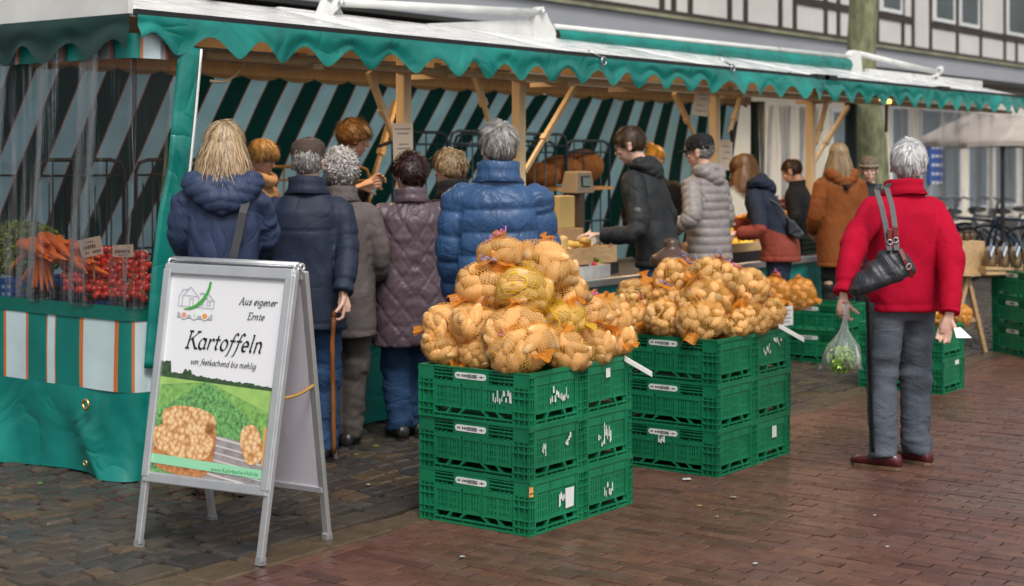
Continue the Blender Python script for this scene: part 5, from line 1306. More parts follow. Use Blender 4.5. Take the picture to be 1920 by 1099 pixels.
tray(1385, 455, 6.3, .9, .3, .07, m_wood, 'wooden fruit tray under the rust jacket sleeves', zoff=.80); b = MB(); b.box(-.5, .5, -.16, .16, 0, .08); o = b.build('black_riser', m_blackc); o.location = (PY(1385, 455, 6.3).x, 6.3, .718); tag(o, 'black riser under the wooden fruit tray', 'riser')
open_crate('dark_green_crate', PY(1484, 470, 6.3).x, PY(1536, 470, 6.3).x, 6.2, 6.5, .717, .88, mat('deep_green_plastic', (.008, .05, .015), rough=.4), 'dark green fruit crate at the counter edge, yellow fruit above', slots=5)
tray(1480, 415, 6.75, 1.2, .5, .10, m_wood, 'wooden tray holding the red grapes and oranges', zoff=.84); b = MB(); b.box(-.6, .6, -.24, .24, 0, .118); o = b.build('black_riser', m_blackc); o.location = (PY(1480, 415, 6.75).x, 6.75, .718); tag(o, 'black riser under the grape tray', 'riser')

# notices on the posts
def notice(corners, Y, label, rows):
    r = empty('paper_notice', PY(*corners[0], Y), 0, label, 'notice'); o0 = Vector(r.location); q = [PY(x, y, Y) - o0 for x, y in corners]; e = Vector((0, .002, 0))
    mb = MB(); mb.loft([q, [p + e for p in q]]); mb.build('sheet', m_card, r); t = MB(); f = lambda u, v: q[0].lerp(q[1], u).lerp(q[3].lerp(q[2], u), v) - e * .6
    for (u0, u1, v) in rows:
        n_ = max(3, int((u1 - u0) / .085))
        for k in range(n_): a, b_ = u0 + (u1 - u0) * k / n_, u0 + (u1 - u0) * (k + .7) / n_; t.poly([f(a, v + .008 * (k % 2)), f(b_, v), f(b_, v + .03), f(a, v + .035)])
    t.build('lettering', mat('brown_ink', (.10, .06, .05), var=0), r); return r
notice([(736, 231), (774, 231), (775, 300), (738, 302)], 6.26, 'tall cream notice with handwriting tied to the left post', [(.1, .9, .14), (.2, .8, .26), (.3, .8, .55), (.2, .9, .66), (.4, .7, .85)])
notice([(1305, 165), (1335, 170), (1327, 219), (1298, 215)], 6.2, 'tilted cream notice hanging under the roof rail', [(.2, .8, .2), (.3, .8, .35), (.2, .7, .6), (.15, .85, .8)])
notice([(1350, 262), (1374, 262), (1373, 320), (1349, 318)], 6.4, 'cream notice behind the black cap', [(.2, .8, .2), (.3, .8, .4), (.2, .7, .6)])

# ================================================================== GOODS TABLE AT THE RIGHT
tb_ = empty('trestle_table', (0, 0, 0), 0, 'rough trestle table with wooden top at the right edge', 'table')
dT = 12.45
A0, A1 = P(1796, 518, dT), P(1990, 518, dT + .25); nrm = Vector((-(A1 - A0).y, (A1 - A0).x, 0)).normalized()
if nrm.dot(Vector((CY_, SY_, 0))) < 0: nrm = -nrm
b = MB(); up = Vector((0, 0, .03)); q = [A0, A1, A1 + nrm * .6, A0 + nrm * .6]; b.loft([q, [p + up for p in q]]); b.build('table_top', m_wood, tb_)
for s_ in (.06, .3):
    for dx in (-.16, .16):
        c = A0 + nrm * (s_ * 1.5) + (A1 - A0).normalized() * .14; t_ = (A1 - A0).normalized()
        b = MB(); b.bar(c - Vector((0, 0, .01)), Vector((c.x, c.y, 0)) + t_ * dx, .045, .03); b.build('leg', m_wood, tb_)
b = MB(); c = A0 + nrm * .1; t_ = (A1 - A0).normalized(); b.bar(c + t_ * .02 + Vector((0, 0, -.36)), c + t_ * .26 + Vector((0, 0, -.36)), .03, .03); b.build('brace', m_wood, tb_)
m_floral = mat('floral_oilcloth', (.45, .36, .22), rough=.6, var=.3, vs=9)
def boxat(px0, px1, py0, py1, d, depth, m_, name, label, cat, lines_=0):
    a, c = P(px0, py1, d), P(px1, py1, d + .1); z1 = P(px0, py0, d).z; r = empty(name, a, 0, label, cat); e = c - a; h = z1 - a.z; n_ = nrm * depth; q = [Vector(), e, e + n_, n_]
    b = MB(); b.loft([q, [p + Vector((0, 0, h)) for p in q]]); b.build('body', m_, r, bevel=.004)
    if lines_:
        b = MB()
        for k in range(1, lines_): z = Vector((0, 0, h * k / lines_)); b.loft([[z - n_ * .01, z + e - n_ * .01, z + e + Vector((0, 0, .008)) - n_ * .01, z + Vector((0, 0, .008)) - n_ * .01], [z, z + e, z + e + Vector((0, 0, .008)), z + Vector((0, 0, .008))]])
        b.build('slat_gap', m_timber, r)
    return r
boxat(1797, 1847, 452, 516, dT + .02, .4, m_wood, 'wooden_box', 'pale plywood box on the trestle table, left of the paper bags', 'box', 0)
boxat(1849, 1960, 501, 516, dT - .02, .3, m_wood, 'shallow_tray', 'shallow wooden tray under the paper bags', 'tray', 2)
m_pbag = mat('brown_paper_bag', (.30, .19, .10), rough=.7, var=.2, vs=10, bump=.3, bs=25)
m_cloth = mat('blue_grey_label', (.16, .20, .26), rough=.5, var=.2)
for i in range(4):
    px = 1858 + i * 24; a = P(px, 500, dT + .05); r = empty('paper_bag', a, 0, ('brown paper bag with a dark label, leftmost on the tray', 'brown paper bag with a dark label, second on the tray', 'brown paper bag with a dark label, third on the tray', 'brown paper bag at the end of the tray')[i], 'paper bag', 'paper bags on the tray')
    mb = MB(); rings = []
    for z, w_, d_ in ((0, .045, .03), (.06, .047, .032), (.12, .042, .028), (.16, .036, .012)): rings.append([(x * w_ * (1 + .06 * n1(x, y, z * 20, i)), y * d_ + z * .1, z) for x, y in ((-1, -1), (-.3, -1.15), (.3, -1.1), (1, -1), (1.05, 0), (1, 1), (0, 1.1), (-1, 1))])
    mb.loft(rings); mb.build('body', m_pbag, r, smooth=True)
    mb = MB(); mb.box(-.07, .02, -.012, .0, 0, .10, M=Matrix.Translation((-.015, -.02, .11)) @ Matrix.Rotation(-.75, 4, 'Y')); mb.build('flap', m_cloth, r, bevel=.004); mb = MB(); mb.box(-.075, .03, -.016, -.013, .03, .055, M=Matrix.Translation((-.015, -.02, .11)) @ Matrix.Rotation(-.75, 4, 'Y')); mb.build('paper_strip', m_paper, r)
for i, (px, py) in enumerate(((1800, 448), (1812, 447), (1822, 446))):
    a = P(px, py + 4, dT + .1); mb = MB(); mb.lathe([(.024, 0), (.026, .01), (.026, .05), (.022, .056), (.024, .06), (.024, .072), (.0, .074)], 16); o = mb.build('preserve_jar', mat('dark_jar_glass', (.10, .06, .03), rough=.15, var=.3), None, smooth=True, auto=40); o.location = a; tag(o, ('small dark jar leftmost on the plywood box', 'small dark jar in the middle on the plywood box', 'small dark jar rightmost on the plywood box')[i], 'jar', 'jars on the plywood box')

# parasol and bicycles beyond
m_par = mat('beige_parasol_cloth', (.40, .35, .31), rough=.8, var=.1); m_pard = mat('dark_parasol_pole', (.05, .045, .045), rough=.5)
pc = P(1880, 212, 20.0); pr = empty('parasol', (pc.x, pc.y, 0), 0, 'large beige parasol over the parked bicycles', 'parasol')
mb = MB(); zc = pc.z; Rp = 1.25
rim = [(Rp * math.cos(a), Rp * math.sin(a)) for a in (2 * math.pi * k / 8 for k in range(8))]
mb2 = []
def par(u, v):
    k = u * 8; i = int(min(k, 7.999)); f = k - i; a, b_ = rim[i % 8], rim[(i + 1) % 8]; r_ = v; x = (a[0] * (1 - f) + b_[0] * f) * r_; y = (a[1] * (1 - f) + b_[1] * f) * r_
    z = zc + .12 - .52 * v ** 1.2 + .02 * math.sin(f * math.pi) * v
    return (x, y, z)
mb.grid(48, 8, par); mb.build('canopy', m_par, pr, smooth=True, solid=.01)
mb = MB(); mb.grid(48, 2, lambda u, v: (par(u, 1)[0], par(u, 1)[1], par(u, 1)[2] - .05 * v)); mb.build('valance', m_par, pr)
mb = MB(); mb.tube([(0, 0, 0), (0, 0, zc + .16)], .03, 10); mb.build('pole', m_pard, pr)
for k in range(8):
    mb = MB(); mb.bar((rim[k][0] * .98, rim[k][1] * .98, par(k / 8, 1)[2] - .02), (0, 0, zc + .08), .02); mb.build('rib', m_pard, pr)
m_chrome = mat('bicycle_metal', (.45, .46, .48), rough=.25, metal=.8); m_tyre = mat('bicycle_tyre', (.02, .02, .02), rough=.7)
bikes = []
def bicycle(x, y, rz, label, m_):
    r = empty('bicycle', (x, y, 0), rz, label, 'bicycle', 'bicycles parked behind the stall')
    for wx in (-.52, .52):
        mb = MB(); mb.tube([(wx + .33 * math.cos(a), 0, .35 + .33 * math.sin(a)) for a in np.linspace(0, 2 * math.pi, 33)], .018, 6); o = mb.build('wheel', m_tyre, r, smooth=True)
        mb = MB()
        for k in range(10): a = math.pi * 2 * k / 10; mb.tube([(wx, .0, .35), (wx + .32 * math.cos(a), 0, .35 + .32 * math.sin(a))], .003, 4)
        mb.tube([(wx + .31 * math.cos(a), 0, .35 + .31 * math.sin(a)) for a in np.linspace(0, 2 * math.pi, 25)], .01, 5); mb.build('spokes', m_chrome, o)
    mb = MB()
    for a, b_ in (((-.52, 0, .35), (-.1, 0, .32)), ((-.1, 0, .32), (-.2, 0, .82)), ((-.18, 0, .75), (.38, 0, .78)), ((-.1, 0, .32), (.4, 0, .70)), ((.52, 0, .35), (.36, 0, .98)), ((-.52, 0, .35), (-.18, 0, .72))): mb.tube([a, b_], .02, 8)
    mb.build('frame', m_, r, smooth=True)
    mb = MB(); mb.tube([(.22, -.28, 1.02), (.34, -.2, 1.05), (.36, 0, 1.0), (.34, .2, 1.05), (.22, .28, 1.02)], .014, 8); mb.build('handlebar', m_chrome, r, smooth=True)
    mb = MB(); mb.ell((-.22, 0, .88), (.14, .08, .04)); mb.build('saddle', m_tyre, r, smooth=True)
    mb = MB(); mb.ell((.44, 0, .86), (.05, .06, .06)); mb.build('headlight', m_chrome, r, smooth=True)
bl_ = ['bicycle parked leftmost behind the clear sheet', 'second parked bicycle from the left behind the clear sheet', 'middle bicycle of the parked row under the parasol', 'fourth parked bicycle, right of the parasol pole', 'bicycle parked rightmost at the picture edge']
for i, px in enumerate((1768, 1806, 1845, 1885, 1922)):
    c = P(px, 400, 20.5 + (i % 2) * .9); bicycle(c.x, c.y, math.radians(60 + i * 17), bl_[i], m_chrome if i % 2 else m_bluebar)

# litter on the ground
for i, (px, py, s_, c, lab_) in enumerate(((1287, 901, .03, (.7, .7, .7), 'square white paper scrap on the bricks by the second stack'), (1416, 1060, .02, (.6, .6, .6), 'pale oval scrap on the bricks near the bottom edge'), (867, 1047, .018, (.55, .55, .5), 'pale chip on the bricks below the nearest stack'), (224, 939, .02, (.5, .03, .01), 'small red scrap on the setts by the sign leg'), (1664, 1028, .013, (.7, .7, .7), 'tiny white scrap on the bricks below the dark red shoes'),
                                   (75, 909, .02, (.12, .35, .04), 'crushed green leaf on the setts by the stall skirt'), (1345, 972, .014, (.5, .42, .2), 'straw coloured scrap on the bricks'), (1640, 969, .012, (.65, .65, .65), 'tiny pale scrap on the bricks left of the lowest white one'), (705, 838, .03, (.30, .40, .05), 'yellow green leaf on the setts near the walking stick'), (690, 911, .016, (.7, .68, .5), 'cream petal on the setts between sign and crates'), (668, 855, .018, (.25, .38, .06), 'small leaf on the setts beside the walking stick'), (585, 898, .016, (.3, .4, .08), 'small green leaf on the setts under the sign'), (1312, 951, .02, (.5, .33, .12), 'thin ochre scrap on the bricks'), (1375, 935, .03, (.35, .30, .2), 'trodden pale stain of peel on the bricks'))):
    p = G(px, py); mb = MB(); rr = random.Random(i); s_ *= .72 if i else 1; c = tuple(q * .75 for q in c); n_ = 4 if i == 0 else 7
    mb.poly([(s_ * rr.uniform(.7, 1.2) * math.cos(2 * math.pi * k / n_), s_ * .8 * rr.uniform(.7, 1.2) * math.sin(2 * math.pi * k / n_), .002 + .004 * rr.random()) for k in range(n_)])
    o = mb.build('litter_scrap', mat('scrap_%d' % i, c, var=.2, vs=60), None, solid=.001); o.location = (p.x, p.y, .004); tag(o, lab_, 'litter')
# ================================================================== PEOPLE
m_skin = mat('skin', (.62, .38, .29), rough=.5, var=.08, vs=18, sss=.15, bump=.05, bs=120)
m_eye = mat('eye_white', (.7, .68, .66), rough=.25, var=0); m_iris = mat('iris', (.03, .025, .02), rough=.2, var=0); m_lip = mat('lips', (.40, .14, .12), rough=.45, var=.05)
def cloth(name, c, rough=.75, b=.35, bs=130, var=.16, sheen=.0, spec=.3, fs=6., fst=.42, fd=.035, st=(1, 1, .7)): return folds(mat(name, c, rough=rough, bump=b, bs=bs, var=var, vs=9, sheen=sheen, spec=spec), fs, fst, fd, st)
RV = Vector((SY_, -CY_, 0)); FW = Vector((CY_, SY_, 0))
def sring(c, rx, ry, n=28, e=2.35, tf=None):
    out = []
    for k in range(n):
        a = 2 * math.pi * k / n; ca, sa = math.cos(a), math.sin(a)
        p = Vector((c[0] + rx * math.copysign(abs(ca) ** (2 / e), ca), c[1] + ry * math.copysign(abs(sa) ** (2 / e), sa), c[2])); out.append(tf(p) if tf else p)
    return out
def bez(p, n=9):
    """smooth path through three joints"""
    a, b_, c = p; out = []
    for i in range(n):
        t = i / (n - 1)
        k = b_ * 1.0 + (b_ - (a + c) / 2) * .35
        out.append(a * (1 - t) ** 2 + k * 2 * t * (1 - t) + c * t * t if False else (a.lerp(b_, t * 2) if t <= .5 else b_.lerp(c, t * 2 - 1)))
    for _ in range(2): out = [out[0]] + [(out[i - 1] + out[i] * 2 + out[i + 1]) / 4 for i in range(1, n - 1)] + [out[-1]]
    return out
def bend_noise(V, N, amp, sc, seed): return V + N * (vnoise(V * np.array(sc), seed) * amp)[:, None]
def poly_dist(V, path):
    best = np.full(len(V), 9.); L_ = np.zeros(len(V)); acc = 0
    for a, b_ in zip(path, path[1:]):
        a_, d_ = np.array(a), np.array(b_ - a); l2 = d_ @ d_; t = np.clip(((V - a_) @ d_) / l2, 0, 1); dd = np.linalg.norm(V - a_ - t[:, None] * d_, axis=1)
        m_ = dd < best; best[m_] = dd[m_]; L_[m_] = acc + t[m_] * math.sqrt(l2); acc += math.sqrt(l2)
    return best, L_
def hand_mb(mb, W, d, n, side, curl=.5, s_=1.0):
    d = d.normalized(); n = (n - d * n.dot(d)).normalized(); t = d.cross(n) * side      # t points to the thumb side
    mb.tube([W - d * .03, W + d * .005, W + d * .03, W + d * .06, W + d * .088], [.025 * s_, .025 * s_, .032 * s_, .037 * s_, .030 * s_], 12, flat=.5) if abs(n.z) < .7 else None
    q = [W - d * .03, W + d * .01, W + d * .045, W + d * .085]
    mb.loft([[p + t * (hw * math.cos(a)) + n * (.014 * s_ * math.sin(a)) for a in (2 * math.pi * k / 14 for k in range(14))] for p, hw in zip(q, (.024 * s_, .028 * s_, .038 * s_, .038 * s_))])
    for k, (off, L_) in enumerate(((.030, .072), (.0105, .080), (-.0105, .074), (-.030, .058))):
        p = W + d * .08 + t * off * s_; pts = [p - d * .012]; ang = .12 + curl * .25; dirv = (d + t * off * 2.0).normalized()
        for seg in (.45, .32, .23):
            dd = dirv * math.cos(ang) + n * math.sin(ang); p = p + dd * L_ * seg * s_; pts.append(p); ang += curl * (.85 - .1 * k)
        mb.tube(pts, [.0095 * s_, .0090 * s_, .0082 * s_, .0068 * s_], 8)
    p = W + d * .022 + t * .022 * s_; u = (d * .75 + t * .62 + n * .25).normalized(); mb.tube([p - u * .015, p + u * .030, p + u * .055 + n * .012 * curl, p + (u * .075 + n * .022 * curl)], [.0145 * s_, .0125 * s_, .0100 * s_, .0080 * s_], 8)
def head_mb(mb, T, fem=False, old=False):
    def E(c, r): mb.ell((0, 0, 0), r, M=None, nu=18, nv=12)
    def ell(c, r):
        b = len(mb.v); mb.ell(c, r, nu=20, nv=14)
        for i in range(b, len(mb.v)): mb.v[i] = tuple(T(Vector(mb.v[i])))
    ell((0, -.012, .028), (.076, .097, .091)); ell((0, .030, -.040), (.057, .060, .070)); ell((0, .058, -.088), (.026, .026, .020)); ell((0, .0, -.05), (.058, .06, .05))
    ell((0, .078, .026), (.052, .016, .012)); ell((-.036, .066, -.020), (.022, .020, .018)); ell((.036, .066, -.020), (.022, .020, .018))
    ell((0, .098, -.018), (.0125, .018, .015)); ell((0, .089, .003), (.0095, .016, .024)); ell((0, .086, -.055), (.024, .010, .010)); ell((0, .078, -.068), (.022, .010, .012))
    for s_ in (-1, 1):
        ell((s_ * .078, -.008, -.010), (.010, .020, .032)); ell((s_ * .083, -.012, .004), (.007, .020, .019)); ell((s_ * .082, -.004, -.032), (.007, .010, .010))
    b = len(mb.v); mb.tube([(0, -.018, -.17), (0, -.016, -.10), (0, -.010, -.03)], [.060 if not fem else .052, .055 if not fem else .048, .056], 16)
    for i in range(b, len(mb.v)): mb.v[i] = tuple(T(Vector(mb.v[i])))
def hair_obj(root, T, R3, col, style, seed, n=1500):
    """scalp shell plus many thin tapered locks following the head and then gravity; T maps head space to body space"""
    r = np.random.RandomState(seed); rg = random.Random(seed); V = []; Fq = []; A = []
    L0 = style.get('len', .05); curl = style.get('curl', 0.); lift = style.get('lift', 1.04); fringe = style.get('fringe', .055); nape = style.get('nape', -.075); vol = style.get('vol', 1.0); wd = style.get('w', .0042); long_ = style.get('long', False)
    C = Vector((0, -.012, .026)); Rr = Vector((.082 * vol, .104 * vol, .098 * (1 + (vol - 1) * .7)))
    def ok(p): # scalp region in head space
        if p.z < nape: return False
        if p.y > .045 and p.z < fringe: return False
        if p.y > -.004 and p.z < .012 and not long_: return False
        if p.y > .03 and p.z < .03 and long_: return False
        return True
    nu, nv = 40, 26; idx = {}
    Hinv = R3.transposed()
    for j in range(nv + 1):
        th = min(max(math.pi * j / nv, .03), math.pi - .03)
        for i in range(nu):
            a = 2 * math.pi * i / nu; q = Vector((math.sin(th) * math.cos(a), math.sin(th) * math.sin(a), math.cos(th)))
            bump = 1 + (.035 * n1(q.x * 5, q.y * 5, q.z * 5, seed) + .02 * n1(q.x * 13, q.y * 13, q.z * 13, seed)) * (1 + curl * 2.2)
            p = C + Vector((q.x * Rr.x, q.y * Rr.y, q.z * Rr.z)) * bump
            if ok(p): idx[(j, i)] = len(V); V.append(T(p)); A.append(.25 + .2 * rg.random())
    for j in range(nv):
        for i in range(nu):
            k = [(j, i), (j + 1, i), (j + 1, (i + 1) % nu), (j, (i + 1) % nu)]
            if all(x in idx for x in k): Fq.append(tuple(idx[x] for x in k))
    down = Hinv @ Vector((0, 0, -1)); crown = Vector(style.get('crown', (0.01, -.45, .85))).normalized()
    steps = style.get('steps', 6); made = 0; n = int(n * 1.8); wd *= .75
    while made < n:
        q = Vector(r.normal(size=3)).normalized(); p = C + Vector((q.x * Rr.x, q.y * Rr.y, q.z * Rr.z))
        if not ok(p): continue
        made += 1; L_ = L0 * rg.uniform(.65, 1.15); st = L_ / steps; cl = n1(q.x * 7, q.y * 7, q.z * 7, seed + 31); lf = 1 + (lift - 1) * (1.0 + 1.3 * cl) * rg.uniform(.5, 1.3) + (rg.random() < .06) * .10; clump = rg.random(); pts = []
        flow = (q - crown * q.dot(crown)); flow = flow.normalized() if flow.length > .05 else Vector((rg.uniform(-1, 1), rg.uniform(-1, 1), 0)).normalized()
        flow = (flow + Vector(style.get('comb', (0, 0, 0)))).normalized()
        for s_ in range(steps + 1):
            lf2 = 1 + (lf - 1) * (.3 + .7 * s_ / steps) + curl * .05 * math.sin(s_ * 1.7 + clump * 9)
            d = p - C; k = Vector((d.x / Rr.x, d.y / Rr.y, d.z / Rr.z)); kl = k.length
            hang = long_ and (d.z < -.01 or kl > 1.25)
            if not hang or d.z > -.02: p = C + d * (lf2 / max(kl, .01))
            pts.append(p.copy())
            nrm = Vector((d.x, d.y, d.z)).normalized(); t = flow + down * (.55 if not hang else 2.5); t = t - nrm * t.dot(nrm) * (1.0 if not hang else .15)
            jitter = Vector((rg.uniform(-1, 1), rg.uniform(-1, 1), rg.uniform(-1, 1))) * (.15 + curl * 1.1)
            t = (t.normalized() + jitter * (.5 if hang else 1)).normalized(); p = p + t * st
            if hang: p = p + Vector((math.sin(clump * 40 + s_ * .8), math.cos(clump * 31 + s_ * .9), 0)) * .0016
        b = len(V); hue = min(1, max(0, .5 + .55 * n1(q.x * 11, q.y * 11, q.z * 11, seed + 17) + rg.uniform(-.25, .25)))
        for s_, pp in enumerate(pts):
            nrm = (pp - C).normalized(); tg = (pts[min(s_ + 1, steps)] - pts[max(s_ - 1, 0)]).normalized(); sd = tg.cross(nrm); sd = sd.normalized() if sd.length > 1e-4 else Vector((1, 0, 0))
            ww = wd * (1 - .85 * (s_ / steps) ** 2)
            V += [T(pp - sd * ww), T(pp + sd * ww)]; A += [hue, hue]
        for s_ in range(steps): Fq.append((b + 2 * s_, b + 2 * s_ + 1, b + 2 * s_ + 3, b + 2 * s_ + 2))
    return np_obj('hair', [tuple(v) for v in V], Fq, hair_mat(*col), parent=root, smooth=True, attrs={'rnd': A})
HM = {}
def hair_mat(name, c, var=.45):
    if name in HM: return HM[name]
    m = mat(name, c, rough=.42, var=var, vs=30, attr='rnd', island=.8, spec=.4); HM[name] = m; return m

def person(label, px, d, H, rel, coat, legs=None, head=None, hair=None, arms=None, lean=0., fem=False, base_z=0., shoes=True, feet=None, group=None, hands=None, extras=None, hood=None, collar=None, base=None):
    b0 = base if base is not None else P(px, 300, d); b0 = Vector((b0.x, b0.y, base_z)); yaw = math.radians(CAMDIR + rel) - math.pi / 2
    root = empty('person', b0, yaw, label, 'person', group)
    Rz = Matrix.Rotation(-yaw, 3, 'Z'); toL = lambda w_: Rz @ (Vector(w_) - b0)
    zh = .52 * H; la = math.radians(lean)
    def LT(p):
        if p.z <= zh - .06 * H or not la: return Vector(p)
        k = min(1, (p.z - zh + .06 * H) / (.16 * H)); a = la * k; y, z = p.y, p.z - zh
        return Vector((p.x, y * math.cos(a) + z * math.sin(a), zh + z * math.cos(a) - y * math.sin(a)))
    sh = coat.get('sh', .185 if not fem else .165); shz = .792 * H
    SH = {s_: LT(Vector((s_ * sh, -.01, shz))) for s_ in (-1, 1)}
    A_ = {}
    for s_ in (-1, 1):
        spec = (arms or {}).get(s_)
        if spec is None: spec = ((s_ * (sh + .075), -.03, .62 * H), (s_ * (sh - .01), .20, .55 * H))
        e, w_ = spec
        conv = lambda q: toL(P(*q)) if abs(q[0]) > 50 else LT(Vector(q))
        A_[s_] = [SH[s_], conv(e), conv(w_)]
    # --- body: one continuous skin surface
    core = MB(); tf = LT
    core.loft([sring((0, 0, z * H), rx, ry, 20, 2.2, tf) for z, rx, ry in ((.46, .12, .08), (.52, .15, .10), (.62, .13, .09), (.74, .15, .10), (.80, .13, .075), (.84, .06, .055), (.87, .05, .05))])
    if feet: ft = {s_: toL(G(*feet[s_])) for s_ in (-1, 1)}
    else: ft = {s_: Vector((s_ * .085, (.03 if s_ > 0 else -.03), 0)) for s_ in (-1, 1)}
    LG = {}
    for s_ in (-1, 1):
        f = ft[s_]; hip = Vector((s_ * .088, 0, .50 * H)); ank = Vector((f.x, f.y - .01, .055 * H)); kn = hip.lerp(ank, .5) + Vector((s_ * .006, .025, 0)); LG[s_] = [hip, kn, ank]
        pp = bez(LG[s_]); core.tube(pp, [.075 - .04 * k / 8 for k in range(9)], 10); core.tube([ank + Vector((0, 0, .02)), Vector((f.x, f.y + .02, .03)), Vector((f.x, f.y + .12, .03))], [.035, .035, .03], 8)
        pp = bez(A_[s_]); core.tube(pp, [.042 - .017 * k / 8 for k in range(9)], 8)
    V1, N1, F1 = remesh(core, .016, 2)
    hd = head or {}; hyaw, hpit = math.radians(hd.get('yaw', 0)), math.radians(hd.get('pitch', 0)); hs = hd.get('s', 1.0 if not fem else .95) * H / 1.72 * .5 + .5 * hd.get('s', 1.0 if not fem else .95)
    R3 = Matrix.Rotation(hyaw, 3, 'Z') @ Matrix.Rotation(-hpit - la * .35, 3, 'X') @ Matrix.Rotation(math.radians(hd.get('roll', 0)), 3, 'Y')
    neck = LT(Vector((0, -.012, .855 * H))) ; hc0 = Vector((0, .015 + hd.get('fwd', 0), H - .122 * hs - .855 * H))
    Rl = Matrix.Rotation(-la * .55, 3, 'X')
    hc = neck + Rl @ Vector((hd.get('dx', 0), .02 + hd.get('fwd', 0), hc0.z)); piv = Vector((0, -.01, -.06))
    T = lambda p: hc + R3 @ ((Vector(p) - piv) * hs) + piv * hs
    fine = MB(); head_mb(fine, T, fem); HD = hands or {}
    for s_ in (-1, 1):
        e, w_ = A_[s_][1], A_[s_][2]; dv = (w_ - e).normalized(); hspec = HD.get(s_, {})
        dv = (toL(b0 + Vector(hspec['dir'])) if 'dir' in hspec else dv); nn = (toL(b0 + Vector(hspec['palm'])) if 'palm' in hspec else Vector((-s_, .2, -.3)))
        hand_mb(fine, w_ + dv.normalized() * .015, dv, nn, -s_ if True else s_, hspec.get('curl', .55), .95 if not fem else .86)
    V2, N2, F2 = remesh(fine, .0042, 2, .4)
    Vb = np.vstack([V1, V2]); Fb = [tuple(f) for f in F1] + [tuple(i + len(V1) for i in f) for f in F2]
    np_obj('body', Vb, Fb, m_skin, parent=root)
    for s_ in (-1, 1):
        mb = MB(); c = T((s_ * .031, .074, .006)); r_ = .0115 * hs; mb.ell(c, (r_, r_, r_), nu=10, nv=8); f_ = (R3 @ Vector((s_ * .1, 1, 0))).normalized(); mb.ell(c + f_ * .006, (.0066, .0066, .0066), nu=8, nv=6, mi=1); mb.build('eye', [m_eye, m_iris], root, smooth=True)
        mb = MB(); mb.tube([T((s_ * .014, .088, .024)), T((s_ * .032, .086, .031)), T((s_ * .052, .072, .026))], [.003, .0035, .002], 6); mb.build('eyebrow', hair_mat(*(hair or {}).get('col', ('brown_hair', (.06, .035, .02)))), root)
    mb = MB(); mb.tube([T((-.024, .083, -.059)), T((-.010, .094, -.056)), T((0, .0945, -.058)), T((.010, .094, -.056)), T((.024, .083, -.059))], [.002, .0045, .0045, .0045, .002], 6, flat=.8); mb.build('mouth', m_lip, root, smooth=True)
    # --- trousers
    tr = legs or {}; mt = tr.get('mat')
    if mt:
        mb = MB(); r0, r1, r2 = tr.get('r', (.098, .076, .066))
        hr = tr.get('hip', .158 if not fem else .165)
        mb.loft([sring((0, -.008, z * H), hr * k, .118 * k, 22, 2.3, LT) for z, k in ((.445, .70), (.48, .97), (.53, 1.0), (.585, .95))])
        for s_ in (-1, 1):
            pp = bez([LG[s_][0] - Vector((0, 0, .0)), LG[s_][1], LG[s_][2] + Vector((0, 0, -.035))], 13); rad = [(r0 + (r1 - r0) * min(1, k / 6)) if k < 6 else r1 + (r2 - r1) * (k - 6) / 6 for k in range(13)]; mb.tube(pp, rad, 16)
        V, N, Fs = remesh(mb, .010, 3); k = np.clip((.62 * H - V[:, 2]) / (.5 * H), .25, 1); low = np.exp(-((V[:, 2] - .1) / .10) ** 2) + .8 * np.exp(-((V[:, 2] - .28 * H) / .09) ** 2) + .35
        V = V + N * ((vnoise(V * np.array([8, 8, 20]) + V[:, [2, 0, 1]] * 4, 11) * .0125 + vnoise(V * np.array([17, 17, 36]) + V[:, [1, 2, 0]] * 8, 12) * .0065) * low)[:, None]
        np_obj('trousers', V, Fs, mt, parent=root)
        if tr.get('stripe'):
            mb = MB(); pp = bez([LG[-1][0] + Vector((-.03, 0, .03)), LG[-1][1], LG[-1][2]], 13); L2 = []
            for k, p in enumerate(pp): rr = (r0 if k < 1 else r0 + (r1 - r0) * min(1, k / 6) if k < 6 else r1 + (r2 - r1) * (k - 6) / 6) + .003; L2.append(p + Vector((-rr * .985, -.02, 0)))
            mb.grid(3, 24, lambda u, v: L2[min(int(v * 12), 11)].lerp(L2[min(int(v * 12) + 1, 12)], v * 12 - min(int(v * 12), 11)) + Vector((0, (u - .5) * .030, 0))); mb.build('side_stripe', tr['stripe'], root, smooth=True, solid=.004)
    # --- shoes
    if shoes:
        ms, msole, fyaw = shoes if isinstance(shoes, tuple) else (m_blackshoe, m_blackc, 0)
        for s_ in (-1, 1):
            f = ft[s_]; Rf = Matrix.Rotation(math.radians(fyaw - s_ * 7), 3, 'Z'); TT = lambda x, y, z: f + Rf @ Vector((x, y - .035, z))
            mb = MB(); prof = [(-.064, .022, .014, .050), (-.055, .034, .010, .080), (-.02, .040, .010, .092), (.03, .042, .010, .090), (.08, .045, .010, .070), (.13, .049, .010, .060), (.17, .045, .010, .053), (.198, .031, .010, .043), (.210, .012, .014, .030)]
            mb.loft([[TT(hw * math.copysign(abs(math.cos(a)) ** .8, math.cos(a)), y, (z0 + z1) / 2 + (z1 - z0) / 2 * math.sin(a)) for a in (2 * math.pi * k / 16 for k in range(16))] for y, hw, z0, z1 in prof]); o = mb.build('shoe', ms, root, smooth=True)
            mb = MB(); out = [(-.064, .020), (-.05, .034), (0, .039), (.08, .042), (.13, .045), (.172, .039), (.198, .018)]; ol = [TT(w_, y, 0) for y, w_ in out] + [TT(-w_, y, 0) for y, w_ in reversed(out)]
            mb.loft([[p + Vector((0, 0, .001)) for p in ol], [p + Vector((0, 0, .018)) for p in ol]]); mb.build('sole', msole, o)
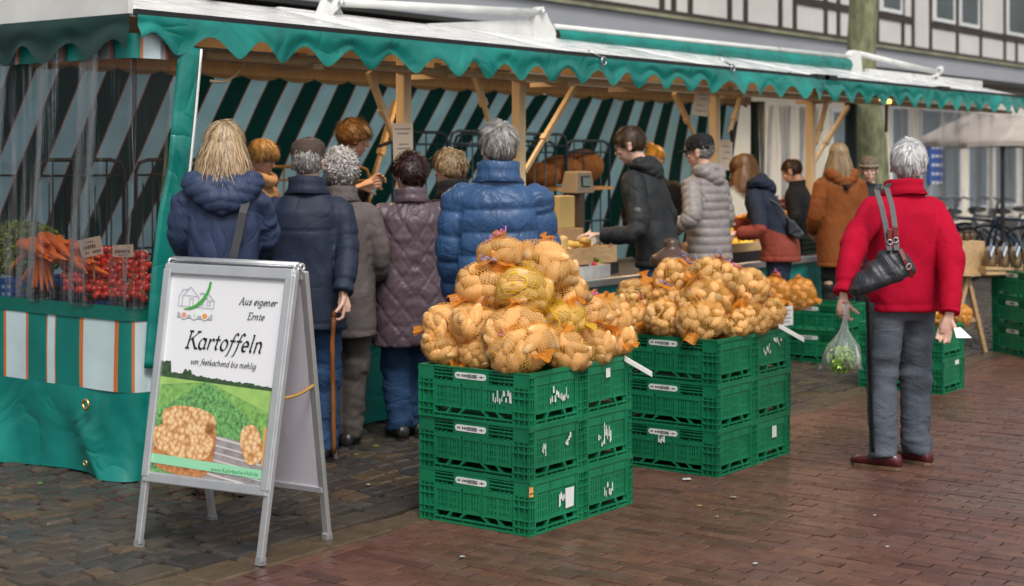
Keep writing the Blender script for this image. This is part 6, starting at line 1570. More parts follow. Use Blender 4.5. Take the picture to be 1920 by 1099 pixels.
    # --- coat
    if coat:
        mb = MB(); hem = coat['hem']; rc, wc, hc_ = coat.get('chest', (.185, .125)), coat.get('waist', (.165, .115)), coat.get('hip', (.18, .13))
        zz = [(hem, hc_[0] * coat.get('flare', 1.04), hc_[1] * coat.get('flare', 1.04))]
        if hem < .48 * H: zz.append((.53 * H, hc_[0], hc_[1]))
        zz += [(.62 * H, wc[0], wc[1]), (.72 * H, rc[0], rc[1]), (.775 * H, rc[0] * .97, rc[1] * .95), (.800 * H, sh * .96, rc[1] * .80), (.822 * H, sh * .74, rc[1] * .64), (.842 * H, sh * .50, rc[1] * .56), (.853 * H, .076, .072), (.86 * H, .068, .066)]
        mb.loft([sring((0, -.012, z), rx, ry, 30, 2.5, LT) for z, rx, ry in zz])
        ra = coat.get('arm', (.072, .060, .050)); paths = {}
        for s_ in (-1, 1):
            pp = bez([A_[s_][0], A_[s_][1], A_[s_][2]], 11); paths[s_] = pp; mb.tube(pp, [ra[0] + (ra[1] - ra[0]) * min(1, k / 5) if k < 5 else ra[1] + (ra[2] - ra[1]) * (k - 5) / 5 for k in range(11)], 14)
            mb.ell(A_[s_][0] + Vector((-s_ * .01, 0, -.01)), (ra[0] * .95, ra[0] * 1.0, ra[0] * .93), nu=14, nv=10)
        V, N, Fs = remesh(mb, coat.get('voxel', .0095), 4); seed = coat.get('seed', 1)
        onarm = np.zeros(len(V)); s_co = V[:, 2].copy(); elb = np.zeros(len(V))
        for s_ in (-1, 1):
            dd, LL = poly_dist(V, paths[s_]); am = (dd < ra[0] * 1.3) & (np.abs(V[:, 0]) > sh * .86) & (LL > .05); onarm[am] = 1; s_co[am] = LL[am]
            el = (A_[s_][1] - A_[s_][0]).length; elb = np.maximum(elb, np.where(am, np.exp(-((LL - el) / .12) ** 2) + .55, 0))
        ty = coat.get('type', 'plain')
        wav = vnoise(V * np.array([4, 4, 3]), seed) * .004
        if ty == 'puffer':
            lam = coat.get('lam', .095); ph = (s_co + .012 * vnoise(V * 5, seed)) / lam + np.where(onarm > 0, coat.get('aph', .3), coat.get('ph', 0))
            D = coat.get('amp', .017) * (np.abs(np.sin(np.pi * ph)) ** .55 - .55) + wav + .0035 * vnoise(V * np.array([26, 26, 12]) + V[:, [1, 2, 0]] * 11, seed + 2) + .004 * vnoise(V * 9, seed + 5)
        elif ty == 'quilt':
            ang = np.arctan2(V[:, 0], V[:, 1] + .0001); u = ang * .17 / .115; v_ = V[:, 2] / .15
            q = np.minimum(np.abs(np.sin(np.pi * (u + v_))), np.abs(np.sin(np.pi * (u - v_)))); D = .009 * (np.clip(q * 2.2, 0, 1) ** .6 - .5) + wav + .004 * vnoise(V * np.array([14, 14, 34]), seed + 2)
        else:
            k = coat.get('wr', 1.0); D = wav * 1.6 * k + k * (.0085 * vnoise(V * np.array([7, 7, 5.5]) + V[:, [2, 0, 1]] * 5, seed + 1) + .0045 * vnoise(V * np.array([15, 15, 11]) + V[:, [1, 2, 0]] * 9, seed + 3)) + k * elb * .006 * vnoise(np.stack([V[:, 0] * 9, V[:, 1] * 9, s_co * 34], 1), seed + 4)
            D = D - .004 * np.exp(-((V[:, 2] - hem - .04) / .009) ** 2) * (1 - onarm)
        for s_ in (-1, 1):
            tot = (A_[s_][1] - A_[s_][0]).length + (A_[s_][2] - A_[s_][1]).length; D = D - onarm * (.008 * np.exp(-((s_co - tot + .055) / .014) ** 2)) * (np.sign(V[:, 0]) == s_)
        D += -.006 * np.exp(-((V[:, 2] - coat['yoke']) / .006) ** 2) * (1 - onarm) if 'yoke' in coat else 0
        V = V + N * D[:, None]
        mats = coat['mat'] if isinstance(coat['mat'], list) else [coat['mat']]; o = np_obj(coat.get('name', 'coat'), V, Fs, mats, parent=root)
        if 'split' in coat:
            fn = coat['split']
            for p in o.data.polygons:
                c = np.mean(V[list(p.vertices)], axis=0); p.material_index = fn(c, bool(onarm[p.vertices[0]]), s_co[p.vertices[0]])
        root['_'] = 0; del root['_']
    mc = coat['mat'][0] if isinstance(coat.get('mat'), list) else coat.get('mat')
    if collar:                                       # standing collar round the neck
        h0, h1, r_, mcol = collar.get('z', .845) * H, collar.get('z', .845) * H + collar.get('h', .06), collar.get('r', .072), collar.get('mat', mc)
        mb = MB(); ring = lambda z, k, o_: [LT(Vector((k * r_ * 1.12 * math.sin(a), -.012 + collar.get('y', 0) + k * r_ * 1.05 * math.cos(a), z + .012 * math.cos(a) * -1 + .004 * n1(a * 2, z * 9, 0, 5)))) for a in np.linspace(.35, 2 * math.pi - .35, 30)]
        rg_ = [ring(h0 - .03, 1.35, 0), ring(h0, 1.12, 0), ring((h0 + h1) / 2, 1.06, 0), ring(h1, 1.1, 0), ring(h1 + .003, 1.02, 0), ring((h0 + h1) / 2, .95, 0)]
        mb.loft(rg_, caps=False, closed=False); mb.build('collar', mcol, root, smooth=True, solid=.008)
    if hood:
        mb = MB(); s_ = hood.get('s', 1.0); z0 = hood.get('z', .82) * H
        if hood.get('kind', 'down') == 'down':
            for k in range(15):
                t = -1 + 2 * k / 14; a = t * 1.9
                c = Vector((.125 * s_ * math.sin(a), -.035 - .085 * s_ * math.cos(a), z0 + .035 * s_ - .075 * s_ * math.cos(a) ** 3 * (math.cos(a) > 0)))
                rr = (.052 - .018 * abs(t) ** 2) * s_; b = len(mb.v); mb.ell(c, (rr, rr * .8, rr * (1.15 if abs(t) < .6 else 1)), nu=12, nv=8)
            mb.ell((0, -.085 * s_, z0 + .035), (.10 * s_, .05 * s_, .055 * s_)); 
            for i in range(len(mb.v)): mb.v[i] = tuple(LT(Vector(mb.v[i])))
        V, N, Fs = remesh(mb, .008, 4)
        crease = np.abs(np.sin(V[:, 2] * 62 + np.abs(V[:, 0]) * 18 + vnoise(V * 8, 4) * 1.2)) ** .6
        V = V + N * (.006 * (crease - .6) + .006 * vnoise(V * np.array([9, 9, 16]), 7))[:, None]
        np_obj('hood', V, Fs, hood.get('mat', mc), parent=root)
    if hair: hair_obj(root, T, R3, hair['col'], hair.get('style', {}), hair.get('seed', 3), hair.get('n', 1400))
    info = dict(root=root, T=T, LT=LT, toL=toL, arms=A_, H=H, R3=R3, hs=hs, b0=b0)
    return info
def glasses(pi, m_, lens=False):
    T, root = pi['T'], pi['root']; mb = MB()
    for s_ in (-1, 1):
        mb.tube([T((s_ * .032 + .022 * math.cos(a), .095 - .004 * math.cos(a) * s_, .004 + .016 * math.sin(a))) for a in np.linspace(0, 6.283, 15)], .0022, 5); mb.tube([T((s_ * .056, .088, .010)), T((s_ * .080, .04, .012)), T((s_ * .083, -.012, .010))], .0022, 5)
    mb.tube([T((-.010, .097, .008)), T((.010, .097, .008))], .002, 5); mb.build('glasses', m_, root, smooth=True)
def flat_cap(pi, m_, base=False):
    T, root = pi['T'], pi['root']; mb = MB()
    if not base:
        prof = [(.99, .012), (1.03, .030), (1.10, .055), (1.10, .078), (1.0, .102), (.72, .122), (.35, .131), (.02, .133)]; mb.loft([[T((k * .083 * math.cos(a), -.010 + k * .104 * math.sin(a) + (.012 if z > .05 else 0), z + .006 * math.sin(a))) for a in (2 * math.pi * j / 30 for j in range(30))] for k, z in prof]); mb.build('flat_cap', m_, root, smooth=True)
        mb = MB(); mb.grid(14, 4, lambda u, v: T((.07 * math.sin((u - .5) * 2.4), .075 + .055 * v * math.cos((u - .5) * 2.2), .03 - .012 * v))); mb.build('cap_peak', m_, root, smooth=True, solid=.006)
    else:
        prof = [(1.02, .010), (1.035, .040), (1.02, .075), (.92, .105), (.68, .126), (.35, .137), (.02, .140)]; mb.loft([[T((k * .083 * math.cos(a), -.010 + k * .106 * math.sin(a), z)) for a in (2 * math.pi * j / 30 for j in range(30))] for k, z in prof]); mb.build('baseball_cap', m_, root, smooth=True)
        mb = MB(); mb.grid(14, 6, lambda u, v: T((.078 * math.sin((u - .5) * 2.6), .088 + .075 * v * (.35 + .65 * math.cos((u - .5) * 2.4)), .022 - .010 * v + .006 * math.cos((u - .5) * 2.4)))); mb.build('cap_peak', m_, root, smooth=True, solid=.005)
        mb = MB(); c = [(-.012, -.006), (-.012, .006), (-.006, .012), (.006, .012), (.012, .006), (.012, -.006), (.004, -.010), (-.004, -.010)]; mb.poly([T((x * 1.3, .099, .062 + y * 1.3)) for x, y in c]); mb.poly([T((.085, -.02 + x, .035 + y * .7)) for x, y in reversed(c)]); mb.build('cap_badge', m_paper, root)
m_blackshoe = mat('black_shoe_leather', (.015, .014, .015), rough=.35, var=.2)
m_jeans = cloth('blue_jeans', fs=7, fst=.38, st=(.8, .8, 1.5), c=(.022, .060, .14), bs=220); m_jeansd = cloth('dark_jeans', fs=7, fst=.38, st=(.8, .8, 1.5), c=(.014, .022, .045), bs=220); m_greyj = cloth('grey_denim', fs=7, fst=.38, st=(.8, .8, 1.5), c=(.085, .10, .125), bs=200, var=.22); m_gtrou = cloth('grey_brown_trousers', (.085, .072, .066))
m_dtrou = cloth('black_trousers', (.012, .012, .014))
m_navy = cloth('navy_jacket', (.030, .046, .100), rough=.55, b=.2, fst=.6); m_navy2 = cloth('dark_navy_coat', (.016, .024, .048), rough=.6, b=.2, fs=4, fst=.35); m_taupe = cloth('taupe_coat', (.115, .095, .092)); m_purple = cloth('purple_quilted_coat', (.095, .066, .078), rough=.38, b=.12)
m_bluep = cloth('blue_puffer', (.032, .082, .190), rough=.42, b=.10, spec=.4, fs=11, fst=.42, fd=.025); m_blackj = cloth('black_jacket', (.017, .019, .021), rough=.6); m_greyp = cloth('grey_puffer', (.26, .235, .225), rough=.42, b=.10); m_rust = cloth('rust_jacket', (.24, .045, .028)); m_navyr = cloth('navy_yoke', (.012, .018, .035))
m_brown = cloth('brown_coat', (.21, .060, .012), rough=.8); m_red = cloth('red_fleece', (.44, .004, .028), rough=.9, b=.35, bs=200, sheen=.0, var=.10, spec=.15, fs=3.2, fst=.30, fd=.05); m_blk = cloth('black_sweater', (.010, .010, .012), rough=.8); m_dcoat = cloth('charcoal_coat', (.02, .02, .022))
BLOND = ('blond_hair', (.40, .28, .16)); BLOND2 = ('honey_blond_hair', (.36, .23, .10)); GREYH = ('grey_hair', (.44, .40, .38)); SALT = ('salt_grey_hair', (.27, .25, .235)); DRED = ('dark_red_hair', (.030, .010, .010)); BROWNH = ('brown_hair', (.06, .035, .02)); SAND = ('sandy_hair', (.16, .09, .035)); SILV = ('silver_hair', (.60, .59, .59)); BLONDS = ('ash_blond_hair', (.28, .19, .10))
GRP = 'customers along the market stall'
# 1 blond woman, navy hooded jacket
p1 = person('person with long blond hair in a navy hooded jacket behind the sign', 420, 7.27, 1.725, 6, dict(mat=m_navy, hem=.80, sh=.160, chest=(.170, .125), waist=(.158, .118), hip=(.178, .135), arm=(.070, .064, .050), seed=3, wr=1.25, yoke=.2, name='jacket'), legs=dict(mat=m_jeansd), fem=True,
            hair=dict(col=BLOND, style=dict(curl=.28, len=.20, long=True, nape=-.085, lift=1.10, vol=1.10, steps=9, w=.0055), seed=4, n=2200), head=dict(pitch=8, yaw=-4), hood=dict(s=1.16, z=.815), arms={-1: ((336, 458, 7.26), (372, 478, 7.50)), 1: ((506, 450, 7.36), (470, 480, 7.55))}, shoes=(mat('brown_shoe', (.05, .022, .016), rough=.5), m_cast, 0), group=GRP)
# 2 scarf woman behind the counter
p2 = person('person with honey blond hair and beige scarf looking down behind the navy jacket', 484, 9.9, 1.685, -112, dict(mat=cloth('beige_cardigan', (.45, .30, .17)), hem=.8, seed=8), legs=dict(mat=m_dtrou), fem=True, hair=dict(col=BLOND2, style=dict(len=.12, lift=1.13, curl=.35, nape=-.07, vol=1.0, steps=7, w=.005), seed=5), head=dict(pitch=22), base_z=.0, group='sellers behind the counter')
mb = MB(); mb.tube([p2['LT'](Vector((.088 * math.cos(a), -.0 + .085 * math.sin(a), .845 * 1.685 + .012 * math.sin(3 * a)))) for a in np.linspace(0, 6.283, 20)], .040, 10); mb.build('scarf', cloth('beige_scarf', (.50, .33, .20), b=.6), p2['root'], smooth=True)
# 3 cap man with walking stick
p3 = person('person in a brown flat cap and dark navy coat leaning on a walking stick', 577, 8.06, 1.655, 0, dict(mat=m_navy2, hem=.68, sh=.165, chest=(.180, .13), waist=(.180, .13), hip=(.188, .14), arm=(.066, .060, .052), seed=13, wr=.9, yoke=1.19, flare=1.08), legs=dict(mat=m_jeans), hair=dict(col=SALT, style=dict(len=.02, fringe=.09, nape=-.072, steps=3), n=700), head=dict(yaw=-3), collar=dict(h=.055, r=.078),
            arms={1: ((655, 470, 7.98), (643, 548, 7.86)), -1: ((510, 470, 8.1), (530, 520, 8.35))}, hands={1: dict(dir=(.1 * RV.x, .1 * RV.y, -1), palm=tuple(-RV), curl=.95)}, group=GRP)
flat_cap(p3, cloth('brown_tweed_cap', (.075, .048, .038), b=.6, bs=160))
# 4 young seller
p4 = person('person with short sandy hair in a black sweater serving behind the counter', 622, 10.35, 1.835, -70, dict(mat=m_blk, hem=.85, sh=.165, chest=(.165, .11), seed=5, name='sweater'), legs=dict(mat=m_dtrou), hair=dict(col=SAND, style=dict(len=.055, lift=1.16, curl=.35, fringe=.045, nape=-.07, comb=(0, .5, .3), w=.005), seed=8, n=1500), head=dict(pitch=14, yaw=0, fwd=.03), collar=dict(h=.05, r=.066, mat=m_blk), lean=8,
            arms={1: ((655, 395, 10.0), (672, 352, 9.95)), -1: ((672, 380, 10.3), (683, 350, 10.1))}, hands={1: dict(dir=tuple(RV * .8 + Vector((0, 0, .25))), curl=.8), -1: dict(dir=tuple(RV * .5 + Vector((0, 0, .3))), curl=.8)}, base_z=.0, group='sellers behind the counter')
# 5 grey curly woman
p5 = person('person with curly grey hair in a long taupe coat beside the walking stick', 640, 8.44, 1.60, 2, dict(mat=m_taupe, hem=.60, sh=.150, chest=(.168, .125), waist=(.165, .125), hip=(.185, .14), arm=(.066, .058, .048), seed=21, wr=.9), legs=dict(mat=m_gtrou), fem=True, hair=dict(col=GREYH, style=dict(len=.055, curl=1.3, lift=1.14, vol=1.10, nape=-.082, steps=5, w=.008), seed=9, n=1700), head=dict(pitch=4), collar=dict(h=.045, r=.07), group=GRP, feet={-1: (622, 838), 1: (655, 836)})
# 6 purple quilted coat
p6 = person('person with dark red hair and glasses in a purple quilted coat', 770, 8.66, 1.585, 14, dict(mat=m_purple, hem=.53, sh=.165, chest=(.185, .135), waist=(.182, .135), hip=(.205, .15), arm=(.072, .064, .050), type='quilt', seed=31, flare=1.05), legs=dict(mat=m_jeans, r=(.1, .082, .075)), fem=True, hair=dict(col=DRED, style=dict(len=.06, curl=.55, lift=1.15, vol=1.06, w=.006, nape=-.078, steps=5), seed=10, n=1700), head=dict(yaw=30, pitch=6), collar=dict(h=.045, r=.072),
            arms={-1: ((696, 468, 8.66), (735, 512, 8.92))}, feet={-1: (748, 822), 1: (785, 815)}, group=GRP)
glasses(p6, mat('gold_glasses', (.6, .4, .1), rough=.3, metal=.8))
# 7 ash blond in black
p7 = person('person with short ash blond hair in a black jacket, left of the blue puffer', 846, 9.3, 1.61, 52, dict(mat=m_blk, hem=.75, sh=.160, chest=(.175, .125), seed=41), legs=dict(mat=m_dtrou), fem=True, hair=dict(col=BLONDS, style=dict(len=.06, curl=.4, lift=1.14, vol=1.05, w=.006, nape=-.07), seed=11, n=1600), head=dict(yaw=6, pitch=10), collar=dict(h=.06, r=.078, mat=m_blk), group=GRP)
# 8 blue puffer
p8 = person('person with grey hair in a shiny blue puffer jacket behind the nearest potatoes', 934, 7.62, 1.735, 4, dict(mat=m_bluep, hem=.76, sh=.188, chest=(.205, .155), waist=(.205, .15), hip=(.21, .155), arm=(.082, .080, .066), type='puffer', lam=.112, amp=.0145, ph=.25, seed=51, name='puffer_jacket', flare=1.0, voxel=.009), legs=dict(mat=m_jeans), hair=dict(col=SALT, style=dict(len=.055, lift=1.12, curl=.3, nape=-.078, vol=1.0, steps=5, w=.0045), seed=12, n=2200), head=dict(yaw=22, pitch=-2),
            collar=dict(h=.065, r=.084), arms={-1: ((846, 470, 7.6), (862, 575, 7.74)), 1: ((1022, 468, 7.66), (1012, 565, 7.82))}, group=GRP)
# 9 black jacket, leaning to the goods
p9 = person('person with glasses in a black hooded jacket reaching over the squashes', 1232, 10.5, 1.80, 66, dict(mat=m_blackj, hem=.84, sh=.185, chest=(.195, .14), waist=(.19, .135), hip=(.195, .14), arm=(.078, .070, .056), seed=61, wr=1.2, name='jacket'), legs=dict(mat=m_jeans), hair=dict(col=BROWNH, style=dict(len=.045, curl=.2, lift=1.07, nape=-.075), seed=13, n=1600), head=dict(pitch=16, yaw=8), hood=dict(s=1.05, z=.825), lean=14,
            arms={-1: ((1200, 442, 10.15), (1126, 440, 10.25)), 1: ((1262, 420, 10.6), (1160, 440, 10.9))}, hands={-1: dict(dir=tuple(-RV), curl=.5, palm=(0, 0, -1))}, group=GRP)
glasses(p9, m_darkbar)
mb = MB(); cA = p9['arms'][-1]; cf = Matrix.Rotation(-(math.radians(CAMDIR + 66) - math.pi / 2), 3, 'Z') @ (-FW); c = cA[0].lerp(cA[1], .55) + cf * .078; mb.ell(c, (.026, .026, .026)); mb.build('sleeve_badge', mat('badge_grey', (.10, .10, .11), var=.3), p9['root'])
# 10 blond seller
p10 = person('person with a golden hair bun in black, behind the black hooded jacket', 1228, 13.2, 1.67, 172, dict(mat=m_blk, hem=.85, seed=71), legs=dict(mat=m_dtrou), fem=True, hair=dict(col=('golden_hair', (.60, .32, .05)), style=dict(len=.07, lift=1.08, nape=-.06), seed=14), head=dict(yaw=20), group='sellers behind the counter')
mb = MB(); mb.ell(p10['T']((.03, -.07, .115)), (.045, .045, .04)); mb.build('hair_bun', hair_mat('golden_hair', (.60, .32, .05)), p10['root'], smooth=True)
# 11 grey puffer with black cap
p11 = person('person in a black baseball cap and pale grey puffer jacket', 1328, 11.5, 1.735, 50, dict(mat=m_greyp, hem=.80, sh=.178, chest=(.19, .135), waist=(.18, .13), hip=(.19, .135), arm=(.075, .066, .054), type='puffer', lam=.062, amp=.011, seed=81, name='puffer_jacket'), legs=dict(mat=m_jeansd), hair=dict(col=SALT, style=dict(len=.02, fringe=.09, steps=3), n=600), head=dict(yaw=14, pitch=6), hood=dict(s=.98, z=.83),
             arms={-1: ((1300, 410, 11.2), (1268, 425, 11.3))}, lean=5, group=GRP)
flat_cap(p11, cloth('black_cap_cloth', (.010, .010, .011)), base=True); glasses(p11, m_darkbar)
# 12 rust and navy jacket
def sp12(c, arm, s): 
    return 1 if (arm and s < .30) or (not arm and c[2] > .99 + .35 * (c[1])) else 0
p12 = person('person with brown bob in a rust and navy jacket bending over the fruit', 1462, 12.3, 1.655, 72, dict(mat=[m_rust, m_navyr], split=sp12, hem=.76, sh=.160, chest=(.172, .13), waist=(.165, .125), hip=(.19, .145), arm=(.072, .062, .050), seed=91, wr=.8, name='jacket', flare=1.1), legs=dict(mat=m_jeansd), fem=True, hair=dict(col=('copper_brown_hair', (.17, .075, .025)), style=dict(len=.20, long=True, nape=-.085, lift=1.07, vol=1.05, steps=8, w=.005), seed=15, n=1800), head=dict(pitch=20), hood=dict(s=1.05, z=.825, mat=m_navyr), lean=24,
             arms={-1: ((1428, 436, 12.0), (1384, 438, 12.1)), 1: ((1412, 420, 12.5), (1378, 422, 12.45))}, hands={-1: dict(dir=tuple(-RV + Vector((0, 0, -.2))), curl=.6), 1: dict(dir=tuple(-RV), curl=.6)}, group=GRP)
# 13 brown coat
p13 = person('person with long blond hair in a brown hooded coat at the far counter', 1573, 13.36, 1.70, 14, dict(mat=m_brown, hem=.64, sh=.162, chest=(.178, .13), waist=(.178, .13), hip=(.19, .14), arm=(.070, .062, .05), seed=101, wr=.6), legs=dict(mat=m_dtrou, r=(.085, .065, .055)), fem=True, hair=dict(col=BLONDS, style=dict(len=.24, long=True, nape=-.085, lift=1.07, steps=8, w=.0055), seed=16, n=1600), head=dict(yaw=-22), hood=dict(s=.95, z=.825), shoes=(mat('brown_boot', (.16, .045, .02), rough=.5), m_cast, 0), group=GRP)
mb = MB(); mb.tube([p13['LT'](Vector((-.01, -.15, .785 * 1.7))), p13['LT'](Vector((.01, -.155, .765 * 1.7)))], .022, 8); mb.build('toggle', m_blk, p13['root'])
# 14 knit hat
p14 = person('person in a patterned knit hat facing the camera beside the brown coat', 1630, 14.4, 1.56, 168, dict(mat=m_dcoat, hem=.7, seed=111), legs=dict(mat=m_dtrou), fem=True, hair=dict(col=GREYH, style=dict(len=.03, fringe=.09, steps=3), n=300), head=dict(yaw=0, pitch=4), group=GRP)
T = p14['T']; m_knit = mat('patterned_knit', (.16, .12, .085), rough=.9, var=.5, vs=40, bump=.8, bs=90)
mb = MB(); prof = [(1.06, .022), (1.10, .05), (1.08, .085), (.95, .115), (.70, .135), (.35, .148), (.02, .150)]; mb.loft([[T((k * .083 * math.cos(a), -.012 + k * .104 * math.sin(a), z + (.0 if z > .03 else -.02 * (math.sin(a) < 0)))) for a in (2 * math.pi * j / 30 for j in range(30))] for k, z in prof]); mb.build('knit_hat', m_knit, p14['root'], smooth=True)
mb = MB(); mb.tube([T((.0925 * math.cos(a), -.012 + .116 * math.sin(a), .055 + .008 * math.sin(14 * a))) for a in np.linspace(0, 6.283, 60)], .006, 5); mb.build('knit_band', mat('pale_wool', (.40, .34, .26), rough=.9), p14['root'], smooth=True)
# figure in black beyond the pale post
p16 = person('person dressed in black partly hidden by the far pale post', 1512, 14.2, 1.58, 60, dict(mat=m_blk, hem=.6, seed=121), legs=dict(mat=m_dtrou), hair=dict(col=BROWNH, style=dict(len=.03), n=500), head=dict(pitch=25), group=GRP, lean=10)
# 15 red fleece
p15 = person('person with silver hair in a bright red fleece holding a plastic bag of greens', 1684, 7.80, 1.655, 20, dict(mat=m_red, hem=.785, sh=.168, chest=(.188, .135), waist=(.188, .135), hip=(.195, .14), arm=(.076, .068, .054), seed=131, wr=.8, name='fleece_jacket', flare=.98), legs=dict(mat=m_greyj, r=(.100, .080, .074), stripe=cloth('black_side_stripe', (.015, .016, .02))), hair=dict(col=SILV, style=dict(len=.038, lift=1.07, curl=.15, nape=-.075, steps=4, w=.0036), seed=17, n=2400), head=dict(yaw=-30, pitch=-8, dx=.035, s=1.06), collar=dict(h=.042, r=.080),
             arms={-1: ((1597, 462, 7.66), (1582, 552, 7.55)), 1: ((1783, 470, 7.85), (1780, 588, 7.72))}, hands={-1: dict(dir=tuple(Vector((0, 0, -1)) + FW * .3), palm=tuple(FW * .7 + RV * .7), curl=.95), 1: dict(dir=tuple(Vector((0, 0, -1)) - RV * .25), palm=tuple(-FW - RV * .3), curl=.75)}, feet={-1: (1655, 878), 1: (1716, 868)}, shoes=(mat('oxblood_shoe', (.075, .008, .012), rough=.35, coat=.3), mat('tan_heel', (.16, .095, .05), rough=.6), 24), base=Vector((*(G(1661, 876).lerp(G(1722, 866), .5)).xy, 0)) )

# --- things carried
def strip_between(pts, w_, m_, name, parent, th=.004, side=None):
    mb = MB(); pts = [Vector(p) for p in pts]
    for _ in range(1): pass
    L2, R2 = [], []
    for i, p in enumerate(pts):
        t = (pts[min(i + 1, len(pts) - 1)] - pts[max(i - 1, 0)]).normalized(); s_ = side if side is not None else t.cross(FW).normalized(); s_ = (s_ - t * s_.dot(t)).normalized(); L2.append(p - s_ * w_ / 2); R2.append(p + s_ * w_ / 2)
    for i in range(len(pts) - 1): mb.poly([L2[i], R2[i], R2[i + 1], L2[i + 1]])
    return mb.build(name, m_, parent, solid=th)
m_strap = mat('grey_webbing', (.055, .055, .062), rough=.7, var=.1); m_leather = folds(mat('black_leather', (.020, .022, .028), rough=.42, var=.2, bump=.2, bs=60), 5, .5, .05, (1, 1, .45)); m_strapl = mat('black_strap_leather', (.028, .029, .034), rough=.5, var=.15); m_redl = mat('red_brown_leather', (.18, .03, .025), rough=.4)
r_ = empty('shoulder_bag', P(437, 480, 7.05), 0, 'grey webbing strap of a shoulder bag across the navy jacket', 'shoulder bag'); o0 = Vector(r_.location)
strip_between([P(462, 375, 7.16) - o0, P(455, 400, 7.08) - o0, P(447, 440, 7.085) - o0, P(438, 480, 7.085) - o0, P(430, 520, 7.10) - o0, P(415, 575, 7.10) - o0], .036, m_strap, 'strap', r_)
mb = MB(); c = P(408, 610, 7.04) - o0; mb.ell(c, (.13, .06, .12)); mb.build('pouch', m_strap, r_, smooth=True)
# walking stick
st = empty('walking_stick', G(628, 862), 0, 'brown knobbly wooden walking stick held by the flat cap wearer', 'walking stick'); o0 = Vector(st.location); a = P(626, 850, 8.02) - o0; b_ = P(623, 640, 7.9) - o0; c = P(628, 583, 7.86) - o0
pts = [a.lerp(b_, t) for t in np.linspace(0, 1, 14)] + [b_.lerp(c, t) for t in (.4, .8)]; m_cane = mat('varnished_cane', (.30, .11, .03), rough=.35, var=.4, vs=18, stretch=(1, 1, .3))
mb = MB(); mb.tube(pts, [.0115 + .002 * (i % 3 == 0) for i in range(len(pts))], 8); mb.build('shaft', m_cane, st, smooth=True)
mb = MB(); e = pts[-1]; mb.tube([e - Vector((0, 0, .01)), e + Vector((0, 0, .022)), e + RV * .015 + Vector((0, 0, .035)), e + RV * .04 + Vector((0, 0, .037)), e + RV * .06 + Vector((0, 0, .022))], [.012, .013, .013, .0125, .011], 8); mb.build('handle', m_cane, st, smooth=True)
mb = MB(); mb.lathe([(.018, 0), (.019, .01), (.014, .02), (.013, .07), (.008, .072)], 12); mb.build('rubber_tip', mat('grey_rubber', (.10, .075, .07), rough=.7), st, smooth=True)
# black leather shoulder bag of the person in red
hb = empty('handbag', P(1655, 545, 7.42), 0, 'black leather slouchy handbag with red brown trim on the red shoulder', 'handbag'); o0 = Vector(hb.location)
dB = 7.50; e2 = (RV * 112 + Vector((0, 0, 46))).normalized(); mb = MB(); rings = []
for (x0, y0, x1, y1, th) in ((1662, 464, 1692, 466, .03), (1648, 474, 1699, 473, .05), (1629, 492, 1706, 481, .07), (1611, 510, 1712, 490, .088), (1598, 527, 1716, 498, .10), (1590, 543, 1717, 505, .105), (1592, 553, 1715, 511, .095), (1602, 557, 1704, 518, .06)):
    L_, R_ = P(x0, y0, dB) - o0, P(x1, y1, dB) - o0; c = (L_ + R_) / 2; h_ = (R_ - L_) / 2; rings.append([c + h_ * math.copysign(abs(math.cos(a)) ** .75, math.cos(a)) + FW * (-th * .8 * math.copysign(abs(math.sin(a)) ** .7, math.sin(a))) for a in (2 * math.pi * k / 36 for k in range(36))])
mb.loft(rings)
V, N, Fs = remesh(mb, .006, 3); up2 = Vector((0, 0, 1)); ex = V @ np.array(tuple(e2)); V = V + N * (.006 * np.sin(ex * 75 + V[:, 2] * 14) * np.clip((V[:, 2] - .0) / .12, 0, 1) + .004 * vnoise(V * 14, 3))[:, None]
np_obj('bag_body', V, Fs, m_leather, parent=hb)
for tops in (((1668, 470), (1660, 420), (1652, 385), (1643, 356), (1650, 346)), ((1681, 470), (1678, 425), (1672, 385), (1662, 352), (1668, 345))):
    dd = (7.45, 7.50, 7.56, 7.60, 7.72); strip_between([P(x, y, q) - o0 for (x, y), q in zip(tops, dd)], .026, m_strapl, 'strap', hb, .007, side=RV)
for x, y in ((1668, 440), (1679, 436)):
    c = P(x, y, 7.46) - o0; mb = MB(); mb.box(-.011, .011, -.006, .006, -.028, .028, M=Matrix.Translation(c) @ Matrix.Rotation(YAW - math.pi / 2, 4, 'Z')); mb.build('strap_tab', m_redl, hb, bevel=.003)
    mb = MB(); mb.tube([c + RV * .012 * math.cos(a) + Vector((0, 0, .012 * math.sin(a) - .036)) - FW * .008 for a in np.linspace(0, 6.283, 13)], .0028, 5); mb.build('ring', m_steel, hb, smooth=True)
strip_between([P(1688, 468, 7.44) - o0, P(1697, 488, 7.42) - o0, P(1706, 505, 7.42) - o0, P(1710, 520, 7.45) - o0], .018, m_redl, 'trim_strap', hb, .006, side=e2)
c = P(1704, 500, 7.41) - o0; mb = MB(); mb.tube([c + e2 * .014 * math.cos(a) + Vector((0, 0, .014 * math.sin(a))) for a in np.linspace(0, 6.283, 9)], .003, 5); mb.build('buckle', m_steel, hb)
# black handbag on the rust jacket arm
r_ = empty('small_handbag', P(1492, 430, 12.1), 0, 'small black handbag hanging behind the rust jacket', 'handbag'); o0 = Vector(r_.location); e3 = (RV * 40 - Vector((0, 0, 26))).normalized()
mb = MB(); q = [P(x, y, 12.1) - o0 for x, y in ((1476, 408), (1490, 414), (1510, 440), (1500, 450), (1478, 440))]; mb.loft([q, [p + FW * .08 for p in q]]); mb.build('bag_body', m_leather, r_, bevel=.015); mb = MB(); mb.tube([P(1478, 410, 12.12) - o0, P(1462, 385, 12.15) - o0, P(1440, 372, 12.2) - o0], .008, 6); mb.build('strap', m_leather, r_)
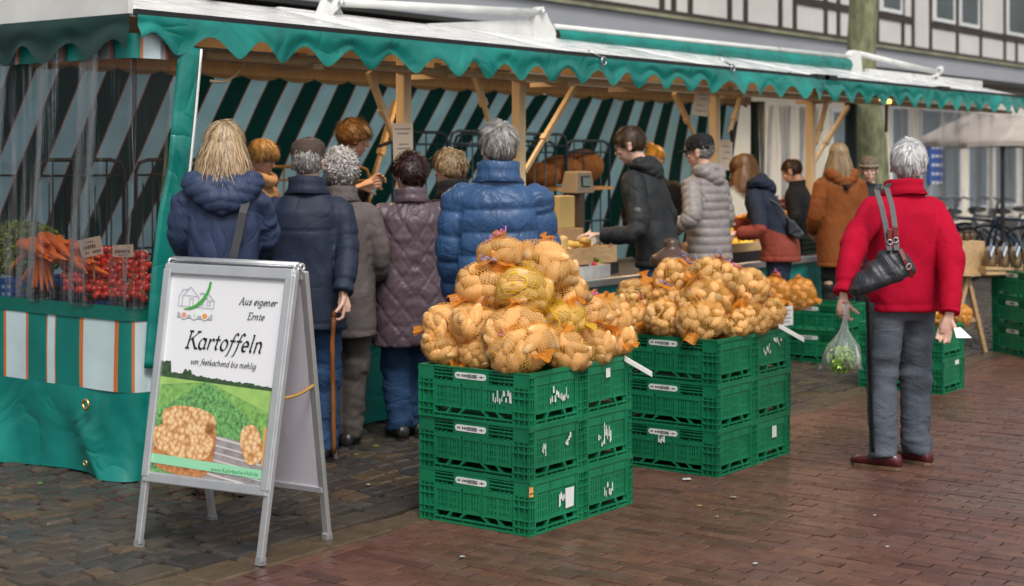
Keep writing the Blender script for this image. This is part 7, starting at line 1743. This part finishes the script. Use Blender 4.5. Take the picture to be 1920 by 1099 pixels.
# plastic carrier bag with greens
pbg = empty('plastic_bag', P(1578, 693, 7.5), 0, 'clear plastic bag of green lettuce hanging from the red sleeve hand', 'plastic bag'); o0 = Vector(pbg.location); m_poly = clear_mat('thin_polythene', tint=(.93, .93, .94), gloss=.16, streak=.75, sscale=(18, 18, 2.5), milky=(.85, .86, .88), haze=.12)
prof = [(0, .02), (.004, .07), (.03, .092), (.07, .090), (.12, .070), (.16, .042), (.20, .020), (.25, .011), (.30, .012), (.33, .02)]
zt = P(1583, 570, 7.52).z - o0.z; mb = MB(); rings = []
for z, r in prof:
    zz = z / .33 * zt; c = (P(1578 + 8 * (z / .33), 690, 7.5) - o0); c.z = zz
    rings.append([c + (RV * math.cos(a) + FW * math.sin(a) * .75) * r * (1 + (.10 + .12 * (z > .1)) * math.sin(a * 9 + z * 12) * .6 + .08 * n1(math.cos(a) * 3, math.sin(a) * 3, z * 14, 2)) for a in (2 * math.pi * k / 54 for k in range(54))])
mb.loft(rings, caps=False); mb.build('bag_film', m_poly, pbg, smooth=True)
mb = MB()
for x in (-.085, .075): c = RV * x + Vector((0, 0, .008)); mb.poly([c, c + RV * (.03 if x > 0 else -.03) - Vector((0, 0, .01)), c + RV * (.02 if x > 0 else -.02) + Vector((0, 0, .02))])
mb.build('bag_corner', m_poly, pbg)
c = P(1578, 672, 7.5); o = leaf_clump('lettuce', (0, 0, 0), (.075, .055, .056), 1200, .035, mat('lettuce_leaf', (.26, .46, .05), rough=.5, var=.55, attr='rnd', island=.7), 9); o.location = c; tag(o, 'bunch of bright green lettuce inside the clear plastic bag', 'lettuce')
# paper slip in the right hand
r_ = P(1793, 622, 7.62); mb = MB(); q = [P(x, y, dd) - r_ for x, y, dd in ((1788, 616, 7.62), (1801, 614, 7.66), (1822, 634, 7.62), (1793, 634, 7.56))]; mb.loft([q, [p + Vector((0, 0, .0015)) for p in q]]); o = mb.build('paper_slip', m_paper); o.location = r_; tag(o, 'folded white paper slip held in the right hand of the red fleece', 'paper slip')
